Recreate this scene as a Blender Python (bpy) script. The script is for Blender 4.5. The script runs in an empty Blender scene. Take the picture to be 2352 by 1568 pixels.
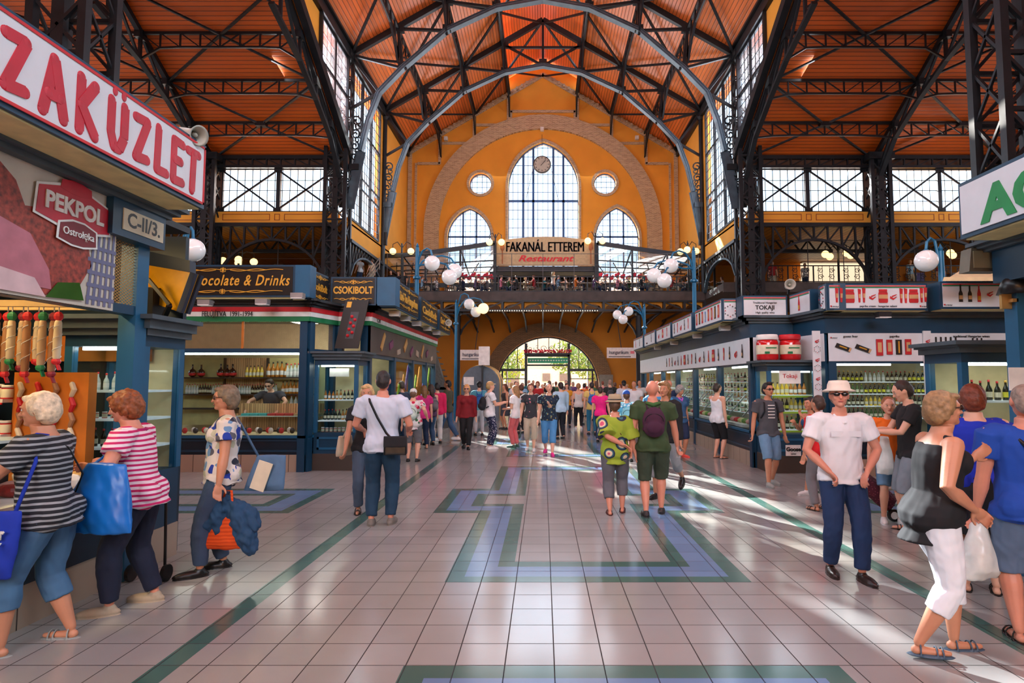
import bpy, math, random
from mathutils import Vector as V, Matrix, noise, geometry
R = math.radians
SC = bpy.context.scene; COL = SC.collection
random.seed(7)
# ---------- camera
cam_data = bpy.data.cameras.new('camera'); cam = bpy.data.objects.new('camera', cam_data); COL.objects.link(cam)
F_PX = 1370.0; PITCH = math.atan(92 / F_PX); CAM_H = 1.7
cam_data.sensor_width = 36; cam_data.lens = F_PX / 2352 * 36; cam_data.shift_x = -71 / 2352
cam.location = (0, 0, CAM_H); cam.rotation_euler = (R(90) + PITCH, 0, 0); cam_data.clip_end = 400
SC.camera = cam
# ---------- world, sun, daylight, exposure
w = bpy.data.worlds.new('world'); SC.world = w; w.use_nodes = True
bgn = w.node_tree.nodes['Background']; bgn.inputs[0].default_value = (.64, .82, 1, 1); bgn.inputs[1].default_value = 3.0
def light(name, kind, loc, aim, energy, color=(1, 1, 1), size=1, size_y=None):
    d = bpy.data.lights.new(name, kind); d.energy = energy; d.color = color
    o = bpy.data.objects.new(name, d); COL.objects.link(o); o.location = loc
    o.rotation_euler = (V(aim) - V(loc)).to_track_quat('-Z', 'Y').to_euler()
    if kind == 'AREA':
        d.shape = 'RECTANGLE'; d.size = size; d.size_y = size_y or size
    if kind == 'SUN': d.angle = R(.6)
    return o
light('sun', 'SUN', (0, 0, 40), (12.1, -22.7, 40 - 15.7), 40, (1, .94, .84))
# daylight entering at the window bands (area lights at glass and open bands, then added fill from behind)
for sx in (-1, 1):
    light('daylight_fill', 'AREA', (sx * 11.2, 33.5, 14.3), (0, 30, 15.5), 1500, (.85, .93, 1), 6, 8)
    light('daylight_fill', 'AREA', (sx * 11.2, 27.6, 16.8), (0, 24, 15), 350, (.92, .96, 1), 4.5, 2.5)
    light('daylight_fill', 'AREA', (sx * 17, 31.2, 11.5), (sx * 12, 14, 4), 500, (1, .97, .92), 13, 2.2)
    light('daylight_fill', 'AREA', (sx * 11.5, 2, 16.0), (sx * -3, 2, 2), 1900, (.72, .86, 1), 28, 4.5)
    light('daylight_fill', 'AREA', (sx * 39, 21.7, 11), (0, 21.7, 5), 1700, (.72, .86, 1), 14, 8)
light('daylight_fill', 'AREA', (0, -24.5, 12), (0, 10, 3), 6600, (.7, .85, 1), 16, 10)  # added fill lamp behind the camera; the back wall has no window
light('daylight_fill', 'AREA', (0, 44.6, 15), (0, 25, 4), 1200, (.9, .95, 1), 10, 7)
SC.view_settings.view_transform = 'Standard'; SC.view_settings.look = 'None'
SC.view_settings.gamma = 1; SC.view_settings.use_curve_mapping = False
SC.view_settings.exposure = 0.12
SC.cycles.use_denoising = True; SC.cycles.max_bounces = 6; SC.cycles.diffuse_bounces = 3; SC.cycles.glossy_bounces = 3; SC.cycles.use_adaptive_sampling = True; SC.cycles.adaptive_threshold = .03
SC.cycles.transparent_max_bounces = 10; SC.cycles.sample_clamp_indirect = 6; SC.cycles.caustics_reflective = False; SC.cycles.caustics_refractive = False
# ---------- materials
def lin(c):
    return tuple(((x / 255) / 12.92 if x / 255 <= .04045 else ((x / 255 + .055) / 1.055) ** 2.4) for x in c) + (1,)
MATS = {}
class NT:
    def __init__(s, name):
        s.m = bpy.data.materials.new(name); s.m.use_nodes = True; s.t = s.m.node_tree
        s.b = s.t.nodes['Principled BSDF']; s.out = s.t.nodes['Material Output']
    def n(s, typ, **kw):
        nd = s.t.nodes.new(typ)
        for k, v in kw.items():
            if k[0] == '_': setattr(nd, k[1:], v)
            else:
                key = k.replace('__', ' ')
                nd.inputs[int(key[1:]) if key[0] == 'i' and key[1:].isdigit() else key].default_value = v
        return nd
    def l(s, a, b): s.t.links.new(a, b)
    def coord(s, kind='Object'):
        return s.n('ShaderNodeTexCoord').outputs[kind]
    def ramp(s, fac, stops, interp='LINEAR'):
        r = s.n('ShaderNodeValToRGB'); r.color_ramp.interpolation = interp
        e = r.color_ramp.elements
        while len(e) < len(stops): e.new(.5)
        for el, (p, c) in zip(e, stops): el.position = p; el.color = c
        s.l(fac, r.inputs[0]); return r.outputs[0]
    def bump(s, h, st=.3, dist=.02):
        b = s.n('ShaderNodeBump'); b.inputs['Strength'].default_value = st; b.inputs['Distance'].default_value = dist
        s.l(h, b.inputs['Height']); s.l(b.outputs[0], s.b.inputs['Normal'])
def mat(name, c, rough=.55, metal=0, var=.12, scale=6, emit=0, bump=0, coat=0):
    if name in MATS: return MATS[name]
    t = NT(name); c = lin(c)
    nz = t.n('ShaderNodeTexNoise', Scale=scale, Detail=4.0); t.l(t.coord(), nz.inputs['Vector'])
    lo = tuple(x * (1 - var) for x in c[:3]) + (1,); hi = tuple(min(1, x * (1 + var)) for x in c[:3]) + (1,)
    o = t.ramp(nz.outputs[0], [(.3, lo), (.7, hi)]); t.l(o, t.b.inputs['Base Color'])
    t.b.inputs['Roughness'].default_value = rough; t.b.inputs['Metallic'].default_value = metal
    if coat: t.b.inputs['Coat Weight'].default_value = coat
    if emit:
        t.l(o, t.b.inputs['Emission Color']); t.b.inputs['Emission Strength'].default_value = emit
    if bump: t.bump(nz.outputs[0], bump)
    MATS[name] = t.m; return t.m
def tile_mat(name, c, grout, sx, sy, rough=.22, var=.08, mortar=.006, off=(0, 0)):
    if name in MATS: return MATS[name]
    t = NT(name); mp = t.n('ShaderNodeMapping'); mp.inputs['Location'].default_value = (off[0], off[1], 0)
    t.l(t.coord(), mp.inputs[0])
    b = t.n('ShaderNodeTexBrick', _offset=0.0, _squash=1.0, Scale=1.0)
    b.inputs['Brick Width'].default_value = sx; b.inputs['Row Height'].default_value = sy
    b.inputs['Mortar Size'].default_value = mortar; b.inputs['Mortar Smooth'].default_value = .1; b.inputs['Bias'].default_value = 0
    c = lin(c); b.inputs['Color1'].default_value = tuple(x * (1 - var) for x in c[:3]) + (1,)
    b.inputs['Color2'].default_value = tuple(min(1, x * (1 + var)) for x in c[:3]) + (1,)
    b.inputs['Mortar'].default_value = lin(grout); t.l(mp.outputs[0], b.inputs['Vector'])
    nz = t.n('ShaderNodeTexNoise', Scale=1.3, Detail=5.0); t.l(t.coord(), nz.inputs['Vector'])
    mx = t.n('ShaderNodeMix', _data_type='RGBA', _blend_type='MULTIPLY'); mx.inputs[0].default_value = .5
    t.l(b.outputs[0], mx.inputs[6]); t.l(t.ramp(nz.outputs[0], [(.3, (.82, .82, .82, 1)), (.7, (1.05, 1.05, 1.05, 1))]), mx.inputs[7])
    t.l(mx.outputs[2], t.b.inputs['Base Color'])
    rr = t.n('ShaderNodeMapRange'); rr.inputs[3].default_value = rough; rr.inputs[4].default_value = .7
    t.l(b.outputs['Fac'], rr.inputs[0]); t.l(rr.outputs[0], t.b.inputs['Roughness'])
    t.bump(b.outputs['Fac'], -.25, .004)
    MATS[name] = t.m; return t.m
def board_mat(name, c, axis, period=.16, rough=.45, var=.18):
    """narrow boards laid side by side along one axis"""
    if name in MATS: return MATS[name]
    t = NT(name); sp = t.n('ShaderNodeSeparateXYZ'); t.l(t.coord(), sp.inputs[0])
    m = t.n('ShaderNodeMath', _operation='DIVIDE'); t.l(sp.outputs[axis], m.inputs[0]); m.inputs[1].default_value = period
    fr = t.n('ShaderNodeMath', _operation='FRACT'); t.l(m.outputs[0], fr.inputs[0])
    fl = t.n('ShaderNodeMath', _operation='FLOOR'); t.l(m.outputs[0], fl.inputs[0])
    wn = t.n('ShaderNodeTexWhiteNoise', _noise_dimensions='1D'); t.l(fl.outputs[0], wn.inputs['W'])
    c = lin(c); nz = t.n('ShaderNodeTexNoise', Scale=.5, Detail=6.0); t.l(t.coord(), nz.inputs['Vector'])
    ad = t.n('ShaderNodeMath', _operation='ADD'); t.l(wn.outputs[0], ad.inputs[0]); t.l(nz.outputs[0], ad.inputs[1])
    col = t.ramp(ad.outputs[0], [(.3, tuple(x * (1 - var) for x in c[:3]) + (1,)), (1, tuple(min(1, x * (1 + var)) for x in c[:3]) + (1,))])
    gap = t.ramp(fr.outputs[0], [(0, (.25, .25, .25, 1)), (.16, (1, 1, 1, 1)), (.84, (1, 1, 1, 1)), (1, (.25, .25, .25, 1))])
    mx = t.n('ShaderNodeMix', _data_type='RGBA', _blend_type='MULTIPLY'); mx.inputs[0].default_value = 1
    t.l(col, mx.inputs[6]); t.l(gap, mx.inputs[7]); t.l(mx.outputs[2], t.b.inputs['Base Color'])
    t.b.inputs['Roughness'].default_value = rough; t.bump(gap, .5, .02)
    MATS[name] = t.m; return t.m
def brick_mat(name, c1, c2, mortar, bw=.26, bh=.075, coord='Object', rot=None):
    if name in MATS: return MATS[name]
    t = NT(name); mp = t.n('ShaderNodeMapping'); t.l(t.coord(coord), mp.inputs[0])
    if rot: mp.inputs['Rotation'].default_value = rot
    b = t.n('ShaderNodeTexBrick', Scale=1.0); b.inputs['Brick Width'].default_value = bw; b.inputs['Row Height'].default_value = bh
    b.inputs['Mortar Size'].default_value = .012; b.inputs['Color1'].default_value = lin(c1); b.inputs['Color2'].default_value = lin(c2)
    b.inputs['Mortar'].default_value = lin(mortar); t.l(mp.outputs[0], b.inputs['Vector'])
    t.l(b.outputs[0], t.b.inputs['Base Color']); t.b.inputs['Roughness'].default_value = .85; t.bump(b.outputs['Fac'], -.5, .01)
    MATS[name] = t.m; return t.m
def glass_mat(name='window glass', tint=(235, 242, 248), gloss=.08, haze=0.0):
    if name in MATS: return MATS[name]
    t = NT(name); t.t.nodes.remove(t.b)
    tr = t.n('ShaderNodeBsdfTransparent'); tr.inputs[0].default_value = lin(tint)
    gl = t.n('ShaderNodeBsdfGlossy'); gl.inputs['Roughness'].default_value = .04
    mx = t.n('ShaderNodeMixShader'); mx.inputs[0].default_value = gloss
    t.l(tr.outputs[0], mx.inputs[1]); t.l(gl.outputs[0], mx.inputs[2]); last = mx
    if haze:
        df = t.n('ShaderNodeBsdfTranslucent'); df.inputs[0].default_value = (.9, .93, .97, 1)
        m2 = t.n('ShaderNodeMixShader'); nz = t.n('ShaderNodeTexNoise', Scale=1.2, Detail=3.0); t.l(t.coord(), nz.inputs['Vector'])
        t.l(t.ramp(nz.outputs[0], [(.35, (haze * .5,) * 3 + (1,)), (.65, (haze,) * 3 + (1,))]), m2.inputs[0])
        t.l(mx.outputs[0], m2.inputs[1]); t.l(df.outputs[0], m2.inputs[2]); last = m2
    t.l(last.outputs[0], t.out.inputs[0]); MATS[name] = t.m; return t.m
def mesh_grille_mat(name='expanded metal mesh', c=(150, 120, 80), s=28):
    if name in MATS: return MATS[name]
    t = NT(name); sp = t.n('ShaderNodeSeparateXYZ'); t.l(t.coord(), sp.inputs[0])
    def dia(sign):
        a = t.n('ShaderNodeMath', _operation='ADD'); t.l(sp.outputs[0], a.inputs[0]); t.l(sp.outputs[1], a.inputs[1])
        m = t.n('ShaderNodeMath', _operation='MULTIPLY_ADD'); t.l(sp.outputs[2], m.inputs[0]); m.inputs[1].default_value = sign * 1.6; t.l(a.outputs[0], m.inputs[2])
        k = t.n('ShaderNodeMath', _operation='MULTIPLY'); t.l(m.outputs[0], k.inputs[0]); k.inputs[1].default_value = s
        f = t.n('ShaderNodeMath', _operation='FRACT'); t.l(k.outputs[0], f.inputs[0])
        g = t.n('ShaderNodeMath', _operation='LESS_THAN'); t.l(f.outputs[0], g.inputs[0]); g.inputs[1].default_value = .26; return g.outputs[0]
    mx = t.n('ShaderNodeMath', _operation='MAXIMUM'); t.l(dia(1), mx.inputs[0]); t.l(dia(-1), mx.inputs[1])
    t.l(mx.outputs[0], t.b.inputs['Alpha']); t.b.inputs['Base Color'].default_value = lin(c); t.b.inputs['Roughness'].default_value = .5
    MATS[name] = t.m; return t.m
def glow(name, c, s):
    if name in MATS: return MATS[name]
    t = NT(name); t.b.inputs['Base Color'].default_value = lin(c); t.b.inputs['Emission Color'].default_value = lin(c)
    t.b.inputs['Emission Strength'].default_value = s; MATS[name] = t.m; return t.m
# ---------- mesh building
TMP = bpy.data.scenes.new('tmp')
def evaluated(o):
    """mesh of one object with its modifiers, read in a small scene of its own"""
    TMP.collection.objects.link(o); TMP.view_layers[0].update(); dg = TMP.view_layers[0].depsgraph
    return bpy.data.meshes.new_from_object(o.evaluated_get(dg))
class MB:
    def __init__(s): s.v = []; s.f = []; s.mi = []; s.M = None; s.cur = 0
    def add(s, vs, fs):
        o = len(s.v)
        if s.M is not None: vs = [s.M @ V(p) for p in vs]
        s.v += [tuple(p) for p in vs]; s.f += [tuple(i + o for i in f) for f in fs]; s.mi += [s.cur] * len(fs); return s
    def box(s, x0, y0, z0, x1, y1, z1):
        x0, x1 = sorted((x0, x1)); y0, y1 = sorted((y0, y1)); z0, z1 = sorted((z0, z1))
        return s.add([(x0, y0, z0), (x1, y0, z0), (x1, y1, z0), (x0, y1, z0), (x0, y0, z1), (x1, y0, z1), (x1, y1, z1), (x0, y1, z1)],
                     [(0, 3, 2, 1), (4, 5, 6, 7), (0, 1, 5, 4), (1, 2, 6, 5), (2, 3, 7, 6), (3, 0, 4, 7)])
    def bar(s, a, b, w, h=None, up=(0, 0, 1)):
        a = V(a); b = V(b); h = h or w; d = (b - a).normalized(); u = V(up)
        if abs(d.dot(u)) > .98: u = V((0, 1, 0)) if abs(d.y) < .9 else V((1, 0, 0))
        r = d.cross(u).normalized() * w / 2; u = r.cross(d).normalized() * h / 2
        vs = [a - r - u, a + r - u, a + r + u, a - r + u, b - r - u, b + r - u, b + r + u, b - r + u]
        return s.add(vs, [(0, 3, 2, 1), (4, 5, 6, 7), (0, 1, 5, 4), (1, 2, 6, 5), (2, 3, 7, 6), (3, 0, 4, 7)])
    def tube(s, pts, r, n=8, caps=True):
        pts = [V(p) for p in pts]; rs = r if isinstance(r, (list, tuple)) else [r] * len(pts)
        rings = []; u = None
        for i, p in enumerate(pts):
            d = (pts[min(i + 1, len(pts) - 1)] - pts[max(i - 1, 0)]).normalized()
            if u is None: u = d.orthogonal().normalized()
            u = (u - d * u.dot(d)); u = u.normalized() if u.length > 1e-6 else d.orthogonal().normalized()
            w2 = d.cross(u); rr = rs[i]
            rr = rr if isinstance(rr, (list, tuple)) else (rr, rr)
            rings.append([p + u * (math.cos(2 * math.pi * k / n) * rr[0]) + w2 * (math.sin(2 * math.pi * k / n) * rr[1]) for k in range(n)])
        vs = [q for g in rings for q in g]; fs = []
        for i in range(len(rings) - 1):
            for k in range(n): a = i * n; fs.append((a + k, a + (k + 1) % n, a + n + (k + 1) % n, a + n + k))
        if caps: fs.append(tuple(reversed(range(n)))); fs.append(tuple(range(len(vs) - n, len(vs))))
        return s.add(vs, fs)
    def cap_tube(s, pts, rs, n=10):
        """tapered limb with rounded ends"""
        pts = [V(p) for p in pts]; rs = list(rs)
        d0 = (pts[0] - pts[1]).normalized(); d1 = (pts[-1] - pts[-2]).normalized()
        pre = [pts[0] + d0 * rs[0] * .9, pts[0] + d0 * rs[0] * .6]; post = [pts[-1] + d1 * rs[-1] * .6, pts[-1] + d1 * rs[-1] * .9]
        return s.tube(pre + pts + post, [rs[0] * .35, rs[0] * .8] + rs + [rs[-1] * .8, rs[-1] * .35], n)
    def ell(s, c, r, seg=12, rings=8, M=None):
        c = V(c); r = r if isinstance(r, (list, tuple)) else (r, r, r); vs = []; fs = []
        vs.append((0, 0, r[2]))
        for i in range(1, rings):
            t = math.pi * i / rings
            for k in range(seg):
                a = 2 * math.pi * k / seg; vs.append((r[0] * math.sin(t) * math.cos(a), r[1] * math.sin(t) * math.sin(a), r[2] * math.cos(t)))
        vs.append((0, 0, -r[2])); L = len(vs) - 1
        for k in range(seg): fs.append((0, 1 + k, 1 + (k + 1) % seg)); b = 1 + (rings - 2) * seg; fs.append((L, b + (k + 1) % seg, b + k))
        for i in range(rings - 2):
            a = 1 + i * seg
            for k in range(seg): fs.append((a + k, a + seg + k, a + seg + (k + 1) % seg, a + (k + 1) % seg))
        vs = [V(p) for p in vs]
        if M is not None: vs = [M @ p for p in vs]
        return s.add([p + c for p in vs], fs)
    def lathe(s, prof, c=(0, 0, 0), n=16):
        c = V(c); vs = []; fs = []
        for r, z in prof: vs += [c + V((r * math.cos(2 * math.pi * k / n), r * math.sin(2 * math.pi * k / n), z)) for k in range(n)]
        for i in range(len(prof) - 1):
            for k in range(n): a = i * n; fs.append((a + k, a + (k + 1) % n, a + n + (k + 1) % n, a + n + k))
        fs.append(tuple(reversed(range(n)))); fs.append(tuple(range(len(vs) - n, len(vs)))); return s.add(vs, fs)
    def prism(s, poly, fn, t0, t1, holes=()):
        """2D polygon (a,b) with holes, extruded from t0 to t1; fn(a,b,t) -> point"""
        loops = [list(poly)] + [list(h) for h in holes]; flat = [p for l in loops for p in l]
        tri = geometry.tessellate_polygon([[V((p[0], p[1], 0)) for p in l] for l in loops]); n = len(flat)
        vs = [fn(a, b, t0) for a, b in flat] + [fn(a, b, t1) for a, b in flat]
        fs = [tuple(t) for t in tri] + [tuple(n + i for i in reversed(t)) for t in tri]; o = 0
        for l in loops:
            m = len(l)
            for i in range(m): j = (i + 1) % m; fs.append((o + i, o + j, n + o + j, n + o + i))
            o += m
        return s.add(vs, fs)
    def build(s, name, m, parent=None, smooth=False, off=None):
        me = bpy.data.meshes.new(name)
        root = parent
        while root is not None and root.parent: root = root.parent
        L = V(root.location) if root is not None else (V(off) if off else V((0, 0, 0)))
        me.from_pydata([(p[0] - L.x, p[1] - L.y, p[2] - L.z) for p in s.v], [], s.f)
        ms = m if isinstance(m, (list, tuple)) else [m]
        for x in ms: me.materials.append(x)
        if len(ms) > 1: me.polygons.foreach_set('material_index', s.mi)
        if smooth: me.polygons.foreach_set('use_smooth', [True] * len(me.polygons))
        o = bpy.data.objects.new(name, me); COL.objects.link(o)
        if parent is not None: o.parent = parent
        elif off: o.location = L
        return o
def tag(o, label=None, cat=None, group=None, kind=None):
    if label: o['label'] = label
    if cat: o['category'] = cat
    if group: o['group'] = group
    if kind: o['kind'] = kind
    return o
def thing(name, label, cat, loc=(0, 0, 0), group=None):
    o = bpy.data.objects.new(name, None); COL.objects.link(o); o.location = loc; o.empty_display_size = .1
    return tag(o, label, cat, group)
def struct(name, mb, m, smooth=False): return tag(mb.build(name, m, None, smooth), kind='structure')
def copy_tree(o, parent=None):
    c = o.copy(); COL.objects.link(c)
    if parent is not None: c.parent = parent
    for ch in list(o.children): copy_tree(ch, c)
    return c
def text_mesh(txt, size=1.0, bold=0.0, shear=0.0, extrude=.004, space=1.0, align='CENTER', sx=1.0):
    cu = bpy.data.curves.new('t', 'FONT'); cu.body = txt; cu.size = size; cu.offset = bold; cu.shear = shear; cu.extrude = extrude
    cu.align_x = align; cu.align_y = 'CENTER'; cu.space_character = space; cu.resolution_u = 3
    o = bpy.data.objects.new('t', cu); me = evaluated(o); bpy.data.objects.remove(o); bpy.data.curves.remove(cu)
    if sx != 1: me.transform(Matrix.Diagonal((sx, 1, 1, 1)))
    return me
FR = {'front': ((1, 0, 0), (0, 0, 1)), 'left': ((0, -1, 0), (0, 0, 1)), 'right': ((0, 1, 0), (0, 0, 1))}
def lettering(txt, pos, face, size, m, parent, name='lettering', fit=None, **kw):
    """text standing on a plane; face gives the reading direction: front = +x, right face of the left stalls = +y, left face of the right stalls = -y"""
    me = text_mesh(txt, size, **kw); me.materials.append(m)
    if fit:
        xs = [v.co.x for v in me.vertices]; wd = max(xs) - min(xs); me.transform(Matrix.Diagonal((fit / wd, 1, 1, 1)))
        xs = [v.co.x for v in me.vertices]; me.transform(Matrix.Translation((-(max(xs) + min(xs)) / 2, 0, 0)))
    a, b = (V(FR[face][0]), V(FR[face][1])) if isinstance(face, str) else (V(face).normalized(), V((0, 0, 1)))
    n = a.cross(b); mm = Matrix((a, b, n)).transposed().to_4x4(); root = parent
    while root.parent: root = root.parent
    me.transform(Matrix.Translation(V(pos) - V(root.location)) @ mm)
    o = bpy.data.objects.new(name, me); COL.objects.link(o); o.parent = parent; return o
# ================= the hall
X0 = 10.1; EAVE = 18.95; SL = .6; YT = 30.2; YB = 36.8; YW = 43.5; TS = .577; TE = 13.35
def zroof(x): return EAVE + (X0 - abs(x)) * SL
def ztr(y): return TE + (YT - y) * TS
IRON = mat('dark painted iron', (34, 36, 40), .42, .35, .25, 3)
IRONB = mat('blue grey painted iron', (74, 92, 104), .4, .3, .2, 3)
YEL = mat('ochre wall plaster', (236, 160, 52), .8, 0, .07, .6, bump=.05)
YEL_SHADE = mat('shaded ochre plaster', (200, 122, 30), .8, 0, .1, .6, bump=.05)  # same ochre darkened, painting in the shade around and below the gallery
BRK = brick_mat('tan brick', (200, 166, 126), (156, 122, 88), (206, 190, 164), rot=(R(90), 0, 0))
STEELW = mat('window bars with blue haze', (60, 100, 156), .5, .1)  # STEELW: blue haze over the backlit bars is painted into their colour
DKBAR = mat('window bars dark', (30, 34, 40), .5, .2)
GL = glass_mat(); GLH = glass_mat('frosted clerestory glass', (225, 236, 250), .02, .12)
ROOFX = board_mat('orange ceiling boards along x', (200, 90, 20), 1, .17)
ROOFY = board_mat('orange ceiling boards along y', (222, 118, 56), 0, .17, .34)
# floor: one mesh, tile zones by material
T0 = .2975
TL = tile_mat('beige floor tile', (160, 160, 158), (46, 44, 43), T0, T0, .16, .05, .004, (.824 - T0 * 10, -3.705 + T0 * 20))
TG = tile_mat('green floor tile', (74, 112, 104), (40, 54, 54), T0, T0, .16, .12, .004, (.824 - T0 * 10, -3.705 + T0 * 20))
TB = tile_mat('blue floor tile', (112, 142, 180), (50, 62, 84), T0, T0, .16, .08, .004, (.824 - T0 * 10, -3.705 + T0 * 20))
def floor():
    zones = []   # (x0,y0,x1,y1,mat) later ones win
    g, b = 1, 2
    def ring(x0, y0, x1, y1): zones.append((x0, y0, x1, y1, g)); zones.append((x0 + .15, y0 + .15, x1 - .15, y1 - .15, b))
    def cross(y0, xc=.47):
        a = 1.305; zz = []
        # outline of the double band: shaft, arms, then the light inside
        for (e, m_) in ((0, g), (.15, b)):
            zones.append((xc - a + e, y0 + e, xc + a - e, y0 + 6.95 - e, m_)); zones.append((xc - 1.9 + e, y0 + 2.68 + e, xc + 1.9 - e, y0 + 4.43 - e, m_))
        zones.append((xc - a + .42, y0 + .43, xc + a - .42, y0 + 6.52, g)); zones.append((xc - a - .15, y0 + 3.1, xc + a + .15, y0 + 4.0, g))
        zones.append((xc - .735, y0 + .58, xc + .735, y0 + 6.36, 0)); zones.append((xc - a, y0 + 3.25, xc + a, y0 + 3.85, 0))
    cross(-3.25); cross(5.19); cross(13.62); cross(22.05)
    for y0 in (5.6,):
        zones.append((-9, 7.85, -3.3, 9.62, g)); zones.append((-9, 8.0, -3.45, 9.47, b)); zones.append((-9, 8.28, -3.75, 9.2, g)); zones.append((-9, 8.43, -3.9, 9.05, 0))
        zones.append((4.2, 7.85, 10, 9.62, g)); zones.append((4.35, 8.0, 10, 9.47, b)); zones.append((4.6, 8.28, 10, 9.2, g)); zones.append((4.75, 8.43, 10, 9.05, 0))
    for y0, y1 in ((-8, YW),): zones.append((-2.33, y0, -2.175, y1, g)); zones.append((3.0, y0, 3.15, y1, g))
    xs = sorted({-40, 40} | {round(z[k], 3) for z in zones for k in (0, 2)}); ys = sorted({-25, 44.2} | {round(z[k], 3) for z in zones for k in (1, 3)})
    mb = MB()
    for i in range(len(xs) - 1):
        for j in range(len(ys) - 1):
            cx = (xs[i] + xs[i + 1]) / 2; cy = (ys[j] + ys[j + 1]) / 2; mb.cur = 0
            for z in zones:
                if z[0] < cx < z[2] and z[1] < cy < z[3]: mb.cur = z[4]
            mb.add([(xs[i], ys[j], 0), (xs[i + 1], ys[j], 0), (xs[i + 1], ys[j + 1], 0), (xs[i], ys[j + 1], 0)], [(0, 1, 2, 3)])
    struct('floor', mb, [TL, TG, TB])
floor()
# ceilings
def slab(p, t=.15):
    n = (V(p[1]) - V(p[0])).cross(V(p[3]) - V(p[0])).normalized()
    if n.z < 0: n = -n
    mb = MB(); mb.add([V(q) for q in p] + [V(q) + n * t for q in p], [(0, 1, 2, 3), (7, 6, 5, 4), (0, 4, 5, 1), (1, 5, 6, 2), (2, 6, 7, 3), (3, 7, 4, 0)]); return mb
LW = 2.6
for s in (-1, 1):
    struct('ceiling', slab([(s * 10.9, -25, zroof(10.9)), (s * 10.9, YW + .3, zroof(10.9)), (s * LW, YW + .3, zroof(LW)), (s * LW, -25, zroof(LW))]), ROOFY)
    struct('ceiling', slab([(s * 3.0, -25, zroof(3) + 1.1), (s * 3.0, YW + .3, zroof(3) + 1.1), (0, YW + .3, zroof(0) + 1.1), (0, -25, zroof(0) + 1.1)]), ROOFY)
    xo = s * 40
    struct('ceiling', slab([(s * 10.2, YT + .5, ztr(YT + .5)), (xo, YT + .5, ztr(YT + .5)), (xo, 21.7, ztr(21.7)), (s * 10.2, 21.7, ztr(21.7))]), ROOFX)
    struct('ceiling', slab([(s * 10.2, 13.2, TE), (xo, 13.2, TE), (xo, 21.7, ztr(21.7)), (s * 10.2, 21.7, ztr(21.7))]), ROOFX)
    # low board ceiling of the side galleries
    struct('ceiling', slab([(s * 10.1, YT, 9.9), (xo, YT, 9.9), (xo, YW, 10.25), (s * 10.1, YW, 10.25)], .1), board_mat('gallery ceiling boards', (190, 120, 34), 0, .3))
    struct('ceiling', slab([(s * 10.1, -25, 13.3), (xo, -25, 12), (xo, 13.2, 12), (s * 10.1, 13.2, 13.3)], .1), ROOFX)
    struct('wall_' + ('left' if s < 0 else 'right'), MB().box(s * 40, -25, 0, s * 40.2, 13.2, 12).box(s * 40, 30.2, 0, s * 40.2, YW, 12), YEL)
    struct('wall_' + ('left' if s < 0 else 'right'), MB().box(s * 40, 13.2, 0, s * 40.2, 30.2, 6.5), YEL)
# end wall with its openings
def arc(cx, cz, r, a0, a1, n): return [(cx + r * math.cos(R(a0 + (a1 - a0) * i / n)), cz + r * math.sin(R(a0 + (a1 - a0) * i / n))) for i in range(n + 1)]
def pointed(cx, hw, z0, zs, zt, n=12):
    h = zt - zs; rd = (h * h / hw + hw) / 2; d = rd - hw     # R+d = h^2/hw
    aa = math.degrees(math.atan2(h, d))
    return [(cx - hw, z0), (cx + hw, z0)] + arc(cx - d, zs, rd, 0, aa, n)[0:] + [(2 * cx - x, z) for x, z in reversed(arc(cx - d, zs, rd, 0, aa, n)[:-1])]
def w_y(a, b, t): return (a, t, b)
WC = pointed(.03, 2.62, 9.9, 16.1, 19.6); WLl = pointed(-5.45, 1.63, 7.45, 12.3, 14.55, 10); WR = pointed(5.5, 1.6, 7.45, 12.3, 14.62, 10)
def circ(cx, cz, r, n=24): return [(cx + r * math.cos(2 * math.pi * i / n), cz + r * math.sin(2 * math.pi * i / n)) for i in range(n)]
CL = circ(-4.65, 16.4, .82); CR = circ(4.62, 16.42, .82)
DX = .33
door_hole = [(DX - 3.75, .0), (DX + 3.75, 0)] + arc(DX, 1.25, 3.75, 0, 180, 24)
mb = MB(); mb.prism([(-10.2, 7.2), (10.2, 7.2), (10.2, zroof(10.2)), (2.9, zroof(2.9)), (2.9, zroof(2.9) + 1), (0, zroof(0) + 1), (-2.9, zroof(2.9) + 1), (-2.9, zroof(2.9)), (-10.2, zroof(10.2))], w_y, YW, YW + .7, [WC, WLl, WR, CL, CR])
struct('wall_end', mb, YEL)
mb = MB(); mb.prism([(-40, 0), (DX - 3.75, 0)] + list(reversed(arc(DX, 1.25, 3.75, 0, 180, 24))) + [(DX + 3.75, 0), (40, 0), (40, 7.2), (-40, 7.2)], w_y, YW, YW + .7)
struct('wall_end', mb, YEL_SHADE)
for s in (-1, 1): struct('wall_end', MB().box(s * 10.2, YW, 7.2, s * 40, YW + .7, 10.6), YEL_SHADE)
struct('wall_back', MB().prism([(-40, 0), (40, 0), (40, 12), (10.2, 13.3), (10.2, 19), (0, 25), (-10.2, 19), (-10.2, 13.3), (-40, 12)], w_y, -25.2, -25), YEL)
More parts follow.
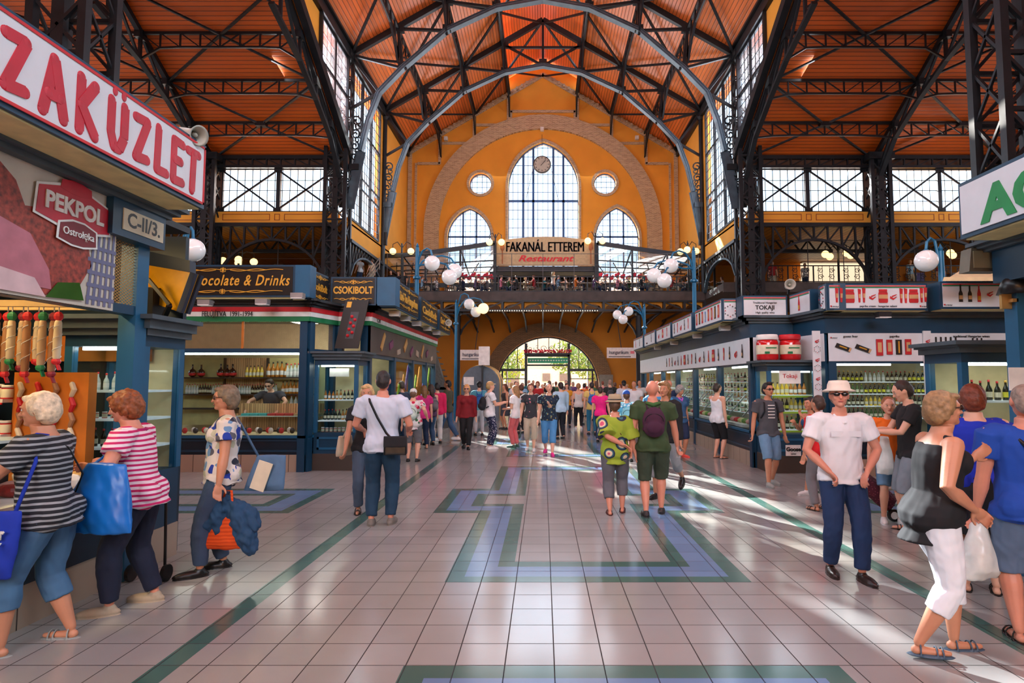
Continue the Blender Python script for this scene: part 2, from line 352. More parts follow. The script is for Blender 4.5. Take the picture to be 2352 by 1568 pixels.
# brick trims on the end wall
def ribbon(pts, wd, y0=YW - .08, y1=YW + .02):
    mb = MB()
    for a, b in zip(pts, pts[1:]):
        d = V((b[0] - a[0], b[1] - a[1])).normalized(); n = V((-d.y, d.x)) * wd / 2; a = V(a) - d * wd * .2; b = V(b) + d * wd * .2
        mb.prism([a + n, a - n, b - n, b + n], w_y, y0, y1)
    return mb
def ringband(outer, inner, y0, y1):
    mb = MB(); n = len(outer)
    for i in range(n - 1): mb.prism([outer[i], outer[i + 1], inner[i + 1], inner[i]], w_y, y0, y1)
    return mb
struct('trim_1', ringband([(-8.8, 7.3)] + list(reversed(arc(0, 12.8, 8.8, 0, 180, 48))) + [(8.8, 7.3)], [(-7.7, 7.3)] + list(reversed(arc(0, 12.8, 7.7, 0, 180, 48))) + [(7.7, 7.3)], YW - .22, YW + .02), BRK)
def outset(poly, d, skip_base=True):
    c = V((sum(p[0] for p in poly) / len(poly), sum(p[1] for p in poly) / len(poly))); out = []
    n = len(poly)
    for i, p in enumerate(poly):
        a = V(poly[i - 1]); b = V(poly[(i + 1) % n]); t = (b - a).normalized(); nn = V((t.y, -t.x))
        if nn.dot(V(p) - c) < 0: nn = -nn
        out.append((p[0] + nn.x * d, p[1] + nn.y * d))
    return out
for k, (poly, closed) in enumerate(((WC, 0), (WLl, 0), (WR, 0), (CL, 1), (CR, 1))):
    o = outset(poly, .2)
    if closed: p2, o2 = poly + poly[:1], o + o[:1]
    else: p2, o2 = poly[1:] + poly[:1], o[1:] + o[:1]
    struct('trim_%d' % (k + 2), ringband(o2, p2, YW - .1, YW + .02), BRK)
struct('trim_7', ringband(list(reversed(arc(DX, 1.25, 4.75, 0, 180, 32))), list(reversed(arc(DX, 1.25, 3.75, 0, 180, 32))), YW - .15, YW + .02), brick_mat('dark door brick', (120, 82, 52), (94, 62, 38), (140, 110, 80), rot=(R(90), 0, 0)))
zz = MB()
for s in (-1, 1):
    top = [(s * x, zroof(x) - .28) for x in (10.0, 0)]
    zz.v += ribbon(top, .5).v if 0 else []
    for a in (ribbon(top, .34), ribbon([(s * 9.9, 7.3), (s * 9.9, 18.6)], .28), ribbon([(s * 9.45, 7.3), (s * 9.45, 17.9)], .16),
              ribbon([(s * 9.3, 17.9), (s * 7.7, 17.9), (s * 7.7, zroof(7.7) - .4)], .2), ribbon([(s * 7.5, 19.45), (s * 5.15, 19.45), (s * 5.15, zroof(5.15) - .4)], .2),
              ribbon([(s * 4.95, 20.85), (s * 2.6, 20.85), (s * 2.6, zroof(2.6) - .4)], .2)):
        zz.add(a.v, a.f)
a = ribbon([(-2.4, 21.9), (2.4, 21.9)], .2); zz.add(a.v, a.f)
for s in (-1, 1):
    a = ribbon([(s * 2.4, 20.85), (s * 2.4, 21.9)], .2); zz.add(a.v, a.f)
    for i in range(26):   # toothed course under the roof line
        x = s * (.5 + i * .36); zz.box(x - .07, YW - .2, zroof(x) - .34, x + .07, YW, zroof(x) - .1)
struct('trim_8', zz, BRK)
for q in (-1, 1):         # small stone plinths beside the door
    struct('baseboard_end', MB().box(DX + q * 3.75, YW - .19, 0, DX + q * 4.75, YW, 2.2), mat('grey stone', (128, 118, 108), .8))
# windows: bars and panes
def in_poly(poly, x, z):
    c = False; n = len(poly)
    for i in range(n):
        (x1, z1), (x2, z2) = poly[i], poly[i - 1]
        if (z1 > z) != (z2 > z) and x < (x2 - x1) * (z - z1) / (z2 - z1) + x1: c = not c
    return c
def spans(poly, val, ax):
    out = []; n = len(poly)
    for i in range(n):
        p, q = poly[i], poly[i - 1]
        if (p[ax] > val) != (q[ax] > val): out.append(p[1 - ax] + (q[1 - ax] - p[1 - ax]) * (val - p[ax]) / (q[ax] - p[ax]))
    out.sort(); return list(zip(out[::2], out[1::2]))
WN = [0]
def window(poly, fn, xs, zs, thin, thickx=(), thickz=(), tk=.16, m=STEELW, glass=GL, dep=.09):
    WN[0] += 1
    fr = MB()
    for i in range(len(poly)):
        a, b = poly[i - 1], poly[i]; fr.bar(fn(a[0], a[1], 0), fn(b[0], b[1], 0), .12)
    for v_, lst, ax, t in ((0, xs, 0, thin), (0, zs, 1, thin), (0, thickx, 0, tk), (0, thickz, 1, tk)):
        for val in lst:
            for a, b in spans(poly, val, ax):
                p = (val, a) if ax == 0 else (a, val); q = (val, b) if ax == 0 else (b, val)
                fr.bar(fn(p[0], p[1], 0), fn(q[0], q[1], 0), t, t)
    o = fr.build('window_%d' % WN[0], m); tag(o, kind='structure')
    g = MB(); tri = geometry.tessellate_polygon([[V((p[0], p[1], 0)) for p in poly]]); g.add([fn(p[0], p[1], .03) for p in poly], [tuple(t) for t in tri])
    g.build('pane', glass, o); return o
fy = lambda y: (lambda a, b, t: (a, y + t, b))
def frange(a, b, st):
    out = []; x = a
    while x < b - 1e-6: out.append(x); x += st
    return out
window(WC, fy(YW + .35), frange(-2.24, 2.6, .373), frange(10.4, 19.5, .68), .035, (-1.47, 1.53, -.72, .78), (12.0, 15.15), .17)
window(WLl, fy(YW + .35), frange(-6.9, -3.9, .37), frange(7.9, 14.4, .45), .03, (-5.95, -4.95), (12.45,), .12)
window(WR, fy(YW + .35), frange(4.1, 7, .37), frange(7.9, 14.4, .45), .03, (5.0, 6.0), (12.45,), .12)
window(CL, fy(YW + .35), frange(-5.3, -3.9, .37), frange(15.8, 17.2, .4), .035); window(CR, fy(YW + .35), frange(4, 5.4, .37), frange(15.8, 17.2, .4), .035)
fx = lambda x: (lambda a, b, t: (x + t, a, b))
for s in (-1, 1):
    window([(30.6, 10.25), (36.0, 10.25), (36.0, 18.3), (30.6, 18.3)], fx(s * X0), frange(31.0, 36, .42), frange(10.7, 18.2, .55), .03, (32.4, 34.2), (12.3, 12.9, 15.6), .14, DKBAR)
    window([(26.0, ztr(26.0) + .35), (29.9, ztr(29.9) + .35), (29.9, 18.3), (26.0, 18.3)], fx(s * X0), frange(26.4, 30, .5), frange(14.2, 18.2, .5), .03, (28.0,), (16.3,), .13, DKBAR, GLH)
    # raking frames, end piers and yellow panels of the nave side walls
    struct('wall_' + ('left' if s < 0 else 'right'), MB().prism([(36.05, 9.0), (YW, 9.0), (YW, 19.1), (36.8, 19.1), (36.8, 18.9), (36.05, 18.9)], fx(s * X0 + (0 if s > 0 else -.3)), 0, .3), YEL)
    struct('wall_' + ('left' if s < 0 else 'right'), MB().prism([(30.4, 9.0), (36.1, 9.0), (36.1, 10.2), (30.4, 10.2)], fx(s * X0 + (0 if s > 0 else -.3)), 0, .3), YEL)
    struct('wall_' + ('left' if s < 0 else 'right'), MB().prism([(21.7, ztr(21.7)), (25.9, ztr(25.9)), (25.9, 18.9), (21.7, 18.9)], fx(s * X0 + (0 if s > 0 else -.3)), 0, .3), YEL)
    fr = MB(); xx = s * (X0 - .08)
    fr.bar((xx, 21.8, ztr(21.8) + .1), (xx, 30.1, ztr(30.1) + .1), .3, .42); fr.bar((xx, 21.8, 18.62), (xx, 43.3, 18.62), .25, .5); fr.bar((xx, 21.8, 18.98), (xx, 43.3, 18.98), .5, .12)
    fr.bar((xx, 25.95, ztr(25.95)), (xx, 25.95, 18.6), .14, .14)
    struct('trim_%d' % (11 + s), fr, IRON)
    # transept wall over the gallery arches: windows, panels
    for (a, b) in ((10.75, 16.6), (17.7, 23.3), (24.4, 30.0), (31.1, 38)):
        x0, x1 = sorted((s * a, s * b)); m_ = (x0 + x1) / 2
        window([(x0, 10.42), (x1, 10.42), (x1, 12.7), (x0, 12.7)], fy(YT + .1), frange(x0 + .38, x1, .39), (11.0, 11.56, 12.1), .028, (m_,), (), .2, DKBAR)
        xb = MB()
        for h0, h1 in ((x0, m_), (m_, x1)):
            xb.bar((h0, YT - .05, 10.5), (h1, YT - .05, 12.6), .05, .09); xb.bar((h0, YT - .05, 12.6), (h1, YT - .05, 10.5), .05, .09)
        for hx in (x0, m_, x1): xb.box(hx - .2, YT - .06, 10.42, hx + .2, YT, 10.6); xb.box(hx - .2, YT - .06, 12.5, hx + .2, YT, 12.7)
        tag(xb.build('trim_%d' % (20 + int(a) + (40 if s > 0 else 0)), IRON), kind='structure')
        pn = MB().box(x0 - .25, YT - .02, 9.85, x1 + .25, YT + .2, 10.42)
        pn.cur = 1
        for h0, h1 in ((x0, m_ - .25), (m_ - .14, m_ + .14), (m_ + .25, x1)):
            for (q0, w0, q1, w1) in ((h0 + .12, 9.97, h1 - .12 if h1 - h0 > 1 else h1, 10.0), (h0 + .12, 10.27, h1 - .12 if h1 - h0 > 1 else h1, 10.3)):
                if h1 - h0 < 1: q0 = h0
                pn.box(q0, YT - .03, w0, q1, YT, w1)
            e0 = h0 + .12 if h1 - h0 > 1 else h0; e1 = h1 - .12 if h1 - h0 > 1 else h1
            pn.box(e0, YT - .03, 9.97, e0 + .03, YT, 10.3); pn.box(e1 - .03, YT - .03, 9.97, e1, YT, 10.3)
        tag(pn.build('wall_' + ('left' if s < 0 else 'right'), [YEL, mat('red brown line paint', (150, 62, 20))]), kind='structure')
    wl = MB(); wl.box(s * 10.1, YT, 12.7, s * 40, YT + .25, 13.55)
    for a in (16.6, 23.3, 30.0): wl.box(s * a, YT, 9.85, s * (a + 1.1), YT + .25, 12.7)
    struct('wall_' + ('left' if s < 0 else 'right'), wl, mat('brown wall', (92, 62, 46), .8))
    lt = MB()
    lt.bar((s * 10.4, YT - .1, 13.25), (s * 40, YT - .1, 13.25), .14, .2); lt.bar((s * 10.4, YT - .1, 12.75), (s * 40, YT - .1, 12.75), .14, .14)
    for i in range(40):
        xa = s * (10.6 + i * .73); lt.bar((xa, YT - .12, 12.8), (xa, YT - .12, 13.2), .07); lt.bar((xa, YT - .12, 12.8), (xa + s * .73, YT - .12, 13.2), .05)
    struct('trim_%d' % (15 + s), lt, IRON)
# ================= ironwork
_c, _s = math.cos(PITCH), math.sin(PITCH)
def at(u, v, Y):
    """point of the hall at depth Y seen at photo position (u, v)"""
    a = (u - 1247) / F_PX; b = (784 - v) / F_PX; r = (a, _c - b * _s, _s + b * _c); t = Y / r[1]; return V((r[0] * t, Y, CAM_H + r[2] * t))
def gr(u, v, z=0):
    a = (u - 1247) / F_PX; b = (784 - v) / F_PX; r = (a, _c - b * _s, _s + b * _c); t = (z - CAM_H) / r[2]; return V((r[0] * t, r[1] * t, z))
def lattice_column(label, x, y, z1, wd=.9, group=None, z0=0):
    t = thing('iron_column', label, 'column', (x, y, z0), group); h = wd / 2
    for ax in (-1, 1):
        for ay in (-1, 1): MB().box(x + ax * h - .09, y + ay * h * .8 - .09, z0, x + ax * h + .09, y + ay * h * .8 + .09, z1).build('corner_post', IRON, t)
    lc = MB(); z = z0; st = wd * 1.1; k = 0
    while z < z1 - st * .5:
        for ay in (-1, 1):
            yy = y + ay * h * .8; lc.bar((x - h, yy, z), (x + h, yy, min(z1, z + st)), .07); lc.bar((x + h, yy, z), (x - h, yy, min(z1, z + st)), .07); lc.bar((x - h, yy, z), (x + h, yy, z), .09)
        for ax in (-1, 1): lc.bar((x + ax * h, y - h * .8, z), (x + ax * h, y + h * .8, min(z1, z + st)), .06); lc.bar((x + ax * h, y + h * .8, z), (x + ax * h, y - h * .8, min(z1, z + st)), .06)
        z += st
    lc.build('lacing', IRON, t)
    MB().box(x - .14, y - h * .8 - .03, z0, x + .14, y - h * .8 + .12, z1).build('web_plate', IRON, t)
    MB().box(x - h - .2, y - h - .1, z1 - .35, x + h + .2, y + h + .1, z1).build('capital', IRON, t)
    return t
for s, sd in ((-1, 'left'), (1, 'right')):
    lattice_column('tall black lattice column between nave and %s transept window wall' % sd, s * 10.55, YT - .1, 18.8, 1.0)
    lattice_column('black lattice column between the first two %s transept windows' % sd, s * 17.15, YT - .2, 13.3, .9)
    lattice_column('black lattice column past the second %s transept window' % sd, s * 23.85, YT - .2, 13.3, .9)
    lattice_column('near black lattice column rising at the %s edge of the nave' % sd, s * 10.6, 13.0, 18.8, 1.15)
    t = thing('iron_column', 'slim dark column carrying the far roof truss on the %s' % sd, 'column', (s * 10.0, YB, 9))
    MB().tube([(s * 10.0, YB, 7.2), (s * 10.0, YB, 18.9)], .14, 10).build('shaft', IRON, t); MB().lathe([(.2, 0), (.28, .2), (.2, .5)], (s * 10.0, YB, 18.2), 10).build('capital', IRON, t)
    MB().box(s * 9.75, YB - .12, 10.2, s * 10.1, YB + .1, 11.0).build('bracket_foot', IRON, t)
def scroll(mb, c, r, a0, turns, fn, w_=.035, n=14):
    pts = []
    for i in range(n):
        f = i / (n - 1); a = a0 + turns * 2 * math.pi * f; rr = r * (1 - .75 * f); pts.append(fn(c[0] + rr * math.cos(a), c[1] + rr * math.sin(a)))
    mb.tube(pts, w_, 5)
NODE = [(8.55, 16.75), (7.35, 18.05), (5.05, 20.1), (2.45, 21.35), (0, 21.8)]
def nave_truss(y, label):
    t = thing('roof_truss', label, 'roof truss', (0, y, 16.7), 'arched roof trusses of the nave')
    P = lambda x, z: V((x, y, z))
    for s in (-1, 1):
        MB().bar(P(s * 10.2, EAVE - .2), P(0, zroof(0) - .2), .22, .34).build('top_chord', IRON, t)
        lc = MB()
        curve = [(10.0, 10.6), (9.75, 12.0), (9.45, 13.6), (9.1, 15.2)] + NODE
        for (a, b) in zip(curve, curve[1:]):
            p, q = P(s * a[0], a[1]), P(s * b[0], b[1]); lc.bar(p, q, .34, .1)
            d = (q - p).normalized(); nrm = V((-d.z, 0, d.x))
            lc.bar(p + nrm * .09, q + nrm * .09, .36, .04); lc.bar(p - nrm * .09, q - nrm * .09, .36, .04)
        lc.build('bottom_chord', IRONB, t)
        pr = [(7.6, 7.35), (5.05, 5.05), (2.5, 2.45)]
        for a, (px, nx) in enumerate(pr): nz = NODE[a + 1][1]; MB().bar(P(s * px, zroof(px) - .3), P(s * nx, nz), .16).build('post', IRON, t)
        for (a, b) in (((10.1, 18.8), (7.35, 18.05)), ((10.1, 18.8), (8.55, 16.75)), ((8.55, 16.75), (10.05, 15.85)), ((7.6, 20.2), (5.05, 20.1)), ((5.05, 21.7), (2.45, 21.35)), ((2.5, 23.2), (0, 21.8))):
            MB().bar(P(s * a[0], a[1]), P(s * b[0], b[1]), .13).build('brace', IRON, t)
        for px in (10.1, 7.6, 5.05, 2.5): MB().box(s * px - .3, y - .12, zroof(px) - .45, s * px + .3, y + .12, zroof(px) - .05).build('gusset', IRON, t)
        for (a, z) in NODE[1:4]: MB().box(s * a - .22, y - .1, z - .05, s * a + .22, y + .1, z + .3).build('gusset', IRON, t)
        sc = MB()
        for k, (cz, w0) in enumerate(((15.2, .42), (14.5, .36), (13.9, .3), (13.35, .26), (12.2, .2), (11.7, .16), (11.3, .12))):
            cx = 9.98 - w0 * .55 - (.05 if cz > 13 else 0); fn = lambda a, b: P(s * a, b)
            scroll(sc, (cx, cz), w0 * .75, k, 1.3, fn, .045); scroll(sc, (cx - .1, cz - .28), w0 * .5, k + 2, -1.2, fn, .035, 10)
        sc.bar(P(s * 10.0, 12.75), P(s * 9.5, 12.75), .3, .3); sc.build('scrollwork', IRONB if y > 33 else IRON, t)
    MB().bar(P(0, zroof(0) - .3), P(0, 21.8), .16).build('post', IRON, t); MB().bar(P(-2.5, 23.0), P(2.5, 23.0), .13).build('tie', IRON, t)
    MB().box(-.25, y - .12, 21.75, .25, y + .12, 22.2).build('gusset', IRON, t)
    return t
nave_truss(YT, 'nearer arched roof truss springing from the tall lattice columns')
nave_truss(YB, 'farther arched roof truss just before the end wall')
def nave_purlin(x, label):
    t = thing('roof_purlin', label, 'roof girder', (x, 20, zroof(x)), 'lattice girders running along the nave roof')
    zt = zroof(x) - .25; MB().bar((x, 20, zt), (x, YW, zt), .14).build('top_rail', IRON, t); lo = MB(); wb = MB()
    for (a, b) in ((23.6, YT), (YT, YB), (YB, YW)):
        n = 8; L = []
        for i in range(n + 1): f = abs(i / n - .5) * 2; L.append(V((x, a + (b - a) * i / n, zt - .6 - (1.25 if b < YW + 1 else 0) * max(0, f - .45) ** 1.5 * 2.4)))
        for p, q in zip(L, L[1:]): lo.bar(p, q, .1)
        for i, p in enumerate(L): wb.bar(p, (x, p.y, zt), .07); 
        for i in range(n): wb.bar(L[i] if i < n / 2 else V((x, L[i].y, zt)), V((x, L[i + 1].y, zt)) if i < n / 2 else L[i + 1], .055)
    lo.build('bottom_rail', IRON, t); wb.build('lattice', IRON, t)
for s, sd in ((-1, 'left'), (1, 'right')):
    for x, o in ((7.6, 'outer'), (5.05, 'middle'), (2.5, 'inner')): nave_purlin(s * x, '%s of three iron girders under the %s nave roof slope' % (o, sd))
    br = thing('roof_bracing', 'dark diagonal tie bars under the %s slope of the nave roof' % sd, 'roof bracing', (s * 5, 33, 21))
    pt = lambda x, y: V((s * x, y, zroof(x) - .3))
    for ya, yb in ((YT, YB), (YB, YW), (23.5, YT)):
        ym = (ya + yb) / 2
        for a, b in (((10.1, ya), (7.6, ym)), ((10.1, yb), (7.6, ym)), ((5.05, ya), (7.6, ym)), ((5.05, yb), (7.6, ym)), ((5.05, ya), (2.5, ym)), ((5.05, yb), (2.5, ym)), ((0.1, ya), (2.5, ym)), ((0.1, yb), (2.5, ym))):
            MB().bar(pt(*a), pt(*b), .12, .1).build('tie_bar', IRON, br)
    # lantern posts along the ridge opening
    ln = thing('roof_lantern', 'row of upright bars along the %s side of the ridge lantern' % sd, 'lantern', (s * LW, 33, zroof(LW)))
    MB().bar((s * LW, 20, zroof(LW) - .05), (s * LW, YW, zroof(LW) - .05), .16, .3).build('sill', IRON, ln)
    for i in range(20): MB().bar((s * LW, 21 + i * 1.15, zroof(LW)), (s * LW, 21 + i * 1.15, zroof(LW) + 1.2), .06).build('upright', IRON, ln)
    # transept roof
    LOW = [(30.1, 10.6), (29.8, 12.0), (28.35, 13.55), (26.4, 14.55), (24.5, 15.35), (21.8, 16.1)]
    for k, x in enumerate((10.35, 17.15, 23.85)):
        t = thing('roof_truss', 'slanting truss under the %s transept roof, %s' % (sd, ('beside the nave', 'one bay out from the nave', 'two bays out from the nave')[k]), 'roof truss', (s * x, YT, 12))
        xx = s * x
        MB().bar((xx, YT, ztr(YT) - .12), (xx, 21.8, ztr(21.8) - .12), .2, .24).build('top_chord', IRON, t); lw = MB()
        for a, b in zip(LOW, LOW[1:]): lw.bar((xx, a[0], a[1]), (xx, b[0], b[1]), .22, .14)
        lw.build('bottom_chord', IRON, t)
        for y_ in (28.35, 26.4, 24.5, 22.6):
            zl = [l for l in LOW if l[0] <= y_ + .1][0][1]; MB().bar((xx, y_, ztr(y_) - .1), (xx, y_, zl - .05), .12).build('post', IRON, t); MB().box(xx - .12, y_ - .25, ztr(y_) - .4, xx + .12, y_ + .25, ztr(y_)).build('gusset', IRON, t)
        for (ya, yb) in ((30.1, 28.35), (28.35, 26.4), (26.4, 24.5), (24.5, 22.6)):
            zl = [l for l in LOW if l[0] <= ya + .1][0][1] if ya < 30 else 12; MB().bar((xx, yb, ztr(yb) - .15), (xx, ya, zl), .1).build('brace', IRON, t)
    for k, y_ in enumerate((28.35, 26.4, 24.5, 22.6)):
        t = thing('roof_purlin', '%s horizontal lattice girder below the %s transept roof' % (('lowest', 'second lowest', 'second highest', 'highest')[k], sd), 'roof girder', (s * 20, y_, ztr(y_)), 'lattice girders of the transept roofs')
        zt = ztr(y_) - .12; MB().bar((s * 10.3, y_, zt), (s * 31, y_, zt), .1, .12).build('top_rail', IRON, t); lo = MB(); wb = MB(); zl = [l for l in LOW if l[0] <= y_ + .1][0][1]
        for a, b in ((10.35, 17.15), (17.15, 23.85), (23.85, 30.6)):
            n = 8; L = []
            for i in range(n + 1): f = abs(i / n - .5) * 2; L.append(V((s * (a + (b - a) * i / n), y_, max(zl, zt - .62 - max(0, f - .72) ** 1.3 * 3.2))))
            for p, q in zip(L, L[1:]): lo.bar(p, q, .08)
            for i, p in enumerate(L): wb.bar(p, (p.x, y_, zt), .06)
            for i in range(n): wb.bar((L[i].x, y_, zt) if i < n / 2 else L[i], L[i + 1] if i < n / 2 else (L[i + 1].x, y_, zt), .045)
        lo.build('bottom_rail', IRON, t); wb.build('lattice', IRON, t)
    br = thing('roof_bracing', 'diamond pattern of tie bars under the %s transept roof' % sd, 'roof bracing', (s * 17, 26, 15))
    q = lambda x, y: V((s * x, y, ztr(y) - .2))
    for a, b in ((10.35, 17.15), (17.15, 23.85), (23.85, 30.6)):
        m_ = (a + b) / 2
        for p0, p1 in (((a, YT), (m_, 28.35)), ((b, YT), (m_, 28.35)), ((a, 26.4), (m_, 28.35)), ((b, 26.4), (m_, 28.35)), ((a, 26.4), (m_, 24.5)), ((b, 26.4), (m_, 24.5)), ((a, 22.6), (m_, 24.5)), ((b, 22.6), (m_, 24.5))):
            MB().bar(q(*p0), q(*p1), .1, .08).build('tie_bar', IRON, br)
        MB().box(s * m_ - .25, 28.2, ztr(28.35) - .3, s * m_ + .25, 28.5, ztr(28.35) - .1).build('gusset', IRON, br)
    # arched lattice girders in front of the side galleries
    for k, (a, b) in enumerate(((11.1, 16.7), (17.6, 23.4), (24.3, 30.0))):
        t = thing('arched_girder', 'arched lattice girder above the %s gallery, %s bay from the nave' % (sd, ('first', 'second', 'third')[k]), 'arched girder', (s * (a + b) / 2, YT, 9.7), 'arched girders in front of the side galleries')
        y_ = YT - .05; MB().bar((s * (a - .3), y_, 9.72), (s * (b + .3), y_, 9.72), .2, .2).build('top_rail', IRON, t)
        cx = (a + b) / 2; hw = (b - a) / 2; A = []
        for i in range(17): f = i / 16 * 2 - 1; A.append(V((s * (cx + f * hw * 1.02), y_, 8.95 - 2.9 * (1 - math.sqrt(max(0, 1 - (abs(f) ** 2.0) * .98))) )))
        ar = MB()
        for p, q_ in zip(A, A[1:]): ar.bar(p, q_, .16, .12)
        ar.build('arch_rib', IRON, t); wb = MB(); n = 8
        for i in range(n + 1):
            xi = a + (b - a) * i / n; p = min(A, key=lambda q_: abs(q_.x - s * xi)); wb.bar((s * xi, y_, 9.7), p, .09)
            if i < n:
                xj = a + (b - a) * (i + 1) / n; p2 = min(A, key=lambda q_: abs(q_.x - s * xj))
                if i < n / 2: wb.bar(p, (s * xj, y_, 9.7), .07) if 0 else wb.bar((s * xi, y_, 9.7), p2, .07)
                else: wb.bar(p, (s * xj, y_, 9.7), .07)
        wb.build('lattice', IRON, t)
        pl = thing('yellow_beam', 'dark beam high under the %s gallery ceiling, bay %s' % (sd, 'one two three'.split()[k]), 'beam', (s * cx, 34, 9.2))
        pl.name = 'ceiling_beam'; MB().bar((s * a, 34, 9.2), (s * b, 34, 9.2), .16, .2).build('rail', IRON, pl); z_ = MB()
        for i in range(6): xi = a + (b - a) * i / 6; xj = a + (b - a) * (i + 1) / 6; z_.bar((s * xi, 34, 9.2), (s * (xi + xj) / 2, 34, 9.85), .08); z_.bar((s * (xi + xj) / 2, 34, 9.85), (s * xj, 34, 9.2), .08)
        z_.build('lattice', IRON, pl)
    # arched girder along the nave side of the gallery (bay between the two trusses)
    t = thing('arched_girder', 'blue-grey arched girder under the yellow panel on the %s side of the nave' % sd, 'arched girder', (s * 10, 33.5, 9))
    MB().bar((s * 10.0, 30.5, 9.0), (s * 10.0, 43.4, 9.0), .2, .16).build('top_rail', IRON, t); A = []
    for i in range(13): f = i / 12 * 2 - 1; A.append(V((s * 10.0, 33.5 + f * 3.0, 8.55 - 1.6 * (1 - math.sqrt(max(0, 1 - f * f * .98))))))
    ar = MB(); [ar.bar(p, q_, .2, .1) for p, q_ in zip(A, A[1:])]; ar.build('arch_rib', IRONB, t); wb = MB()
    for i in range(12): wb.bar(A[i], (s * 10, A[i + 1].y, 9.0), .06); wb.bar(A[i], (s * 10, A[i].y, 9.0), .06)
    wb.build('lattice', IRON, t)
# ================= gallery deck, bridge girder and railing
STONE = mat('dark grey deck edge', (84, 74, 70), .8, 0, .25, 2)
dk = MB().box(-32, YB - .1, 6.78, 32, YW, 7.2); struct('floor_gallery', dk, STONE)
dk = MB()
for s in (-1, 1): dk.box(s * 10.1, YT + 3, 6.78, s * 32, YB - .1, 7.2)
struct('floor_gallery', dk, STONE)
for s, sd in ((-1, 'left'), (1, 'right')):
    MB_ = MB().box(s * 10.1, YT + 2.9, 6.7, s * 32, YT + 3.02, 7.25); struct('trim_%d' % (90 + s), MB_, STONE)
t = thing('bridge_girder', 'long dark lattice girder with yellow arches under the restaurant deck', 'girder', (0, YB, 6.04))
yb = YB - .18
MB().box(-10, yb - .02, 6.7, 10, yb + .1, 7.25).build('fascia', STONE, t)
MB().bar((-10, yb, 6.66), (10, yb, 6.66), .16, .1).build('top_rail', IRON, t); MB().bar((-10, yb, 6.08), (10, yb, 6.08), .2, .12).build('bottom_rail', IRON, t)
lt = MB(); vt = MB(); kb = MB()
for i in range(17):
    x = -10 + i * 1.25; lt.bar((x, yb, 6.66), (x, yb, 6.08), .14)
    if i < 16:
        a, b = (x, x + 1.25) if i < 8 else (x + 1.25, x); lt.bar((a, yb, 6.1), (b, yb, 6.62), .08)
        ap = [(x + .1, 6.66), (x + .1, 6.2)] + [(x + .625 + .5 * math.cos(R(180 - 180 * k / 10)), 6.2 + .3 * math.sin(R(180 * k / 10))) for k in range(11)] + [(x + 1.15, 6.2), (x + 1.15, 6.66)]
        vt.prism(ap, w_y, yb + .2, yb + .24)
    kb.bar((x, yb + .1, 6.1), (x, YW, 6.1 + .0), .1, .14); kb.bar((x, yb + .5, 6.75), (x, YW, 6.75), .12, .1)
    kb.bar((x * .95, YW - .1, 5.3), (x, YW - 1.6, 6.1), .1)
lt.build('lattice', IRON, t); vt.build('arch_panel', YEL, t); kb.build('cross_beam', IRON, t)
bd = MB().box(-10, yb + .6, 6.7, 10, YW, 6.76).build('underside', mat('vault plaster in painted shade', (112, 66, 24), .8), t)  # brown is the vault's shade put into its colour
bulbs = MB()
for i in range(46): bulbs.ell((-3.4 + i * .15, yb - .12, 6.05), .028, 6, 4)
bulbs.build('bulb_string', glow('small warm bulb', (255, 236, 200), 3), t)
for x, sd in ((-5.3, 'left'), (5.95, 'right')):
    t = thing('iron_column', 'black round column under the bridge on the %s of the doorway' % sd, 'column', (x, YB + .2, 0))
    MB().tube([(x, YB + .2, 0), (x, YB + .2, 6.1)], .17, 12).build('shaft', IRON, t); MB().lathe([(.3, 0), (.3, .3), (.2, .45)], (x, YB + .2, 0), 12).build('base', IRON, t)
    MB().lathe([(.17, 0), (.3, .15), (.34, .3)], (x, YB + .2, 5.8), 12).build('capital', IRON, t)
    k = MB()
    for d in (-1, 1):
        pts = [V((x + d * (.15 + 1.3 * f ** 1.6), YB + .2, 4.6 + 1.45 * f)) for f in (0, .25, .5, .75, 1)]; k.tube(pts, .07, 6)
        k.bar((x + d * .2, YB + .2, 5.9), (x + d * 1.4, YB + .2, 5.98), .08)
    k.build('bracket', IRON, t)
def railing(p0, p1, label, poles=True, step=1.35):
    p0 = V(p0); p1 = V(p1); t = thing('balustrade', label, 'railing', p0); d = (p1 - p0); L = d.length; d /= L; Z = V((0, 0, 1))
    fn = lambda a, b: p0 + d * a + Z * b
    MB().bar(fn(0, 1.0), fn(L, 1.0), .07, .05).build('handrail', IRON, t); MB().bar(fn(0, .1), fn(L, .1), .05).build('bottom_rail', IRON, t)
    n = int(L / step); sw = MB(); ps = MB()
    for i in range(n + 1): ps.bar(fn(L * i / n, 0), fn(L * i / n, 1.02), .06)
    ps.build('baluster_posts', IRON, t).name = 'baluster'
    for i in range(n):
        a = L * i / n; w_ = L / n
        for k in range(2):
            c = a + w_ * (.28 + .44 * k)
            scroll(sw, (c, .72), .17, 0 if k else 3.14, 1.4 if k else -1.4, fn, .02, 9); scroll(sw, (c, .36), .18, 3.14 if k else 0, -1.3 if k else 1.3, fn, .02, 9)
            sw.bar(fn(c + .1, .1), fn(c + .1, 1), .022); sw.bar(fn(c - .12, .1), fn(c - .12, 1), .022)
    sw.build('scrollwork', IRON, t)
    if poles:
        m_ = int(L / 1.9); pp = MB()
        for i in range(m_ + 1): pp.bar(fn(L * i / m_, 0), fn(L * i / m_, 2.45), .035)
        pp.build('net_pole', mat('grey rail metal', (92, 88, 88), .5, .4), t)
        MB().bar(fn(0, 2.45), fn(L, 2.45), .03).build('net_wire', mat('grey rail metal', (0, 0, 0)), t); MB().bar(fn(0, 1.75), fn(L, 1.75), .016).build('net_wire', mat('grey rail metal', (0, 0, 0)), t)
        MB().bar(fn(0, 1.4), fn(L, 1.4), .012).build('net_wire', mat('grey rail metal', (0, 0, 0)), t)
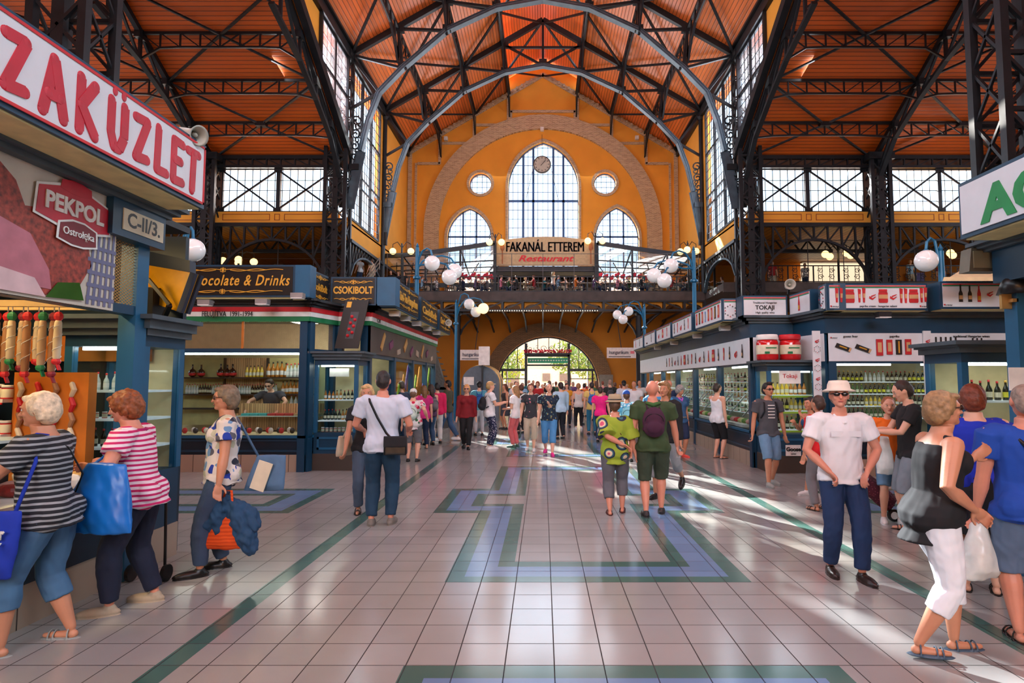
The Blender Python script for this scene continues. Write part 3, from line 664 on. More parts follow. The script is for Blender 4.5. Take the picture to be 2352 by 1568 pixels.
railing((-9.7, YB - .05, 7.2), (9.7, YB - .05, 7.2), 'scrolled iron balustrade along the restaurant bridge')
railing((-10.9, YT + 3, 7.2), (-31, YT + 3, 7.2), 'iron balustrade of the left side gallery behind the black shop signs')
railing((10.9, YT + 3, 7.2), (31, YT + 3, 7.2), 'iron balustrade of the right side gallery above the white shop signs')
# clock
cp = at(1245, 378, 41.5); t = thing('clock', 'round grey wall clock hanging in front of the tall window', 'clock', cp); cm = MB(); cm.M = Matrix.Translation(cp) @ Matrix.Rotation(R(90), 4, 'X')
cm.lathe([(.56, 0), (.64, .03), (.64, .1), (.56, .14)], (0, 0, -.07), 36); cm.M = cm.M; o = cm.build('rim', mat('grey clock metal', (92, 92, 88), .4, .3), t, True)
cm = MB(); cm.M = Matrix.Translation(cp) @ Matrix.Rotation(R(90), 4, 'X'); cm.lathe([(.55, 0), (.55, .02)], (0, 0, .06), 36); cm.build('face', mat('pale clock face', (188, 184, 170), .6), t)
h_ = MB()
for k in range(12):
    a = R(30 * k); h_.bar(cp + V((math.sin(a) * .42, -.1, math.cos(a) * .42)), cp + V((math.sin(a) * .52, -.1, math.cos(a) * .52)), .035)
h_.build('hour_marks', mat('black enamel', (18, 18, 18), .4), t).name = 'hour_mark'
for a, l, w_ in ((40, .42, .035), (42, .3, .06)): MB().bar(cp + V((-math.sin(R(a)) * .14, -.12, -math.cos(R(a)) * .14)), cp + V((math.sin(R(a)) * l, -.12, math.cos(R(a)) * l)), w_, .02).build('clock_hand', mat('black enamel', (0, 0, 0)), t)
MB().bar(cp + V((0, 0, .6)), cp + V((0, 0, 2.2)), .03).build('hanger', IRON, t)
for sx in (-.5, .5): MB().bar(cp + V((sx, 0, .4)), (cp.x + sx * 2.4, YW + .3, cp.z - 1.8), .03).build('stay', IRON, t)
# restaurant sign and canopy on the bridge
ys = YB + .9; t = thing('restaurant_sign', 'large cream restaurant sign board lettered in black and red', 'sign', (0.2, ys, 9.0))
a, b = at(1140, 553, ys), at(1368, 610, ys); x0, x1, zt, zb = a.x, b.x, a.z, b.z
top = [(x0 + (x1 - x0) * i / 12, zt + .28 * math.sin(math.pi * i / 12)) for i in range(12, -1, -1)]
MB().prism([(x0, zb), (x1, zb)] + top, w_y, ys, ys + .12).build('board', mat('cream sign board', (206, 172, 128), .6), t)
MB().box(x0 - .1, ys + .1, zb - .35, x1 + .1, ys + .3, zb - .02).build('lower_rail', IRON, t)
p = at(1252, 568, ys)
for dx_ in (-.022, 0, .022): lettering('FAKANÁL ETTEREM', (p.x + dx_, ys - .01, p.z), 'front', .9, mat('black lettering', (22, 22, 34), .5), t, fit=(at(1342, 568, ys).x - at(1164, 568, ys).x))
p = at(1255, 594, ys); lettering('Restaurant', (p.x, ys - .01, p.z), 'front', .55, mat('red lettering', (226, 30, 44), .5), t, fit=(at(1318, 568, ys).x - at(1190, 568, ys).x), bold=.012, shear=.35)
WD = mat('brown spoon wood', (168, 96, 52), .6)
for u in (1154, 1357):
    p = at(u, 572, ys); k = MB(); k.bar((p.x, ys - .03, p.z - .95), (p.x, ys - .03, p.z - .1), .07, .04); k.ell((p.x, ys - .03, p.z + .1), (.14, .03, .22))
    for e in (-.09, 0, .09): k.bar((p.x + e, ys - .03, p.z + .2), (p.x + e, ys - .03, p.z + .42), .035)
    k.build('fork_ornament', WD, t)
for s, sd, u0, u1 in ((-1, 'left', 1137, 872), (1, 'right', 1371, 1640)):
    t = thing('canopy', 'black curved restaurant canopy to the %s of the cream sign' % sd, 'canopy', (s * 5, ys, 7.2)); yq = ys
    pts = [at(u0 + (u1 - u0) * f, v_, yq) for f, v_ in ((0, 558), (.3, 570), (.6, 581), (.8, 586), (1, 588))]
    b_ = MB(); [b_.bar(p, q, .2, .26) for p, q in zip(pts, pts[1:])]; b_.build('front_beam', mat('black canopy frame', (20, 24, 34), .4), t)
    fr = MB(); gp = MB()
    for i, p in enumerate(pts):
        MB().bar(p, (p.x, p.y, 7.2), .12 if i else .2).build('post', IRON, t)
        back = V((p.x, YW - 1.2, 9.3)); fr.bar(p, back, .08)
        if i: gp.add([pts[i - 1], p, back, V((pts[i - 1].x, YW - 1.2, 9.3))], [(0, 1, 2, 3)])
    for yy in (1.5, 3.0, 4.2): fr.bar((pts[0].x, yq + yy, 9.9 - yy * .1), (pts[-1].x, yq + yy, 9.3), .07)
    for i in range(7): x = pts[0].x + (pts[-1].x - pts[0].x) * i / 7; fr.bar((x, yq + .2, 9.3), (x + s * .9, YW - 2, 9.2), .05)
    fr.build('rafter', IRON, t); gp.build('roof_pane', glass_mat('canopy glass', (200, 214, 220), .15, .3), t)
    MB().bar((pts[0].x, YW - 1.3, 8.55), (pts[-1].x, YW - 1.3, 8.55), .2, .3).build('back_beam', mat('blue grey beam', (60, 72, 84)), t)
t = thing('bar_counter', 'dark restaurant bar behind the guests under the cream sign', 'bar', (.2, 41, 7.2)); MB().box(-3.6, 41, 7.2, 4.0, 41.3, 8.2).build('counter_front', mat('dark bar wood', (58, 44, 36), .5, 0, .4, 4), t); MB().box(-3.6, 42.2, 7.2, 4.0, 42.3, 9.9).build('back_wall', mat('dim bar wall', (74, 62, 54), .7, 0, .5, 3), t); MB().box(-3.7, 40.9, 9.0, 4.1, 42.3, 9.3).build('bar_hood', mat('black canopy frame', (0, 0, 0)), t)
# lamps standing on the bridge, and the globe clusters inside the side galleries
MILK = glow('warm globe glass', (255, 214, 140), 2.2); WHT = mat('white globe glass', (240, 240, 238), .12, 0, .01, coat=.6, emit=.12)
def gallery_lamp(u, v, Y, du, n, label, lit=True):
    c = at(u, v, Y); t = thing('gallery_lamp', label, 'lamp', (c.x, Y, 7.2)); k = MB(); k.bar((c.x, Y, 7.2), (c.x, Y, c.z + .5), .09); r = du / F_PX * Y
    for i in range(n):
        a = math.pi * 2 * i / n + .3 if n > 2 else math.pi * i; d = V((math.cos(a), math.sin(a) * .6, 0)) * r
        k.tube([(c.x, Y, c.z + .2), V((c.x, Y, c.z + .6)) + d * .5, V((c.x, Y, c.z + .45)) + d, V((c.x, Y, c.z + .2)) + d], .025, 6)
        g = MB().ell(V((c.x, Y, c.z)) + d, .21, 14, 10).build('globe', MILK if lit else WHT, t, True)
    k.build('stem', IRON, t)
gallery_lamp(1138, 556, YB + .6, 14, 2, 'two-globe lamp at the left edge of the cream sign'); gallery_lamp(1367, 553, YB + .6, 17, 2, 'two-globe lamp at the right edge of the cream sign')
gallery_lamp(923, 577, YB + .2, 21, 2, 'two-globe lamp at the left end of the bridge'); gallery_lamp(1580, 576, YB + .2, 21, 3, 'three-globe lamp at the right end of the bridge')
gallery_lamp(548, 600, 33.9, 34, 4, 'cluster of warm globes inside the left gallery behind the arch'); gallery_lamp(1925, 585, 33.9, 34, 4, 'cluster of warm globes inside the right gallery, nearer the nave'); gallery_lamp(2160, 585, 33.9, 34, 4, 'cluster of warm globes inside the right gallery behind the white street globe')
# ================= market stalls
TEAL = mat('deep teal paint', (22, 62, 88), .38, 0, .14, 3); TEALL = mat('light teal paint', (30, 92, 128), .4, 0, .12, 3); TEALD = mat('dark teal panel', (16, 38, 54), .4, 0, .15, 3)
GREYC = mat('grey cornice paint', (72, 84, 92), .5); DARKC = mat('charcoal cornice', (44, 48, 52), .5)
BASET = tile_mat('cream plinth tile', (178, 160, 140), (70, 60, 52), .3, .4, .35, .06, .006)
CREAM = mat('cream stall wall', (214, 196, 150), .7); WHITEP = mat('white sign panel', (224, 226, 230), .4, 0, .03); BLACKP = mat('black sign panel', (22, 20, 20), .35)
GOLD = mat('gold lettering', (232, 172, 60), .4, .1, .08); REDP = mat('red paint', (206, 30, 40), .5); GRNP = mat('green paint', (20, 120, 70), .5); WHP = mat('white paint', (236, 232, 226), .5)
GRILLE = mesh_grille_mat(); SHELFW = mat('white shelf', (226, 230, 232), .5, emit=.25); WOODS = board_mat('vertical slat wood', (198, 152, 104), 0, .05, .5, .3)  # SHELFW: faint emission makes the white shelves look lit by themselves
ORANGEW = mat('orange stained wood', (206, 116, 34), .5, 0, .2, 3); SHOPGL = glass_mat('shop glass', (236, 244, 244), .035); TUBE = glow('fluorescent tube', (255, 250, 238), 16)
SOFFIT = mat('yellow lit soffit', (232, 214, 150), .6)  # warm lamp light on the sign undersides is put into this yellow
def facade(t, p0, p1, posts, base=.32, panel=.68, g0=.68, g1=2.25, h0=2.33, h1=2.85, head='grille', top=3.12, band=None, orange=True, postw=.14, glass=True):
    """one straight side of a stall from p0 to p1 (plan), outward side on the right of the walking direction; posts = fractions"""
    p0 = V((p0[0], p0[1], 0)); p1 = V((p1[0], p1[1], 0)); d = (p1 - p0); L = d.length; d /= L; n = V((d.y, -d.x, 0)); Z = V((0, 0, 1))
    def pl(a0, a1, z0, z1, e0, e1, mb=None):
        mb = mb or MB(); q = [p0 + d * a + n * e + Z * z for z in (z0, z1) for a, e in ((a0, e0), (a1, e0), (a1, e1), (a0, e1))]
        return mb.add(q, [(0, 3, 2, 1), (4, 5, 6, 7), (0, 1, 5, 4), (1, 2, 6, 5), (2, 3, 7, 6), (3, 0, 4, 7)])
    pl(0, L, 0, base, -.1, .02).build('plinth', BASET, t); pl(0, L, base, panel, -.08, 0).build('lower_panel', TEALD, t); pl(0, L, panel - .05, panel, -.1, .05).build('sill', TEALL, t)
    ps = [f * L for f in posts]
    for a in ps: a = min(max(a, postw / 2), L - postw / 2); pl(a - postw / 2, a + postw / 2, 0, top, -.09, .05).build('post', TEAL, t)
    for a, b in zip(ps, ps[1:]):
        if b - a > .25:
            fr = MB(); pl(a + .1, b - .1, base + .05, base + .09, 0, .015, fr); pl(a + .1, b - .1, panel - .11, panel - .07, 0, .015, fr); pl(a + .1, a + .14, base + .05, panel - .07, 0, .015, fr); pl(b - .14, b - .1, base + .05, panel - .07, 0, .015, fr); fr.build('panel_moulding', TEAL, t)
            if glass: pl(a, b, g0, g1, -.03, -.022).build('glass_pane', SHOPGL, t)
    pl(0, L, g1, h0, -.08, .03).build('rail', TEAL, t)
    if head == 'grille':
        q = MB(); q.add([p0 + Z * h0 + n * .01, p1 + Z * h0 + n * .01, p1 + Z * h1 + n * .01, p0 + Z * h1 + n * .01], [(0, 1, 2, 3)]); q.build('mesh_grille', GRILLE, t)
        if orange:
            for a, b in zip(ps, ps[1:]): pl((a + b) / 2 - .02, (a + b) / 2 + .02, h0, h1, 0, .03).build('grille_bar', ORANGEW, t)
    elif head is not None: pl(0, L, h0, h1, -.02, .06).build('fascia_panel', head, t)
    if band == 'tricolor':
        h = (top - h1) / 3
        for k, m in enumerate((GRNP, WHP, REDP)): pl(-.05, L + .05, h1 + h * k, h1 + h * (k + 1), -.1, .08 + .01 * k).build('tricolour_stripe', m, t)
    else: pl(-.05, L + .05, h1, top, -.1, .06).build('frieze', TEAL, t)
    c = MB()
    for k, (e, z) in enumerate(((.10, 0), (.16, .05), (.24, .1))): pl(-e, L + e, top + z, top + z + .05, -.1, e, c)
    c.build('cornice', DARKC if band else GREYC, t)
def sign_box(x0, y0, x1, y1, z0, z1, face, label, frame=TEAL, panel=WHITEP, tri=False, group=None):
    """box between two plan points; returns thing and a placer (a,z)->point on its face"""
    p0 = V((x0, y0, 0)); p1 = V((x1, y1, 0)); d = p1 - p0; L = d.length; d /= L; n = V((d.y, -d.x, 0)); Z = V((0, 0, 1)); t = thing('shop_sign', label, 'sign', p0 + Z * z0, group)
    def pl(a0, a1, z0, z1, e0, e1):
        q = [p0 + d * a + n * e + Z * z for z in (z0, z1) for a, e in ((a0, e0), (a1, e0), (a1, e1), (a0, e1))]; return MB().add(q, [(0, 3, 2, 1), (4, 5, 6, 7), (0, 1, 5, 4), (1, 2, 6, 5), (2, 3, 7, 6), (3, 0, 4, 7)])
    pl(0, L, z0, z1, -.34, 0).build('casing', frame, t); pl(.035, L - .035, z0 + .035, z1 - .035, -.01, .012).build('face_panel', panel, t)
    pl(.03, L - .03, z0 - .012, z0 + .005, -.32, -.03).build('soffit', SOFFIT, t)
    if tri: pl(.035, L - .035, z1 - .06, z1 - .04, .01, .016).build('red_stripe', REDP, t); pl(.035, L - .035, z1 - .085, z1 - .065, .01, .016).build('green_stripe', GRNP, t)
    P = lambda a, z, e=.02: p0 + d * a + n * e + Z * (z0 + z); P.d = d; P.L = L; P.n = n; P.h = z1 - z0; return t, P
def stroke(mb, P, pts, w_=.008, e=.02):
    q = [P(a, z, e) for a, z in pts]
    for a, b in zip(q, q[1:]): mb.bar(a, b, w_, w_)
def flourish(t, P, z, m=GOLD):
    mb = MB(); c = P.L / 2; W = P.L * .42
    for s in (-1, 1):
        stroke(mb, P, [(c + s * W * f, z + .018 * math.sin(f * 9)) for f in [i / 14 for i in range(15)]], .01); stroke(mb, P, [(c + s * W * (.12 + .6 * f), z - .02 * math.sin(f * 3.14 * 2)) for f in [i / 10 for i in range(11)]], .012)
        stroke(mb, P, [(c + s * (.03 + .02 * math.cos(a)), z + .035 * math.sin(a)) for a in [k * .6 for k in range(11)]], .009)
    stroke(mb, P, [(c, z - .05), (c, z + .05)], .012); mb.build('gilt_flourish', m, t)
def sign_text(t, P, txt, z, size, m, fit=None, **kw): lettering(txt, P(P.L / 2, z, .016), P.d, size, m, t, fit=fit, **kw)
# small printed pictures (flat shapes on the sign face)
PR = [mat('print red', (196, 38, 44), .5), mat('print dark bottle', (34, 26, 24), .5), mat('print tan', (206, 160, 110), .5), mat('print green', (84, 128, 60), .5), mat('print gold', (206, 150, 40), .5), mat('print light blue', (80, 140, 190), .5)]
def pic(mb, P, kind, a, z, h):
    lay = [0]
    def poly(pts, k):
        lay[0] += 1; e = .02 + .002 * min(lay[0], 3) + (.0007 * (lay[0] % 3) if lay[0] > 3 else 0)
        mb.cur = k; q = [P(a + x * h, z + y * h, .013) for x, y in pts]; q2 = [P(a + x * h, z + y * h, e) for x, y in pts]; n = len(q)
        mb.add(q + q2, [tuple(range(n, 2 * n))] + [(i, (i + 1) % n, n + (i + 1) % n, n + i) for i in range(n)])
    if kind == 'bottle': poly([(-.11, 0), (.11, 0), (.11, .5), (.04, .68), (.04, 1), (-.04, 1), (-.04, .68), (-.11, .5)], 1); poly([(-.1, .15), (.1, .15), (.1, .38), (-.1, .38)], 2)
    if kind == 'redbottle': poly([(-.1, 0), (.1, 0), (.1, .5), (.03, .8), (.03, 1), (-.03, 1), (-.03, .8), (-.1, .5)], 0); poly([(-.09, .1), (.09, .1), (.09, .35), (-.09, .35)], 4)
    if kind == 'jar': poly([(-.3, 0), (.3, 0), (.34, .1), (.34, .7), (.3, .8), (-.3, .8), (-.34, .7), (-.34, .1)], 0); poly([(-.3, .82), (.3, .82), (.3, 1), (-.3, 1)], 0); poly([(-.33, .3), (.33, .3), (.33, .6), (-.33, .6)], 2)
    if kind == 'salami': poly([(-.07, 0), (.05, -.02), (.12, .95), (-.1, 1)], 0); poly([(-.05, .3), (.07, .3), (.09, .6), (-.06, .6)], 2)
    if kind == 'pack': poly([(-.2, 0), (.2, 0), (.2, 1), (-.2, 1)], 0); poly([(-.12, .2), (.12, .2), (.12, .8), (-.12, .8)], 2)
    if kind == 'packb': poly([(-.2, 0), (.2, 0), (.2, 1), (-.2, 1)], 1); poly([(-.05, .1), (.05, .1), (.05, .9), (-.05, .9)], 4)
    if kind == 'blue': poly([(-.12, 0), (.12, 0), (.12, .9), (-.12, .9)], 5); poly([(-.06, .2), (.06, .2), (.06, .7), (-.06, .7)], 2)
    if kind == 'loaf': poly([(-.8, .3), (.6, -.2), (.8, .15), (-.6, .7)], 1); poly([(.6, -.2), (.8, .15), (.62, .25), (.45, -.1)], 2); poly([(-.4, .35), (.3, .1), (.35, .2), (-.35, .45)], 4)
    if kind == 'pepper': poly([(-.3, .2), (0, .05), (.3, .3), (.28, .36), (0, .2), (-.25, .4)], 0); poly([(-.1, .3), (.3, .5), (.28, .56), (-.12, .42)], 0)
    if kind == 'fruit': poly([(-.3, 0), (0, -.05), (.3, .05), (.2, .4), (-.1, .5), (-.3, .3)], 4); poly([(0, .1), (.25, .05), (.3, .3), (.1, .35)], 0)
    if kind == 'leaf':
        for k in range(5): poly([(-.4 + .17 * k, .05 * math.sin(k)), (-.3 + .17 * k, .1), (-.34 + .17 * k, -.06)], 1)
        poly([(-.48, .0), (-.36, 0), (-.36, .14), (-.48, .14)], 0)
    if kind == 'rosette':
        for k in range(12): c, s_ = math.cos(k * math.pi / 6), math.sin(k * math.pi / 6); rr = .4 + .07 * (k % 2); poly([(c * rr - .05, s_ * rr + .45), (c * rr + .05, s_ * rr + .45), (c * rr, s_ * rr + .55)], 0 if k % 3 == 0 else 1)
def pics(t, P, items):
    mb = MB()
    for k, a, z, h in items: pic(mb, P, k, a, z, h)
    mb.build('printed_picture', PR, t)
# ---------- stall of black and gold signs (left, middle distance)
t = thing('market_stall', 'teal chocolate and drinks stall with black and gold signs left of the aisle', 'market stall', (-6, 14, 0))
facade(t, (-9.8, 11.4), (-4.5, 11.4), (0, .53, 1), band='tricolor')
facade(t, (-4.5, 11.4), (-4.25, 12.25), (0, 1), band='tricolor', orange=False); facade(t, (-4.25, 12.25), (-3.6, 12.25), (0, 1), band='tricolor', orange=False)
BROWNP = mat('dark chocolate banner', (74, 64, 62), .4, 0, .25, 2)
facade(t, (-3.6, 12.25), (-3.6, 19.8), (0, .28, .55, .8, 1), base=.3, panel=.8, g0=.8, g1=2.2, h0=2.28, h1=2.85, head=BROWNP, band='tricolor')
for q in ((-9.8, 11.5, 14.6), ):
    MB().box(-9.8, 14.5, 0, -3.7, 14.6, 3.1).build('back_wall', CREAM, t)
MB().box(-9.8, 11.45, 3.1, -4.55, 19.8, 3.2).build('roof', DARKC, t); MB().box(-4.55, 12.3, 3.1, -3.65, 19.8, 3.2).build('roof', DARKC, t)
MB().box(-9.8, 11.5, .62, -4.6, 12.3, .68).build('display_counter', CREAM, t)
MB().box(-7.0, 11.55, 2.22, -4.6, 11.62, 2.26).build('strip_light', TUBE, t)
MB().box(-5.6, 13, 3.02, -4.7, 13.6, 3.08).build('ceiling_light', TUBE, t); MB().box(-4.4, 15, 3.02, -3.9, 19, 3.08).build('ceiling_light', TUBE, t)
# chocolate pictures on the long banner
nb = MB()
for i in range(9):
    y = 13.0 + i * .72; nb.cur = i % 3; nb.bar((-3.53, y, 2.4 + .1 * (i % 2)), (-3.53, y + .3, 2.75 - .15 * (i % 3)), .12 + .04 * (i % 2), .02, up=(1, 0, 0))
nb.build('banner_picture', [mat('gold wrap', (196, 140, 80), .4), mat('violet flower print', (120, 56, 88), .5), mat('pale chocolate print', (178, 150, 130), .5)], t)
nb = MB()
for i, (y, z) in enumerate([(13.4 + .5 * k, 1.3 + .25 * (k % 3)) for k in range(12)]):
    nb.cur = i % 4; nb.bar((-3.66, y, z - .3), (-3.66, y + .35, z + .3), .18, .02, up=(1, 0, 0))
nb.build('window_poster', [mat('poster orange', (244, 150, 30), .5), mat('poster violet', (96, 62, 140), .5), mat('poster magenta', (190, 40, 110), .5), mat('poster lime', (170, 200, 50), .5)], t)
# signs of the black and gold stall
YG = 10.95
def xat(u, Y): return (u - 1247) / F_PX * Y
g_ = 'black and gold shop signs'
t2, P = sign_box(xat(340, YG), YG, xat(672, YG), YG, 3.26, 3.86, 0, 'long black sign lettered for chocolate and drinks in gold', panel=BLACKP)
lettering('Chocolate & Drinks', P(xat(543, YG) - xat(340, YG), .3), 'front', .28, GOLD, t2, fit=1.9, shear=.3, bold=.004, space=1.15); flourish(t2, P, .1); flourish(t2, P, .5)
MB().box(xat(672, YG) + .002, YG, 3.26, xat(672, YG) + .28, YG + .3, 3.86).build('end_block', TEALL, t2)
t2, P = sign_box(xat(706, 11.1), 11.1, xat(750, 12.0), 12.0, 3.24, 3.82, 0, 'small angled black sign with gold letters in the stall corner', panel=BLACKP); sign_text(t2, P, 'CsokiBolt', .28, .2, GOLD, fit=P.L * .8, bold=.004); flourish(t2, P, .1); flourish(t2, P, .48)
t2, P = sign_box(xat(756, 12.0), 12.0, xat(861, 12.0), 12.0, 3.24, 3.82, 0, 'front black sign with gold capital letters above the tilted poster', panel=BLACKP); sign_text(t2, P, 'CSOKIBOLT', .3, .2, GOLD, fit=P.L * .88, bold=.006); flourish(t2, P, .12); flourish(t2, P, .47)
MB().box(xat(862, 12.0), 12.02, 3.24, xat(905, 12.0) , 12.4, 3.82).build('end_block', TEALL, t2)
xs_ = -3.05
def yat(u, X): return F_PX * X / (u - 1247)
for (ua, ub, txt, lab) in ((908, 959, 'Kávé-Tea-Hungarikum', 'black and gold sign for coffee and tea on the aisle side, nearest'), (965, 1003, 'CsokiBolt', 'black and gold sign on the aisle side, second of three'), (1008, 1033, 'Chocolate & Drinks', 'farthest black and gold sign on the aisle side')):
    ya, yb_ = yat(ua, xs_), yat(ub, xs_); t2, P = sign_box(xs_, ya, xs_, yb_, 3.22, 3.82, 0, lab, panel=BLACKP); sign_text(t2, P, txt, .3, .26, GOLD, fit=P.L * .85, bold=.008); flourish(t2, P, .12); flourish(t2, P, .5)
lettering('FELÚJÍTVA  1991-1994', (xat(520, 11.3), 11.27, 2.98), 'front', .14, mat('black enamel', (0, 0, 0)), t, fit=.96); lettering('C-I/1', (-3.49, 12.65, 2.98), (0, 1, 0), .12, mat('black enamel', (0, 0, 0)), t)
def floodlight(loc, label, m=mat('silver lamp', (176, 180, 184), .3, .6)):
    t = thing('floodlight', label, 'floodlight', loc, 'small floodlights over the stall signs'); x, y, z = loc; MB().box(x - .11, y - .05, z, x + .11, y + .09, z + .09).build('housing', m, t); MB().box(x - .1, y - .06, z - .015, x + .1, y + .08, z).build('lens', WHP, t); MB().bar((x, y + .08, z + .05), (x, y + .3, z + .09), .03).build('arm', m, t)
for u, v in ((470, 700), (602, 698), (683, 684)): p = at(u, v, 10.75); floodlight(p, 'silver floodlight under the long chocolate sign, at its %s' % {470: 'left', 602: 'middle', 683: 'right end'}[u])
for i, y in enumerate((12.6, 13.6, 14.8, 16.2, 17.6)): floodlight((-3.15, y, 3.1), 'silver floodlight below the aisle-side black signs, number %s outward' % ('one', 'two', 'three', 'four', 'five')[i])
# glass display case (vitrine)
def vitrine(x0, y0, x1, y1, z0, z1, zt, label, shelves, front='y', lit=True):
    t = thing('display_case', label, 'display case', (x0, y0, 0))
    MB().box(x0, y0, 0, x1, y1, .32).build('plinth', BASET, t); MB().box(x0 + .01, y0 + .01, .32, x1 - .01, y1 - .01, z0).build('lower_panel', TEAL, t)
    fr = MB()
    for (a, b, c, d) in ((x0 + .08, y0 - .005, x1 - .08, y0 + .01),): fr.box(a, b, .4, c, d, .44); fr.box(a, b, z0 - .12, c, d, z0 - .08); fr.box(a, b, .4, a + .04, d, z0 - .08); fr.box(c - .04, b, .4, c, d, z0 - .08)
    fr.build('panel_moulding', TEALL, t)
    for a, b in ((x0, y0), (x1 - .07, y0), (x0, y1 - .07), (x1 - .07, y1 - .07)): MB().box(a, b, z0, a + .07, b + .07, z1).build('post', TEALL, t)
    MB().box(x0, y0, z1, x1, y1, z1 + .1).build('head', TEAL, t); c = MB(); c.box(x0 - .05, y0 - .05, z1 + .1, x1 + .05, y1 + .03, z1 + .16); c.box(x0 - .1, y0 - .1, z1 + .16, x1 + .1, y1 + .03, zt - .04); c.box(x0 - .16, y0 - .16, zt - .04, x1 + .16, y1 + .03, zt); c.build('cornice', GREYC, t)
    g = MB().box(x0 + .07, y0 + .02, z0, x1 - .07, y0 + .026, z1); g.build('glass_pane', SHOPGL, t)
    for xs in (x0 + .02, x1 - .026): MB().box(xs, y0 + .07, z0, xs + .006, y1 - .07, z1).build('glass_pane', SHOPGL, t)
    MB().box(x0 + .07, y1 - .03, z0, x1 - .07, y1 - .01, z1).build('back_panel', CREAM, t)
    if lit: MB().box(x0 + .1, y0 + .08, z1 - .03, x1 - .1, y0 + .12, z1 - .005).build('strip_light', TUBE, t)
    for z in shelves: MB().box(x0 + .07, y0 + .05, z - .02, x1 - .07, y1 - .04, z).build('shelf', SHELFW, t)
    return t
vitrine(-4.42, 11.55, -3.58, 12.2, .72, 2.02, 2.28, 'teal glass display case in the corner of the chocolate stall', (.95, 1.35))
# goods
def mk(name, prof, mats, splits=None, n=10, label=''):
    mb = MB(); mb.lathe(prof, n=n); me = bpy.data.meshes.new(name); me.from_pydata(mb.v, [], mb.f)
    for m in mats: me.materials.append(m)
    for p in me.polygons:
        z = sum(me.vertices[i].co.z for i in p.vertices) / len(p.vertices); p.material_index = sum(1 for s_ in (splits or ()) if z > s_) % max(1, len(mats)) if splits else 0; p.use_smooth = True
    return me
DG = mat('dark bottle glass', (24, 28, 20), .08, 0, .1); AMB = mat('amber spirit', (188, 116, 40), .12); YLW = mat('yellow label', (224, 214, 60), .5); CRM = mat('cream label', (226, 216, 188), .6); GRB = mat('green bottle glass', (60, 96, 40), .08); BLK = mat('black enamel', (0, 0, 0)); CLR = mat('clear bottle', (200, 206, 200), .08)
BP = [(.036, 0), (.038, .02), (.038, .13), (.034, .155), (.014, .2), (.013, .26), (.015, .265)]
def bottle_mesh(name, glass, lab, cap): return mk(name, [(.036, 0), (.038, .02), (.038, .04), (.0385, .045), (.0385, .11), (.038, .115), (.038, .135), (.03, .165), (.014, .2), (.013, .235), (.0145, .24), (.0145, .265)], [glass, lab, glass, cap], (.042, .112, .237), 9)
BM = {'dark': bottle_mesh('bottle_dark', DG, CRM, REDP), 'amber': bottle_mesh('bottle_amber', AMB, WHP, DG), 'yellow': bottle_mesh('bottle_yellow', DG, YLW, GOLD), 'green': bottle_mesh('bottle_green', GRB, CRM, YLW), 'clear': bottle_mesh('bottle_clear', CLR, WHP, REDP), 'gold': bottle_mesh('bottle_gold', mat('golden wine', (226, 186, 60), .1), CRM, DG)}
RND = mk('bottle_round', [(.02, 0), (.06, .03), (.07, .08), (.05, .13), (.016, .16), (.014, .23), (.018, .24)], [mat('black round bottle', (28, 18, 18), .15), REDP, mat('black round bottle', (0, 0, 0))], (.05, .09), 12)
JAR = mk('jar', [(.034, 0), (.036, .01), (.036, .07), (.03, .078), (.034, .08), (.034, .098)], [REDP, CRM, REDP, WHP], (.02, .055, .079), 9)
def put(me, name, loc, label, cat, group, s=1.0, rz=0, tilt=0):
    o = bpy.data.objects.new(name, me); COL.objects.link(o); o.location = loc; o.scale = (s, s, s * random.uniform(.94, 1.06)); o.rotation_euler = (tilt, 0, rz); return tag(o, label, cat, group)
def row(kinds, p0, p1, step, label, group, s=1.0, name='bottle', cat='bottle', skip=0):
    p0 = V(p0); p1 = V(p1); L = (p1 - p0).length; d = (p1 - p0) / L; a = 0; k = 0
    while a < L:
        if random.random() > skip:
            me = kinds[(k // 5) % len(kinds)] if len(kinds) > 1 else kinds[0]
            put(me, name, p0 + d * a, label, cat, group, s)
        a += step; k += 1
# shelves in the chocolate stall
for z, lab in ((1.80, 'upper'), (1.42, 'middle'), (1.1, 'lower')):
    MB().box(-8.3, 13.6, z - .03, -5.3, 13.9, z).build('wall_shelf', mat('dark shelf', (40, 34, 30), .5)); o = bpy.context.scene.collection.objects[-1]; tag(o, '%s dark shelf on the back wall of the chocolate stall' % lab, 'shelf')
for x, y in ((-8.05, 0), (-7.85, 0), (-7.4, 0), (-7.25, 0), (-7.13, 0)): put(RND, 'round_bottle', (x, 13.72, 1.8), 'round black liqueur bottle on the upper shelf of the chocolate stall', 'bottle', 'round black bottles on the upper shelf', 1.25)
row([BM['gold']], (-6.80, 13.72, 1.8), (-6.45, 13.72, 1.8), .085, 'golden bottle in the middle of the upper chocolate stall shelf', 'golden bottles upper shelf', 1.05)
row([BM['amber']], (-6.30, 13.72, 1.8), (-5.90, 13.72, 1.8), .1, 'amber liqueur bottle right on the upper chocolate stall shelf', 'amber bottles upper shelf', 1.3)
row([BM['clear']], (-5.87, 13.72, 1.8), (-5.50, 13.72, 1.8), .085, 'pale bottle at the right end of the upper chocolate stall shelf', 'pale bottles upper shelf', 1.2)
row([BM['clear'], BM['dark']], (-8.15, 13.7, 1.42), (-6.05, 13.7, 1.42), .06, 'slim dark-necked bottle in the long row of the middle chocolate stall shelf', 'long row of bottles middle shelf', .85)
row([BM['amber'], BM['clear']], (-5.95, 13.7, 1.42), (-5.50, 13.7, 1.42), .085, 'amber bottle at the right of the middle chocolate stall shelf', 'bottles right of the middle shelf', 1.15)
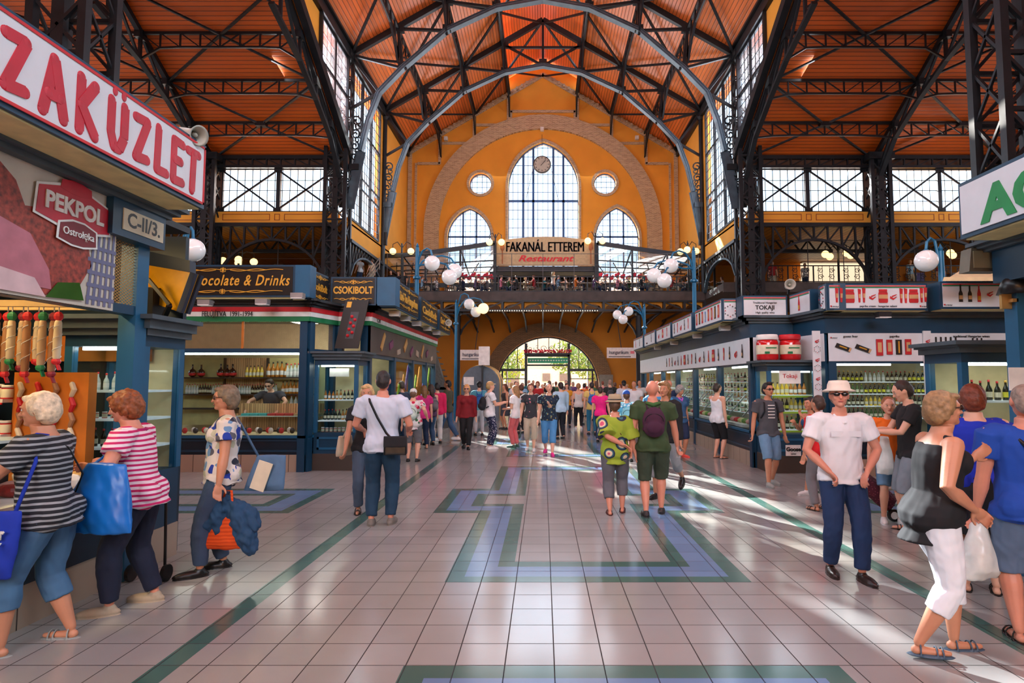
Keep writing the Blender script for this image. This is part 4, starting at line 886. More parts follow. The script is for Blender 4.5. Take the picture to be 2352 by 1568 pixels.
row([BM['clear']], (-5.75, 13.7, 1.1), (-5.50, 13.7, 1.1), .1, 'pale bottle on the short lower shelf of the chocolate stall', 'bottles lower shelf', 1.1)
t = thing('shelf_back', 'slatted wood and cream back panels with dark uprights behind the liqueur shelves', 'wall panel', (-6.8, 13.95, .7))
for i, x in enumerate((-8.4, -7.4, -6.4, -5.4)):
    MB().box(x - .02, 13.86, .7, x + .02, 13.95, 2.25).build('upright', mat('dark shelf', (0, 0, 0)), t)
    if i < 3: MB().box(x + .02, 13.92, .7, x + .98, 13.95, 2.25).build('back_panel', [mat('cream shelf panel', (196, 180, 120), .6), WOODS][i % 2], t)
t = thing('counter', 'curved counter of vertical light wood slats in the chocolate stall', 'counter', (-5.6, 12.6, .68)); k = MB(); N = 16
prev = None
for i in range(N + 1): f = i / N; a = (-6.55 + 1.95 * f, 12.75 - .15 * math.sin(f * math.pi)); (k.box(prev[0], min(prev[1], a[1]), .68, a[0], max(prev[1], a[1]) + .03, 1.24 if i > 2 else .8 + .22 * i) if prev else None); prev = a
k.build('slatted_front', WOODS, t); MB().box(-6.3, 12.3, .98, -4.62, 12.62, 1.0).build('glass_shelf', mat('pale shelf glass', (190, 206, 200), .2), t)
for i in range(9):
    x = -6.2 + i * .18; o = MB().box(x, 12.32, 1.0, x + .16, 12.58, 1.045).build('chocolate_tray', [mat('teal sweets', (60, 170, 170), .5), mat('red sweets', (190, 50, 50), .5), mat('tan sweets', (196, 160, 110), .5)][i // 3], off=(x, 12.3, 1.0)); tag(o, '%s tray of sweets on the glass shelf of the chocolate stall' % ('teal', 'red', 'tan')[i // 3], 'tray', 'sweet trays on the glass shelf')
for i in range(22):
    x = -7.0 + i * .105; me = [BM['dark'], JAR][i % 2]
    o = MB().ell((0, 0, .05), (.05, .05, .045), 8, 6).build('wrapped_sweets', [REDP, mat('white wrap', (230, 220, 214), .5), mat('black wrap', (40, 30, 34), .4)][i % 3]); o.location = (x, 11.75 + .12 * (i % 2), .68); o.scale = (1, 1, 1.3)
    tag(o, '%s bundle of wrapped sweets in the front window of the chocolate stall' % ('red', 'white', 'black')[i % 3], 'sweets', 'wrapped sweets in the window')
row([BM['dark'], BM['amber'], RND, BM['clear']], (-4.3, 11.85, .95), (-3.68, 11.85, .95), .07, 'liqueur bottle on the low shelf of the corner display case', 'bottles low in the corner case', .8)
row([BM['amber'], BM['dark']], (-4.3, 11.85, 1.35), (-3.68, 11.85, 1.35), .075, 'small bottle on the high shelf of the corner display case', 'bottles high in the corner case', .7)
row([JAR], (-4.3, 11.75, .72), (-3.68, 11.75, .72), .08, 'small red-topped jar on the floor of the corner display case', 'jars in the corner case', .9, 'jar', 'jar')
p = at(765, 862, 11.5); t = thing('price_card', 'white price card hanging inside the corner display case', 'card', p); MB().box(p.x - .14, 11.7, p.z - .02, p.x + .24, 11.71, p.z + .14).build('card', WHP, t)
# tilted black poster board on the case
p = at(768, 800, 11.75); q = at(822, 800, 11.75); t = thing('poster_board', 'tilted black poster board with a chocolate bar picture on the display case', 'poster', p); k = MB(); H = V((.17, .1, .98))
A, B = V(p), V(q); k.add([A, B, B + H, A + H] + [v_ + V((0, .04, 0)) for v_ in (A, B, B + H, A + H)], [(0, 1, 2, 3), (7, 6, 5, 4), (0, 4, 5, 1), (1, 5, 6, 2), (2, 6, 7, 3), (3, 7, 4, 0)]); k.build('board', BLACKP, t)
fnp = lambda a, b, e=-.006: A + (B - A) * a + H * b + V((0, e, 0))
k = MB(); k.add([fnp(.35, .2), fnp(.7, .2), fnp(.7, .75), fnp(.35, .75)], [(0, 1, 2, 3)]); k.build('picture_panel', mat('grey print', (70, 70, 74), .5), t)
k = MB(); [k.ell(fnp(.44 + .16 * (i % 2), .26 + .065 * i, -.01), .035, 6, 4) for i in range(7)]; k.build('berry_picture', REDP, t); k = MB(); k.add([fnp(.1, .84), fnp(.3, .84), fnp(.3, .96), fnp(.1, .96)], [(0, 1, 2, 3)]); k.build('gold_badge', GOLD, t)
# ---------- white stall on the right
t = thing('market_stall', 'teal and white delicatessen stall with wine shelves right of the aisle', 'market stall', (6, 14, 0))
kw = dict(base=.3, panel=.72, g0=.72, g1=2.03, h0=2.07, h1=2.58, head=WHITEP, top=2.86)
facade(t, (4.2, 25.4), (4.2, 11.95), (0, .16, .33, .5, .66, .83, 1), **kw); facade(t, (4.2, 11.95), (5.05, 11.95), (0, 1), **kw); facade(t, (5.05, 11.95), (5.2, 10.9), (0, 1), **kw)
facade(t, (5.2, 10.9), (12.5, 10.9), (0, .27, .52, .76, 1), **kw)
MB().box(5.25, 10.95, 2.86, 12.5, 25.4, 2.95).build('roof', GREYC, t); MB().box(4.25, 12.0, 2.86, 5.25, 25.4, 2.95).build('roof', GREYC, t); MB().box(5.5, 12.3, 0, 12.5, 12.4, 2.86).build('back_wall', mat('shop back wall', (150, 140, 110), .7), t)
MB().box(5.4, 12.4, 0, 5.5, 25.3, 2.86).build('back_wall', mat('beige shop wall', (206, 196, 164), .7), t)
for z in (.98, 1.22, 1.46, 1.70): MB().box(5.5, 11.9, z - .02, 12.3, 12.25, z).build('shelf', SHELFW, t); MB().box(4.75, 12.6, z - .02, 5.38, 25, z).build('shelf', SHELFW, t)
for x in (6.0, 7.6, 9.2): MB().box(x - .5, 11.15, 2.0, x + .5, 11.22, 2.04).build('strip_light', TUBE, t)
for y in (13.2, 15.6, 18, 20.4, 22.8): MB().box(4.34, y - .5, 2.0, 4.4, y + .5, 2.04).build('strip_light', TUBE, t)
for i, z in enumerate((1.70, 1.46, 1.22, .98)):
    lab = ('top', 'second', 'third', 'bottom')[i]
    row([[BM['dark'], BM['yellow'], BM['clear']], [BM['yellow'], BM['green']], [BM['amber'], BM['dark'], BM['gold']], [BM['green'], BM['dark']]][i], (5.6, 12.0, z), (8.7, 12.0, z), .088, 'wine bottle on the %s white shelf behind the front glass of the right stall' % lab, 'bottles on the %s front shelf' % lab, .78)
    row([[BM['gold'], BM['dark'], BM['clear']], [BM['dark'], BM['yellow']], [BM['clear'], BM['amber']], [BM['dark'], BM['green']]][i], (4.86, 12.8, z), (4.86, 20, z), .26, 'bottle on the %s shelf behind the aisle windows of the right stall' % lab, 'bottles on the %s aisle shelf' % lab, .82)
    row([[JAR], [JAR], [JAR], [JAR]][i], (4.8, 12.9, z), (4.8, 20, z), .5, 'small jar on the %s shelf behind the aisle windows of the right stall' % lab, 'jars on the %s aisle shelf' % lab, 1.3, 'jar', 'jar')
# cold case behind the aisle windows
for i in range(5):
    y = 12.9 + i * 2.2; t3 = thing('cold_case', 'slanted chilled case in the aisle window of the right stall, %s from the corner' % ('first', 'second', 'third', 'fourth', 'fifth')[i], 'chilled case', (4.5, y, .72)); k = MB(); k.add([(4.3, y, .95), (4.3, y + 1.9, .95), (4.7, y + 1.9, 1.4), (4.7, y, 1.4)], [(0, 1, 2, 3)]); k.build('slanted_glass', SHOPGL, t3)
    k = MB(); [k.bar((4.3, y + e, .95), (4.7, y + e, 1.4), .03) for e in (0, .95, 1.9)]; k.build('rail', mat('steel', (170, 172, 170), .3, .8), t3); MB().box(4.28, y, .72, 4.74, y + 1.9, .78).build('tray', WHP, t3)
    for j in range(7):
        o = MB().ell((0, 0, .05), (.1, .1, .06), 8, 6).build('deli_pack', [mat('pink ham', (214, 150, 140), .5), mat('leaf green', (100, 150, 60), .6), mat('pale cheese', (232, 214, 150), .5), REDP][(i + j) % 4]); o.location = (4.5, y + .15 + j * .27, .78); tag(o, '%s pack of food in the slanted chilled case of the right stall' % ('pink', 'green', 'pale', 'red')[(i + j) % 4], 'food pack', 'food packs in the chilled cases')
vitrine(4.22, 11.22, 5.15, 11.88, .72, 1.9, 2.1, 'teal glass display case full of wine in the corner of the right stall', (.8, 1.15, 1.45))
row([BM['gold'], BM['amber'], BM['dark']], (4.34, 11.5, 1.45), (5.05, 11.5, 1.45), .085, 'wine bottle on the top shelf of the right corner display case', 'bottles high in the right corner case', .95)
row([BM['yellow'], BM['gold']], (4.34, 11.5, 1.15), (5.05, 11.5, 1.15), .085, 'golden wine bottle on the middle shelf of the right corner display case', 'bottles midway in the right corner case', .9)
row([BM['dark'], BM['green']], (4.34, 11.5, .8), (5.05, 11.5, .8), .085, 'dark wine bottle on the low shelf of the right corner display case', 'bottles low in the right corner case', .95)
for z in (1.42, 1.12, .77):
    o = MB().box(4.32, 11.26, z - .02, 5.06, 11.27, z + .015).build('price_strip', mat('lime price strip', (190, 220, 60), .5)); tag(o, '%s lime green price strip in the right corner case' % {1.42: 'upper', 1.12: 'middle', .77: 'lower'}[z], 'price strip')
p = at(1817, 866, 11.15); t3 = thing('notice_card', 'white card with red heading on the right corner case glass', 'card', p); MB().box(p.x - .2, 11.2, p.z - .12, p.x + .2, 11.21, p.z + .12).build('card', WHP, t3); lettering('Tokaji', (p.x, 11.195, p.z + .02), 'front', .11, REDP, t3)
p = at(1825, 1035, 11.15); t3 = thing('notice_card', 'white card lettered in black on the teal base of the corner case', 'card', p); MB().box(p.x - .14, 11.2, p.z - .1, p.x + .14, 11.215, p.z + .1).build('card', WHP, t3); lettering('Goose', (p.x, 11.195, p.z + .02), 'front', .1, BLK, t3, bold=.004); lettering('Liver', (p.x, 11.195, p.z - .06), 'front', .05, BLK, t3)
# giant jars on the case
def giant_jar(u, label, lid, sx):
    p = at(u, 832, 11.5); t = thing('giant_jar', label, 'jar', (p.x, 11.5, 2.1)); k = MB(); r = .2
    k.lathe([(r * .9, 0), (r, .04), (r, .34), (r * .9, .4)], (p.x, 11.5, 2.1), 24); k.build('body', mat('glossy paprika red', (206, 28, 34), .15, 0, .06, coat=.5), t, True)
    MB().lathe([(r * 1.004, .12), (r * 1.01, .13), (r * 1.01, .29), (r * 1.004, .3)], (p.x, 11.5, 2.1), 24).build('paper_label', CRM, t, True)
    k = MB(); k.lathe([(r * .98, .4), (r, .41), (r, .48), (r * .94, .5)], (p.x, 11.5, 2.1), 24); k.build('lid', lid, t, True)
    k = MB(); k.box(p.x - .12, 11.5 - r * 1.03, 2.23, p.x - .03, 11.5 - r * .98, 2.27); k.box(p.x - .1, 11.5 - r * 1.04, 2.33, p.x + .1, 11.5 - r * .98, 2.35); k.build('label_print', GRNP, t)
giant_jar(1763, 'giant red paprika jar with white lid on the right corner case', WHP, 1); giant_jar(1815, 'giant red paprika jar with red lid on the right corner case', REDP, 1)
# white stall signs
ZB, ZT = 2.96, 3.44
t2, P = sign_box(xat(1905, 10.5), 10.5, xat(2137, 10.5), 10.5, ZB, ZT, 0, 'wide white sign printed with jars, salamis and peppers', tri=True)
pics(t2, P, [('leaf', .12, .06, .16), ('salami', .16, .14, .26), ('salami', .24, .14, .26), ('jar', .39, .13, .24), ('salami', .56, .14, .24), ('salami', .64, .14, .26), ('pepper', .79, .17, .2), ('jar', .98, .13, .24), ('pepper', 1.16, .17, .2), ('salami', 1.3, .13, .26), ('salami', 1.38, .13, .26), ('jar', 1.52, .13, .24), ('salami', 1.66, .14, .26), ('salami', 1.73, .15, .26), ('leaf', 1.7, .06, .16)])
lettering('paprika cream · hungarian salami', P(P.L / 2, .07, .016), 'front', .05, mat('grey print', (0, 0, 0)), t2)
t2, P = sign_box(xat(2167, 10.3), 10.3, xat(2420, 10.3), 10.3, ZB, ZT, 0, 'white sign printed with dark wine bottles at the right of the white stall', tri=True); pics(t2, P, [('leaf', .12, .06, .16), ('bottle', .34, .12, .3), ('bottle', .5, .12, .29), ('redbottle', .66, .12, .29), ('pepper', .85, .2, .18), ('bottle', 1.15, .12, .3), ('bottle', 1.35, .12, .3)])
t2, P = sign_box(xat(1882, 10.95), 10.9, xat(1902, 10.5), 10.52, ZB, ZT, 0, 'narrow white sign with a dark rosette beside the wide jar sign', tri=True); pics(t2, P, [('rosette', P.L / 2, .1, .26)])
t2, P = sign_box(xat(1707, 12.0), 12.0, xat(1812, 12.0), 12.0, ZB, ZT, 0, 'white sign lettered TOKAJI above the giant jars', tri=True); sign_text(t2, P, 'TOKAJI', .23, .12, BLK, bold=.002); sign_text(t2, P, 'Traditional Hungarian', .33, .055, BLK); sign_text(t2, P, 'High quality wine', .13, .055, BLK); pics(t2, P, [('leaf', .12, .05, .16), ('leaf', .85, .05, .16)])
t2, P = sign_box(xat(1816, 12.0) , 11.98, xat(1869, 11.1), 11.15, ZB, ZT, 0, 'angled white sign with a red bottle between Tokaji and the jar sign', tri=True); pics(t2, P, [('redbottle', P.L / 2, .12, .3), ('leaf', .14, .05, .14)])
xs_ = 3.75; seq = ((1660, 1599, 'nearest', ['pack', 'packb', 'pack', 'blue', 'pack', 'pack', 'packb', 'pack']), (1590, 1546, 'second', ['bottle', 'salami', 'pepper', 'bottle', 'salami']), (1541, 1509, 'third', ['pepper', 'jar', 'salami']), (1505, 1481, 'fourth', ['leaf', 'bottle']), (1477, 1456, 'farthest', ['redbottle', 'bottle']))
for ua, ub, lab, it in seq:
    ya, yb_ = yat(ua, xs_), yat(ub, xs_); t2, P = sign_box(xs_, yb_, xs_, ya, ZB, ZT, 0, '%s of the white picture signs along the aisle side of the right stall' % lab, tri=True)
    pics(t2, P, [(k_, P.L * (i + .7) / (len(it) + .4), .1, .27) for i, k_ in enumerate(it)])
t2, P = sign_box(xs_ + .01, yat(1660, xs_) - .02, xat(1697, 12.4), yat(1660, xs_) - .02, ZB, ZT, 0, 'small white end sign with a dark rosette at the corner of the right stall', tri=True); pics(t2, P, [('rosette', P.L / 2, .09, .26)])
# prints on the fascia of the white stall (front face y=10.84)
def PF(a, z, e=.02): return V((5.2 + a, 10.84 - e, 2.07 + z))
pics(t, PF, [('leaf', .1, .42, .14), ('loaf', .26, .2, .19), ('loaf', .62, .18, .19), ('pack', .92, .1, .3), ('pack', 1.1, .12, .27), ('packb', 1.27, .12, .27), ('pack', 1.44, .12, .28)] + [('bottle', 1.95 + .09 * i, .12, .32) for i in range(5)] + [('fruit', 2.46, .16, .2), ('bottle', 2.62, .14, .28), ('bottle', 2.7, .14, .28), ('bottle', 2.78, .14, .28), ('fruit', 3.0, .18, .18)])
lettering('goose liver', (5.2 + .4, 10.825, 2.52), 'front', .06, BLK, t); lettering('paprika', (5.2 + 1.2, 10.825, 2.52), 'front', .06, BLK, t); lettering('traditional Hungarian wines', (5.2 + 2.6, 10.825, 2.52), 'front', .06, BLK, t)
def PS(a, z, e=.02): return V((4.14 - e, 25.4 - a, 2.07 + z))
PS.L = 13
pics(t, PS, [(['bottle', 'salami', 'bottle', 'pepper', 'bottle', 'redbottle', 'jar'][i % 7], 5.5 + i * .42, .12, .28) for i in range(19)])
for u in (1877, 2132):
    x = xat(u, 10.8); t3 = thing('painted_board', 'tall narrow white board with red folk flowers, %s' % ('beside the corner case' if u < 2000 else 'between the two wide windows'), 'board', (x, 10.8, 1.2)); MB().box(x - .07, 10.8, 1.15, x + .07, 10.83, 2.62).build('board', WHITEP, t3)
    def PB(a, z, e=.02, x=x): return V((x + a, 10.8 - e, 1.15 + z))
    pics(t3, PB, [('pepper' if i % 2 else 'rosette', 0, .05 + i * .17, .13) for i in range(8)])
for i, y in enumerate((12.9, 15.2, 17.9, 20.5)): floodlight((3.95, y, 2.82), 'silver floodlight under the white aisle signs, number %s from the corner' % ('one', 'two', 'three', 'four')[i])
p = at(2030, 728, 10.3); floodlight(p, 'black floodlight under the wide jar sign', mat('black lamp', (30, 32, 36), .4))
# speaker horns
def horn(loc, aim, label, s=1.0, m=mat('grey horn plastic', (176, 172, 158), .45)):
    t = thing('horn_loudspeaker', label, 'loudspeaker', loc); q = V(aim).normalized().to_track_quat('Z', 'Y').to_matrix().to_4x4(); k = MB(); k.M = Matrix.Translation(loc) @ q @ Matrix.Scale(s, 4)
    k.lathe([(.03, -.18), (.055, -.17), (.06, -.05), (.06, 0), (.075, .06), (.11, .13), (.115, .14), (.09, .125), (.03, .02), (.02, .0)], n=20); k.build('horn', m, t, True)
    k = MB(); k.M = Matrix.Translation(loc) @ q @ Matrix.Scale(s, 4); k.ell((0, 0, .06), (.03, .03, .04)); k.build('driver_cone', m, t, True); k = MB(); k.M = Matrix.Translation(loc); k.bar((0, 0, -.05), (0, .05, -.16), .03); k.build('bracket', IRON, t)
horn(at(438, 308, 5.2), (.95, -.35, -.3), 'grey horn loudspeaker on the end of the red-lettered sign', .8); horn(at(1812, 655, 11.2), (-.2, -1, 0), 'cream horn loudspeaker above the angled white sign', .9); horn(at(1027, 742, 17.5), (.6, -1, 0), 'cream horn loudspeaker by the farthest black sign', .9)
# ---------- teal globe street lamps on the stall roofs
GLB = mat('white globe glass', (0, 0, 0)); LBL = mat('lamp blue paint', (28, 110, 150), .35, .1)
def street_lamp(x, y, ztop, side, globes, label, zbase=0, r=.235, lit=()):
    t = thing('street_lamp', label, 'lamp', (x, y, zbase)); MB().tube([(x, y, zbase), (x, y, ztop)], [.075, .055], 12).build('pole', LBL, t)
    k = MB(); k.lathe([(.075, 0), (.12, .03), (.12, .08), (.075, .12)], (x, y, ztop - 1.0), 12); k.lathe([(.03, 0), (.05, .05), (.0, .16)], (x, y, ztop), 8); k.build('collar', LBL, t)
    for i, (dx, dy, dz) in enumerate(globes):
        g = V((x + dx, y + dy, ztop + dz)); h = g + V((0, 0, r + .05)); mid = (V((x, y, ztop)) + h) / 2; pts = [V((x + dx * e, y + dy * e, z_)) for e, z_ in ((0, ztop - .95), (.04, ztop - .6), (.14, (ztop - .5) * .5 + h.z * .5 + .05), (.36, h.z + .14), (.65, h.z + .2), (.9, h.z + .12))] + [h - V((0, 0, .06))]
        MB().tube(pts, .028, 8).build('arm', LBL, t); MB().lathe([(.06, .0), (.05, .05), (.02, .08)], h - V((0, 0, .1)), 10).build('globe_cap', LBL, t)
        MB().ell(g, r, 24, 16).build('globe', MILK if i in lit else GLB, t, True)
street_lamp(-3.9, 18.3, 5.85, 1, ((.52, -.3, -.55), (1.15, .1, -.72), (1.05, -.3, -.98)), 'teal three-globe street lamp behind the black and gold signs', 3.2)
street_lamp(-3.85, 26.3, 5.2, 1, ((.6, -.2, -.1), (.85, .2, -.4), (1.22, -.1, -.28)), 'farther teal three-globe lamp on the left, one globe lit', lit=(2,))
street_lamp(4.68, 18.3, 5.75, 1, ((-.75, -.2, -.5), (-1.22, .1, -.75), (-1.0, -.4, -1.0)), 'teal three-globe street lamp above the white picture signs', 2.95, r=.225)
street_lamp(4.55, 26.6, 5.05, 1, ((-.72, -.1, -.22), (-1.2, .1, -.35), (-1.0, -.3, -.6)), 'farther teal three-globe lamp on the right near the doorway', r=.21)
street_lamp(-7.35, 12.1, 4.7, 1, ((.28, -.2, -.35),), 'teal lamp with a single white globe behind the yellow light box', 3.2, .23); street_lamp(8.1, 12.0, 4.35, 1, ((-.3, 0, -.2),), 'teal lamp with a single white globe behind the jar sign', 2.9, .22)
# ================= near butcher stall on the left
AX = -3.6
t = thing('market_stall', 'near teal butcher stall with salamis, at the left edge of the floor', 'market stall', (-4.4, 3.8, 0))
MB().box(-3.72, .8, 0, AX, 5.3, .3).build('plinth', BASET, t); MB().box(-3.7, .8, .3, AX + .02, 5.3, .74).build('lower_panel', TEALD, t); MB().box(-4.6, .8, .74, AX + .06, 5.25, .78).build('counter_top', mat('steel counter', (150, 152, 150), .3, .7), t)
MB().box(AX - .1, .8, 2.28, AX + .02, 5.3, 2.36).build('rail', TEAL, t)
for y in (5.2,): MB().box(AX - .12, y, 0, AX + .03, y + .15, 2.92).build('post', TEALL, t)
q = MB(); q.add([(AX, 4.75, 2.34), (AX, 5.2, 2.34), (AX, 5.2, 2.9), (AX, 4.75, 2.9)], [(0, 1, 2, 3)]); q.build('mesh_grille', mesh_grille_mat('brass mesh', (176, 128, 64), 24), t)
MB().box(AX - .1, 4.75, 2.9, AX + .12, 5.42, 3.2).build('fascia', TEAL, t); MB().box(AX - .1, .8, 2.9, AX + .05, 4.75, 3.2).build('fascia', TEAL, t)
k = MB(); [k.box(AX - .1, .8, 3.2 + .04 * i, AX + .14 + .05 * i, 5.48 + .05 * i, 3.24 + .04 * i) for i in range(3)]; k.build('cornice', GREYC, t)
MB().box(-6.6, 5.3, 0, AX - .15, 5.36, .8).build('inner_panel', TEAL, t); MB().box(-6.7, .8, 0, -6.6, 6, 3.2).build('back_wall', mat('dark shop wall', (60, 58, 60), .6), t)
MB().box(-6.6, 6.1, 0, -3.7, 6.16, 3.2).build('end_wall', TEALD, t); MB().box(-6.7, .8, 3.2, AX, 6, 3.26).build('roof', DARKC, t)
MB().box(-6.5, 5.9, 1.9, -3.9, 5.95, 2.15).build('yellow_panel', ORANGEW, t); MB().box(-4.9, 3.2, 3.1, -4.7, 5.0, 3.14).build('ceiling_light', glow('warm shop tube', (255, 222, 160), 45), t)
MB().box(-5.4, 5.6, .78, -5.3, 5.7, 2.9).build('inner_post', TEALL, t); MB().box(-6.4, 5.4, 2.35, -3.8, 5.44, 2.42).build('wood_rail', mat('pale wood', (206, 170, 116), .5), t)
lettering('C-II/3.', (AX + .125, 5.12, 3.05), (0, 1, 0), .17, BLK, t, bold=.004); MB().box(AX + .12, 4.86, 2.96, AX + .128, 5.38, 3.14).build('number_plate', CRM, t)
MB().box(-4.4, .9, .78, -3.66, 4.7, .84).build('display_tray', WHP, t)
t2 = thing('meat_case', 'glass meat case on the counter of the near butcher stall', 'meat case', (-4, 3, .84)); k = MB(); k.add([(-3.66, .9, .84), (-3.66, 4.7, .84), (-3.95, 4.7, 1.25), (-3.95, .9, 1.25)], [(0, 1, 2, 3)]); k.build('slanted_glass', SHOPGL, t2); k = MB(); k.box(-4.4, .9, 1.25, -3.93, 4.7, 1.27); k.build('top_shelf', mat('pale shelf glass', (0, 0, 0)), t2)
k = MB(); [k.bar((-3.66, y, .84), (-3.95, y, 1.25), .025) for y in (.95, 2.8, 4.68)]; k.build('frame', mat('steel', (0, 0, 0)), t2)
MC = [mat('cured red meat', (140, 36, 32), .45, 0, .4, 20), mat('pink ham', (0, 0, 0)), mat('dark smoked meat', (70, 34, 26), .5, 0, .3, 18), mat('pale sausage', (206, 170, 130), .5)]
for i in range(22):
    y = 1.2 + .165 * i; o = MB().ell((0, 0, .05), (.13, .06, .05), 10, 6).build('meat_piece', MC[i % 4]); o.location = (-3.95 - .12 * (i % 2), y, .84); tag(o, '%s piece of meat in the case of the near butcher stall' % ('dark red', 'pink', 'smoked brown', 'pale')[i % 4], 'meat', 'meat in the glass case')
# shelves of jars behind
for z in (1.25, 1.55):
    o = MB().box(-6.3, 5.1, z - .03, -4.6, 5.28, z).build('wall_shelf', WHP, off=(-5.5, 5.2, z)); tag(o, '%s shelf of jars at the back of the near butcher stall' % ('lower' if z < 1.4 else 'upper'), 'shelf')
    MB().box(-6.3, 5.09, z - .045, -4.6, 5.1, z - .03).build('edge_strip', REDP, o).location = (0, 0, 0)
    for i in range(20): put(JAR, 'jar', (-6.25 + i * .085, 5.18, z), 'red-lidded jar on the %s back shelf of the near butcher stall' % ('lower' if z < 1.4 else 'upper'), 'jar', 'jars behind the butcher, %s shelf' % ('lower' if z < 1.4 else 'upper'), 1.25)
o = MB().box(-4.6, 5.2, .78, -3.95, 5.3, 1.78).build('wood_rack', ORANGEW, off=(-4.3, 5.25, .78)); tag(o, 'orange wooden rack hung with strings of small sausages', 'rack')
SAL = [mat('white mould salami', (226, 206, 172), .6), mat('net salami', (206, 176, 140), .6), mat('brown salami', (170, 120, 84), .5)]
for i in range(13):
    x = -4.62 + i * .062; y = 4.75 + .03 * (i % 2); L = .36 + .05 * (i % 3); z = 2.22
    s_ = thing('salami', 'long salami hanging from the rail of the butcher stall, %s from the left' % ('first second third fourth fifth sixth seventh eighth ninth tenth eleventh twelfth thirteenth'.split()[i]), 'salami', (x, y, z - L), 'salamis on the rail')
    k = MB(); k.cap_tube([(x, y, z - L + .03), (x, y, z - L / 2), (x, y, z - .05)], [.026, .029, .025], 10); k.build('casing', SAL[i % 3], s_, True); c_ = (REDP, REDP, GRNP, mat('wine red ribbon', (140, 24, 44), .5))[i % 4]
    k = MB(); k.ell((x, y, z), (.035, .03, .04), 8, 6); k.build('top_knot', c_, s_); k = MB(); k.ell((x, y, z - L), (.035, .03, .03), 8, 6); k.bar((x, y, z - L), (x + .03, y, z - L - .07), .03, .01); k.build('bottom_ribbon', c_, s_)
    k = MB(); [k.tube([(x + .03 * math.cos(a * .7), y + .03 * math.sin(a * .7), z - L + .03 + a * (L - .1) / 26) for a in range(27)], .003, 4)]; k.build('twine', c_ if i < 3 else WHP, s_); MB().bar((x, y, z), (x, y, 2.33), .006).build('loop', WHP, s_)
t2 = thing('hanging_rail', 'pale wooden rail carrying the salamis', 'rail', (-4.2, 4.75, 2.33)); MB().bar((-6.3, 4.75, 2.34), (-3.7, 4.75, 2.32), .05).build('pole', mat('pale wood', (0, 0, 0)), t2)
for i in range(26):
    x = -4.55 + .6 * (i % 4) / 4 + .03; z = 1.68 - .13 * (i // 4)
    o = MB().cap_tube([(0, 0, 0), (.02, 0, -.05), (.0, 0, -.1)], [.02, .022, .018], 8).build('small_sausage', [SAL[0], REDP, SAL[2]][i % 3]); o.location = (x, 5.17, z); tag(o, '%s small sausage strung on the orange wooden rack' % ('pale', 'red', 'brown')[i % 3], 'sausage', 'strung sausages on the rack')
for i in range(9):
    o = MB().ell((0, 0, .05), (.08, .06, .05), 10, 6).build('bread_roll' if i % 2 else 'wrapped_parcel', [mat('pale parcel', (220, 210, 200), .5), mat('golden crust', (206, 156, 84), .6)][i % 2]); o.location = (-3.78 - .1 * (i % 2), 4.76 + .05 * i, .78); o.scale = (1, 1, 1 + .4 * (i % 3)); tag(o, ('golden round loaf' if i % 2 else 'pale wrapped parcel') + ' at the counter end of the near butcher stall', 'food', 'goods at the counter end')
# lightbox sign, big red letters
t2, P = sign_box(-3.1, 1.3, -3.1, 5.36, 3.27, 3.86, 0, 'long white sign with big red brush letters over the near butcher stall')
bd = MB()
for (a0, z0, a1, z1) in ((.03, .03, 4.03, .05), (.03, .54, 4.03, .56), (4.01, .03, 4.03, .56)): bd.box(-3.1 + .01, 1.3 + a0, 3.27 + z0, -3.1 + .018, 1.3 + a1, 3.27 + z1)
bd.build('red_border', REDP, t2)
LET = {'Z': [[(.05, .92), (.85, .95), (.12, .08), (.9, .12)]], 'A': [[(.0, .0), (.42, 1), (.95, .0)], [(.2, .34), (.75, .36)]], 'K': [[(.12, 0), (.12, 1)], [(.85, .98), (.16, .48), (.92, .0)]], 'U': [[(.08, .95), (.08, .3), (.3, .03), (.62, .03), (.86, .3), (.86, .95)]], 'L': [[(.15, 1), (.1, .05), (.85, .06)]], 'E': [[(.85, .95), (.1, .97), (.1, .03), (.88, .05)], [(.1, .52), (.68, .52)]], 'T': [[(.0, .93), (.98, .95)], [(.5, .93), (.44, .0)]], 'S': [[(.9, .85), (.5, .98), (.1, .8), (.2, .55), (.8, .42), (.9, .2), (.5, .02), (.05, .12)]]}
RL = mat('brush red lettering', (196, 30, 52), .45)
for ch, yc in zip('SZAKUZLET', (3.12, 3.38, 3.66, 3.93, 4.22, 4.48, 4.73, 4.94, 5.15)):
    k = MB(); w_ = .17; h_ = .36
    for si, st in enumerate(LET[ch]):
        pts = [V((-3.088 + .003 * si, yc - w_ / 2 + a * w_, 3.375 + b * h_)) for a, b in st]
        for qi, (p, q) in enumerate(zip(pts, pts[1:])): k.bar(p + V((.001 * qi, 0, 0)), q + V((.001 * qi, 0, 0)), .012, .075, up=(0, q.z - p.z, -(q.y - p.y)))
        for p in pts: k.lathe([(.031, -.005), (.031, .005)], (0, 0, 0), 10) if 0 else k.ell(p, (.0085, .0375, .0375), 12, 8)
    if ch == 'U': k.ell((-3.085, yc - .045, 3.79), (.006, .026, .034), 6, 8); k.ell((-3.085, yc + .045, 3.79), (.006, .026, .034), 6, 8)
    k.build('red_letter', RL, t2)
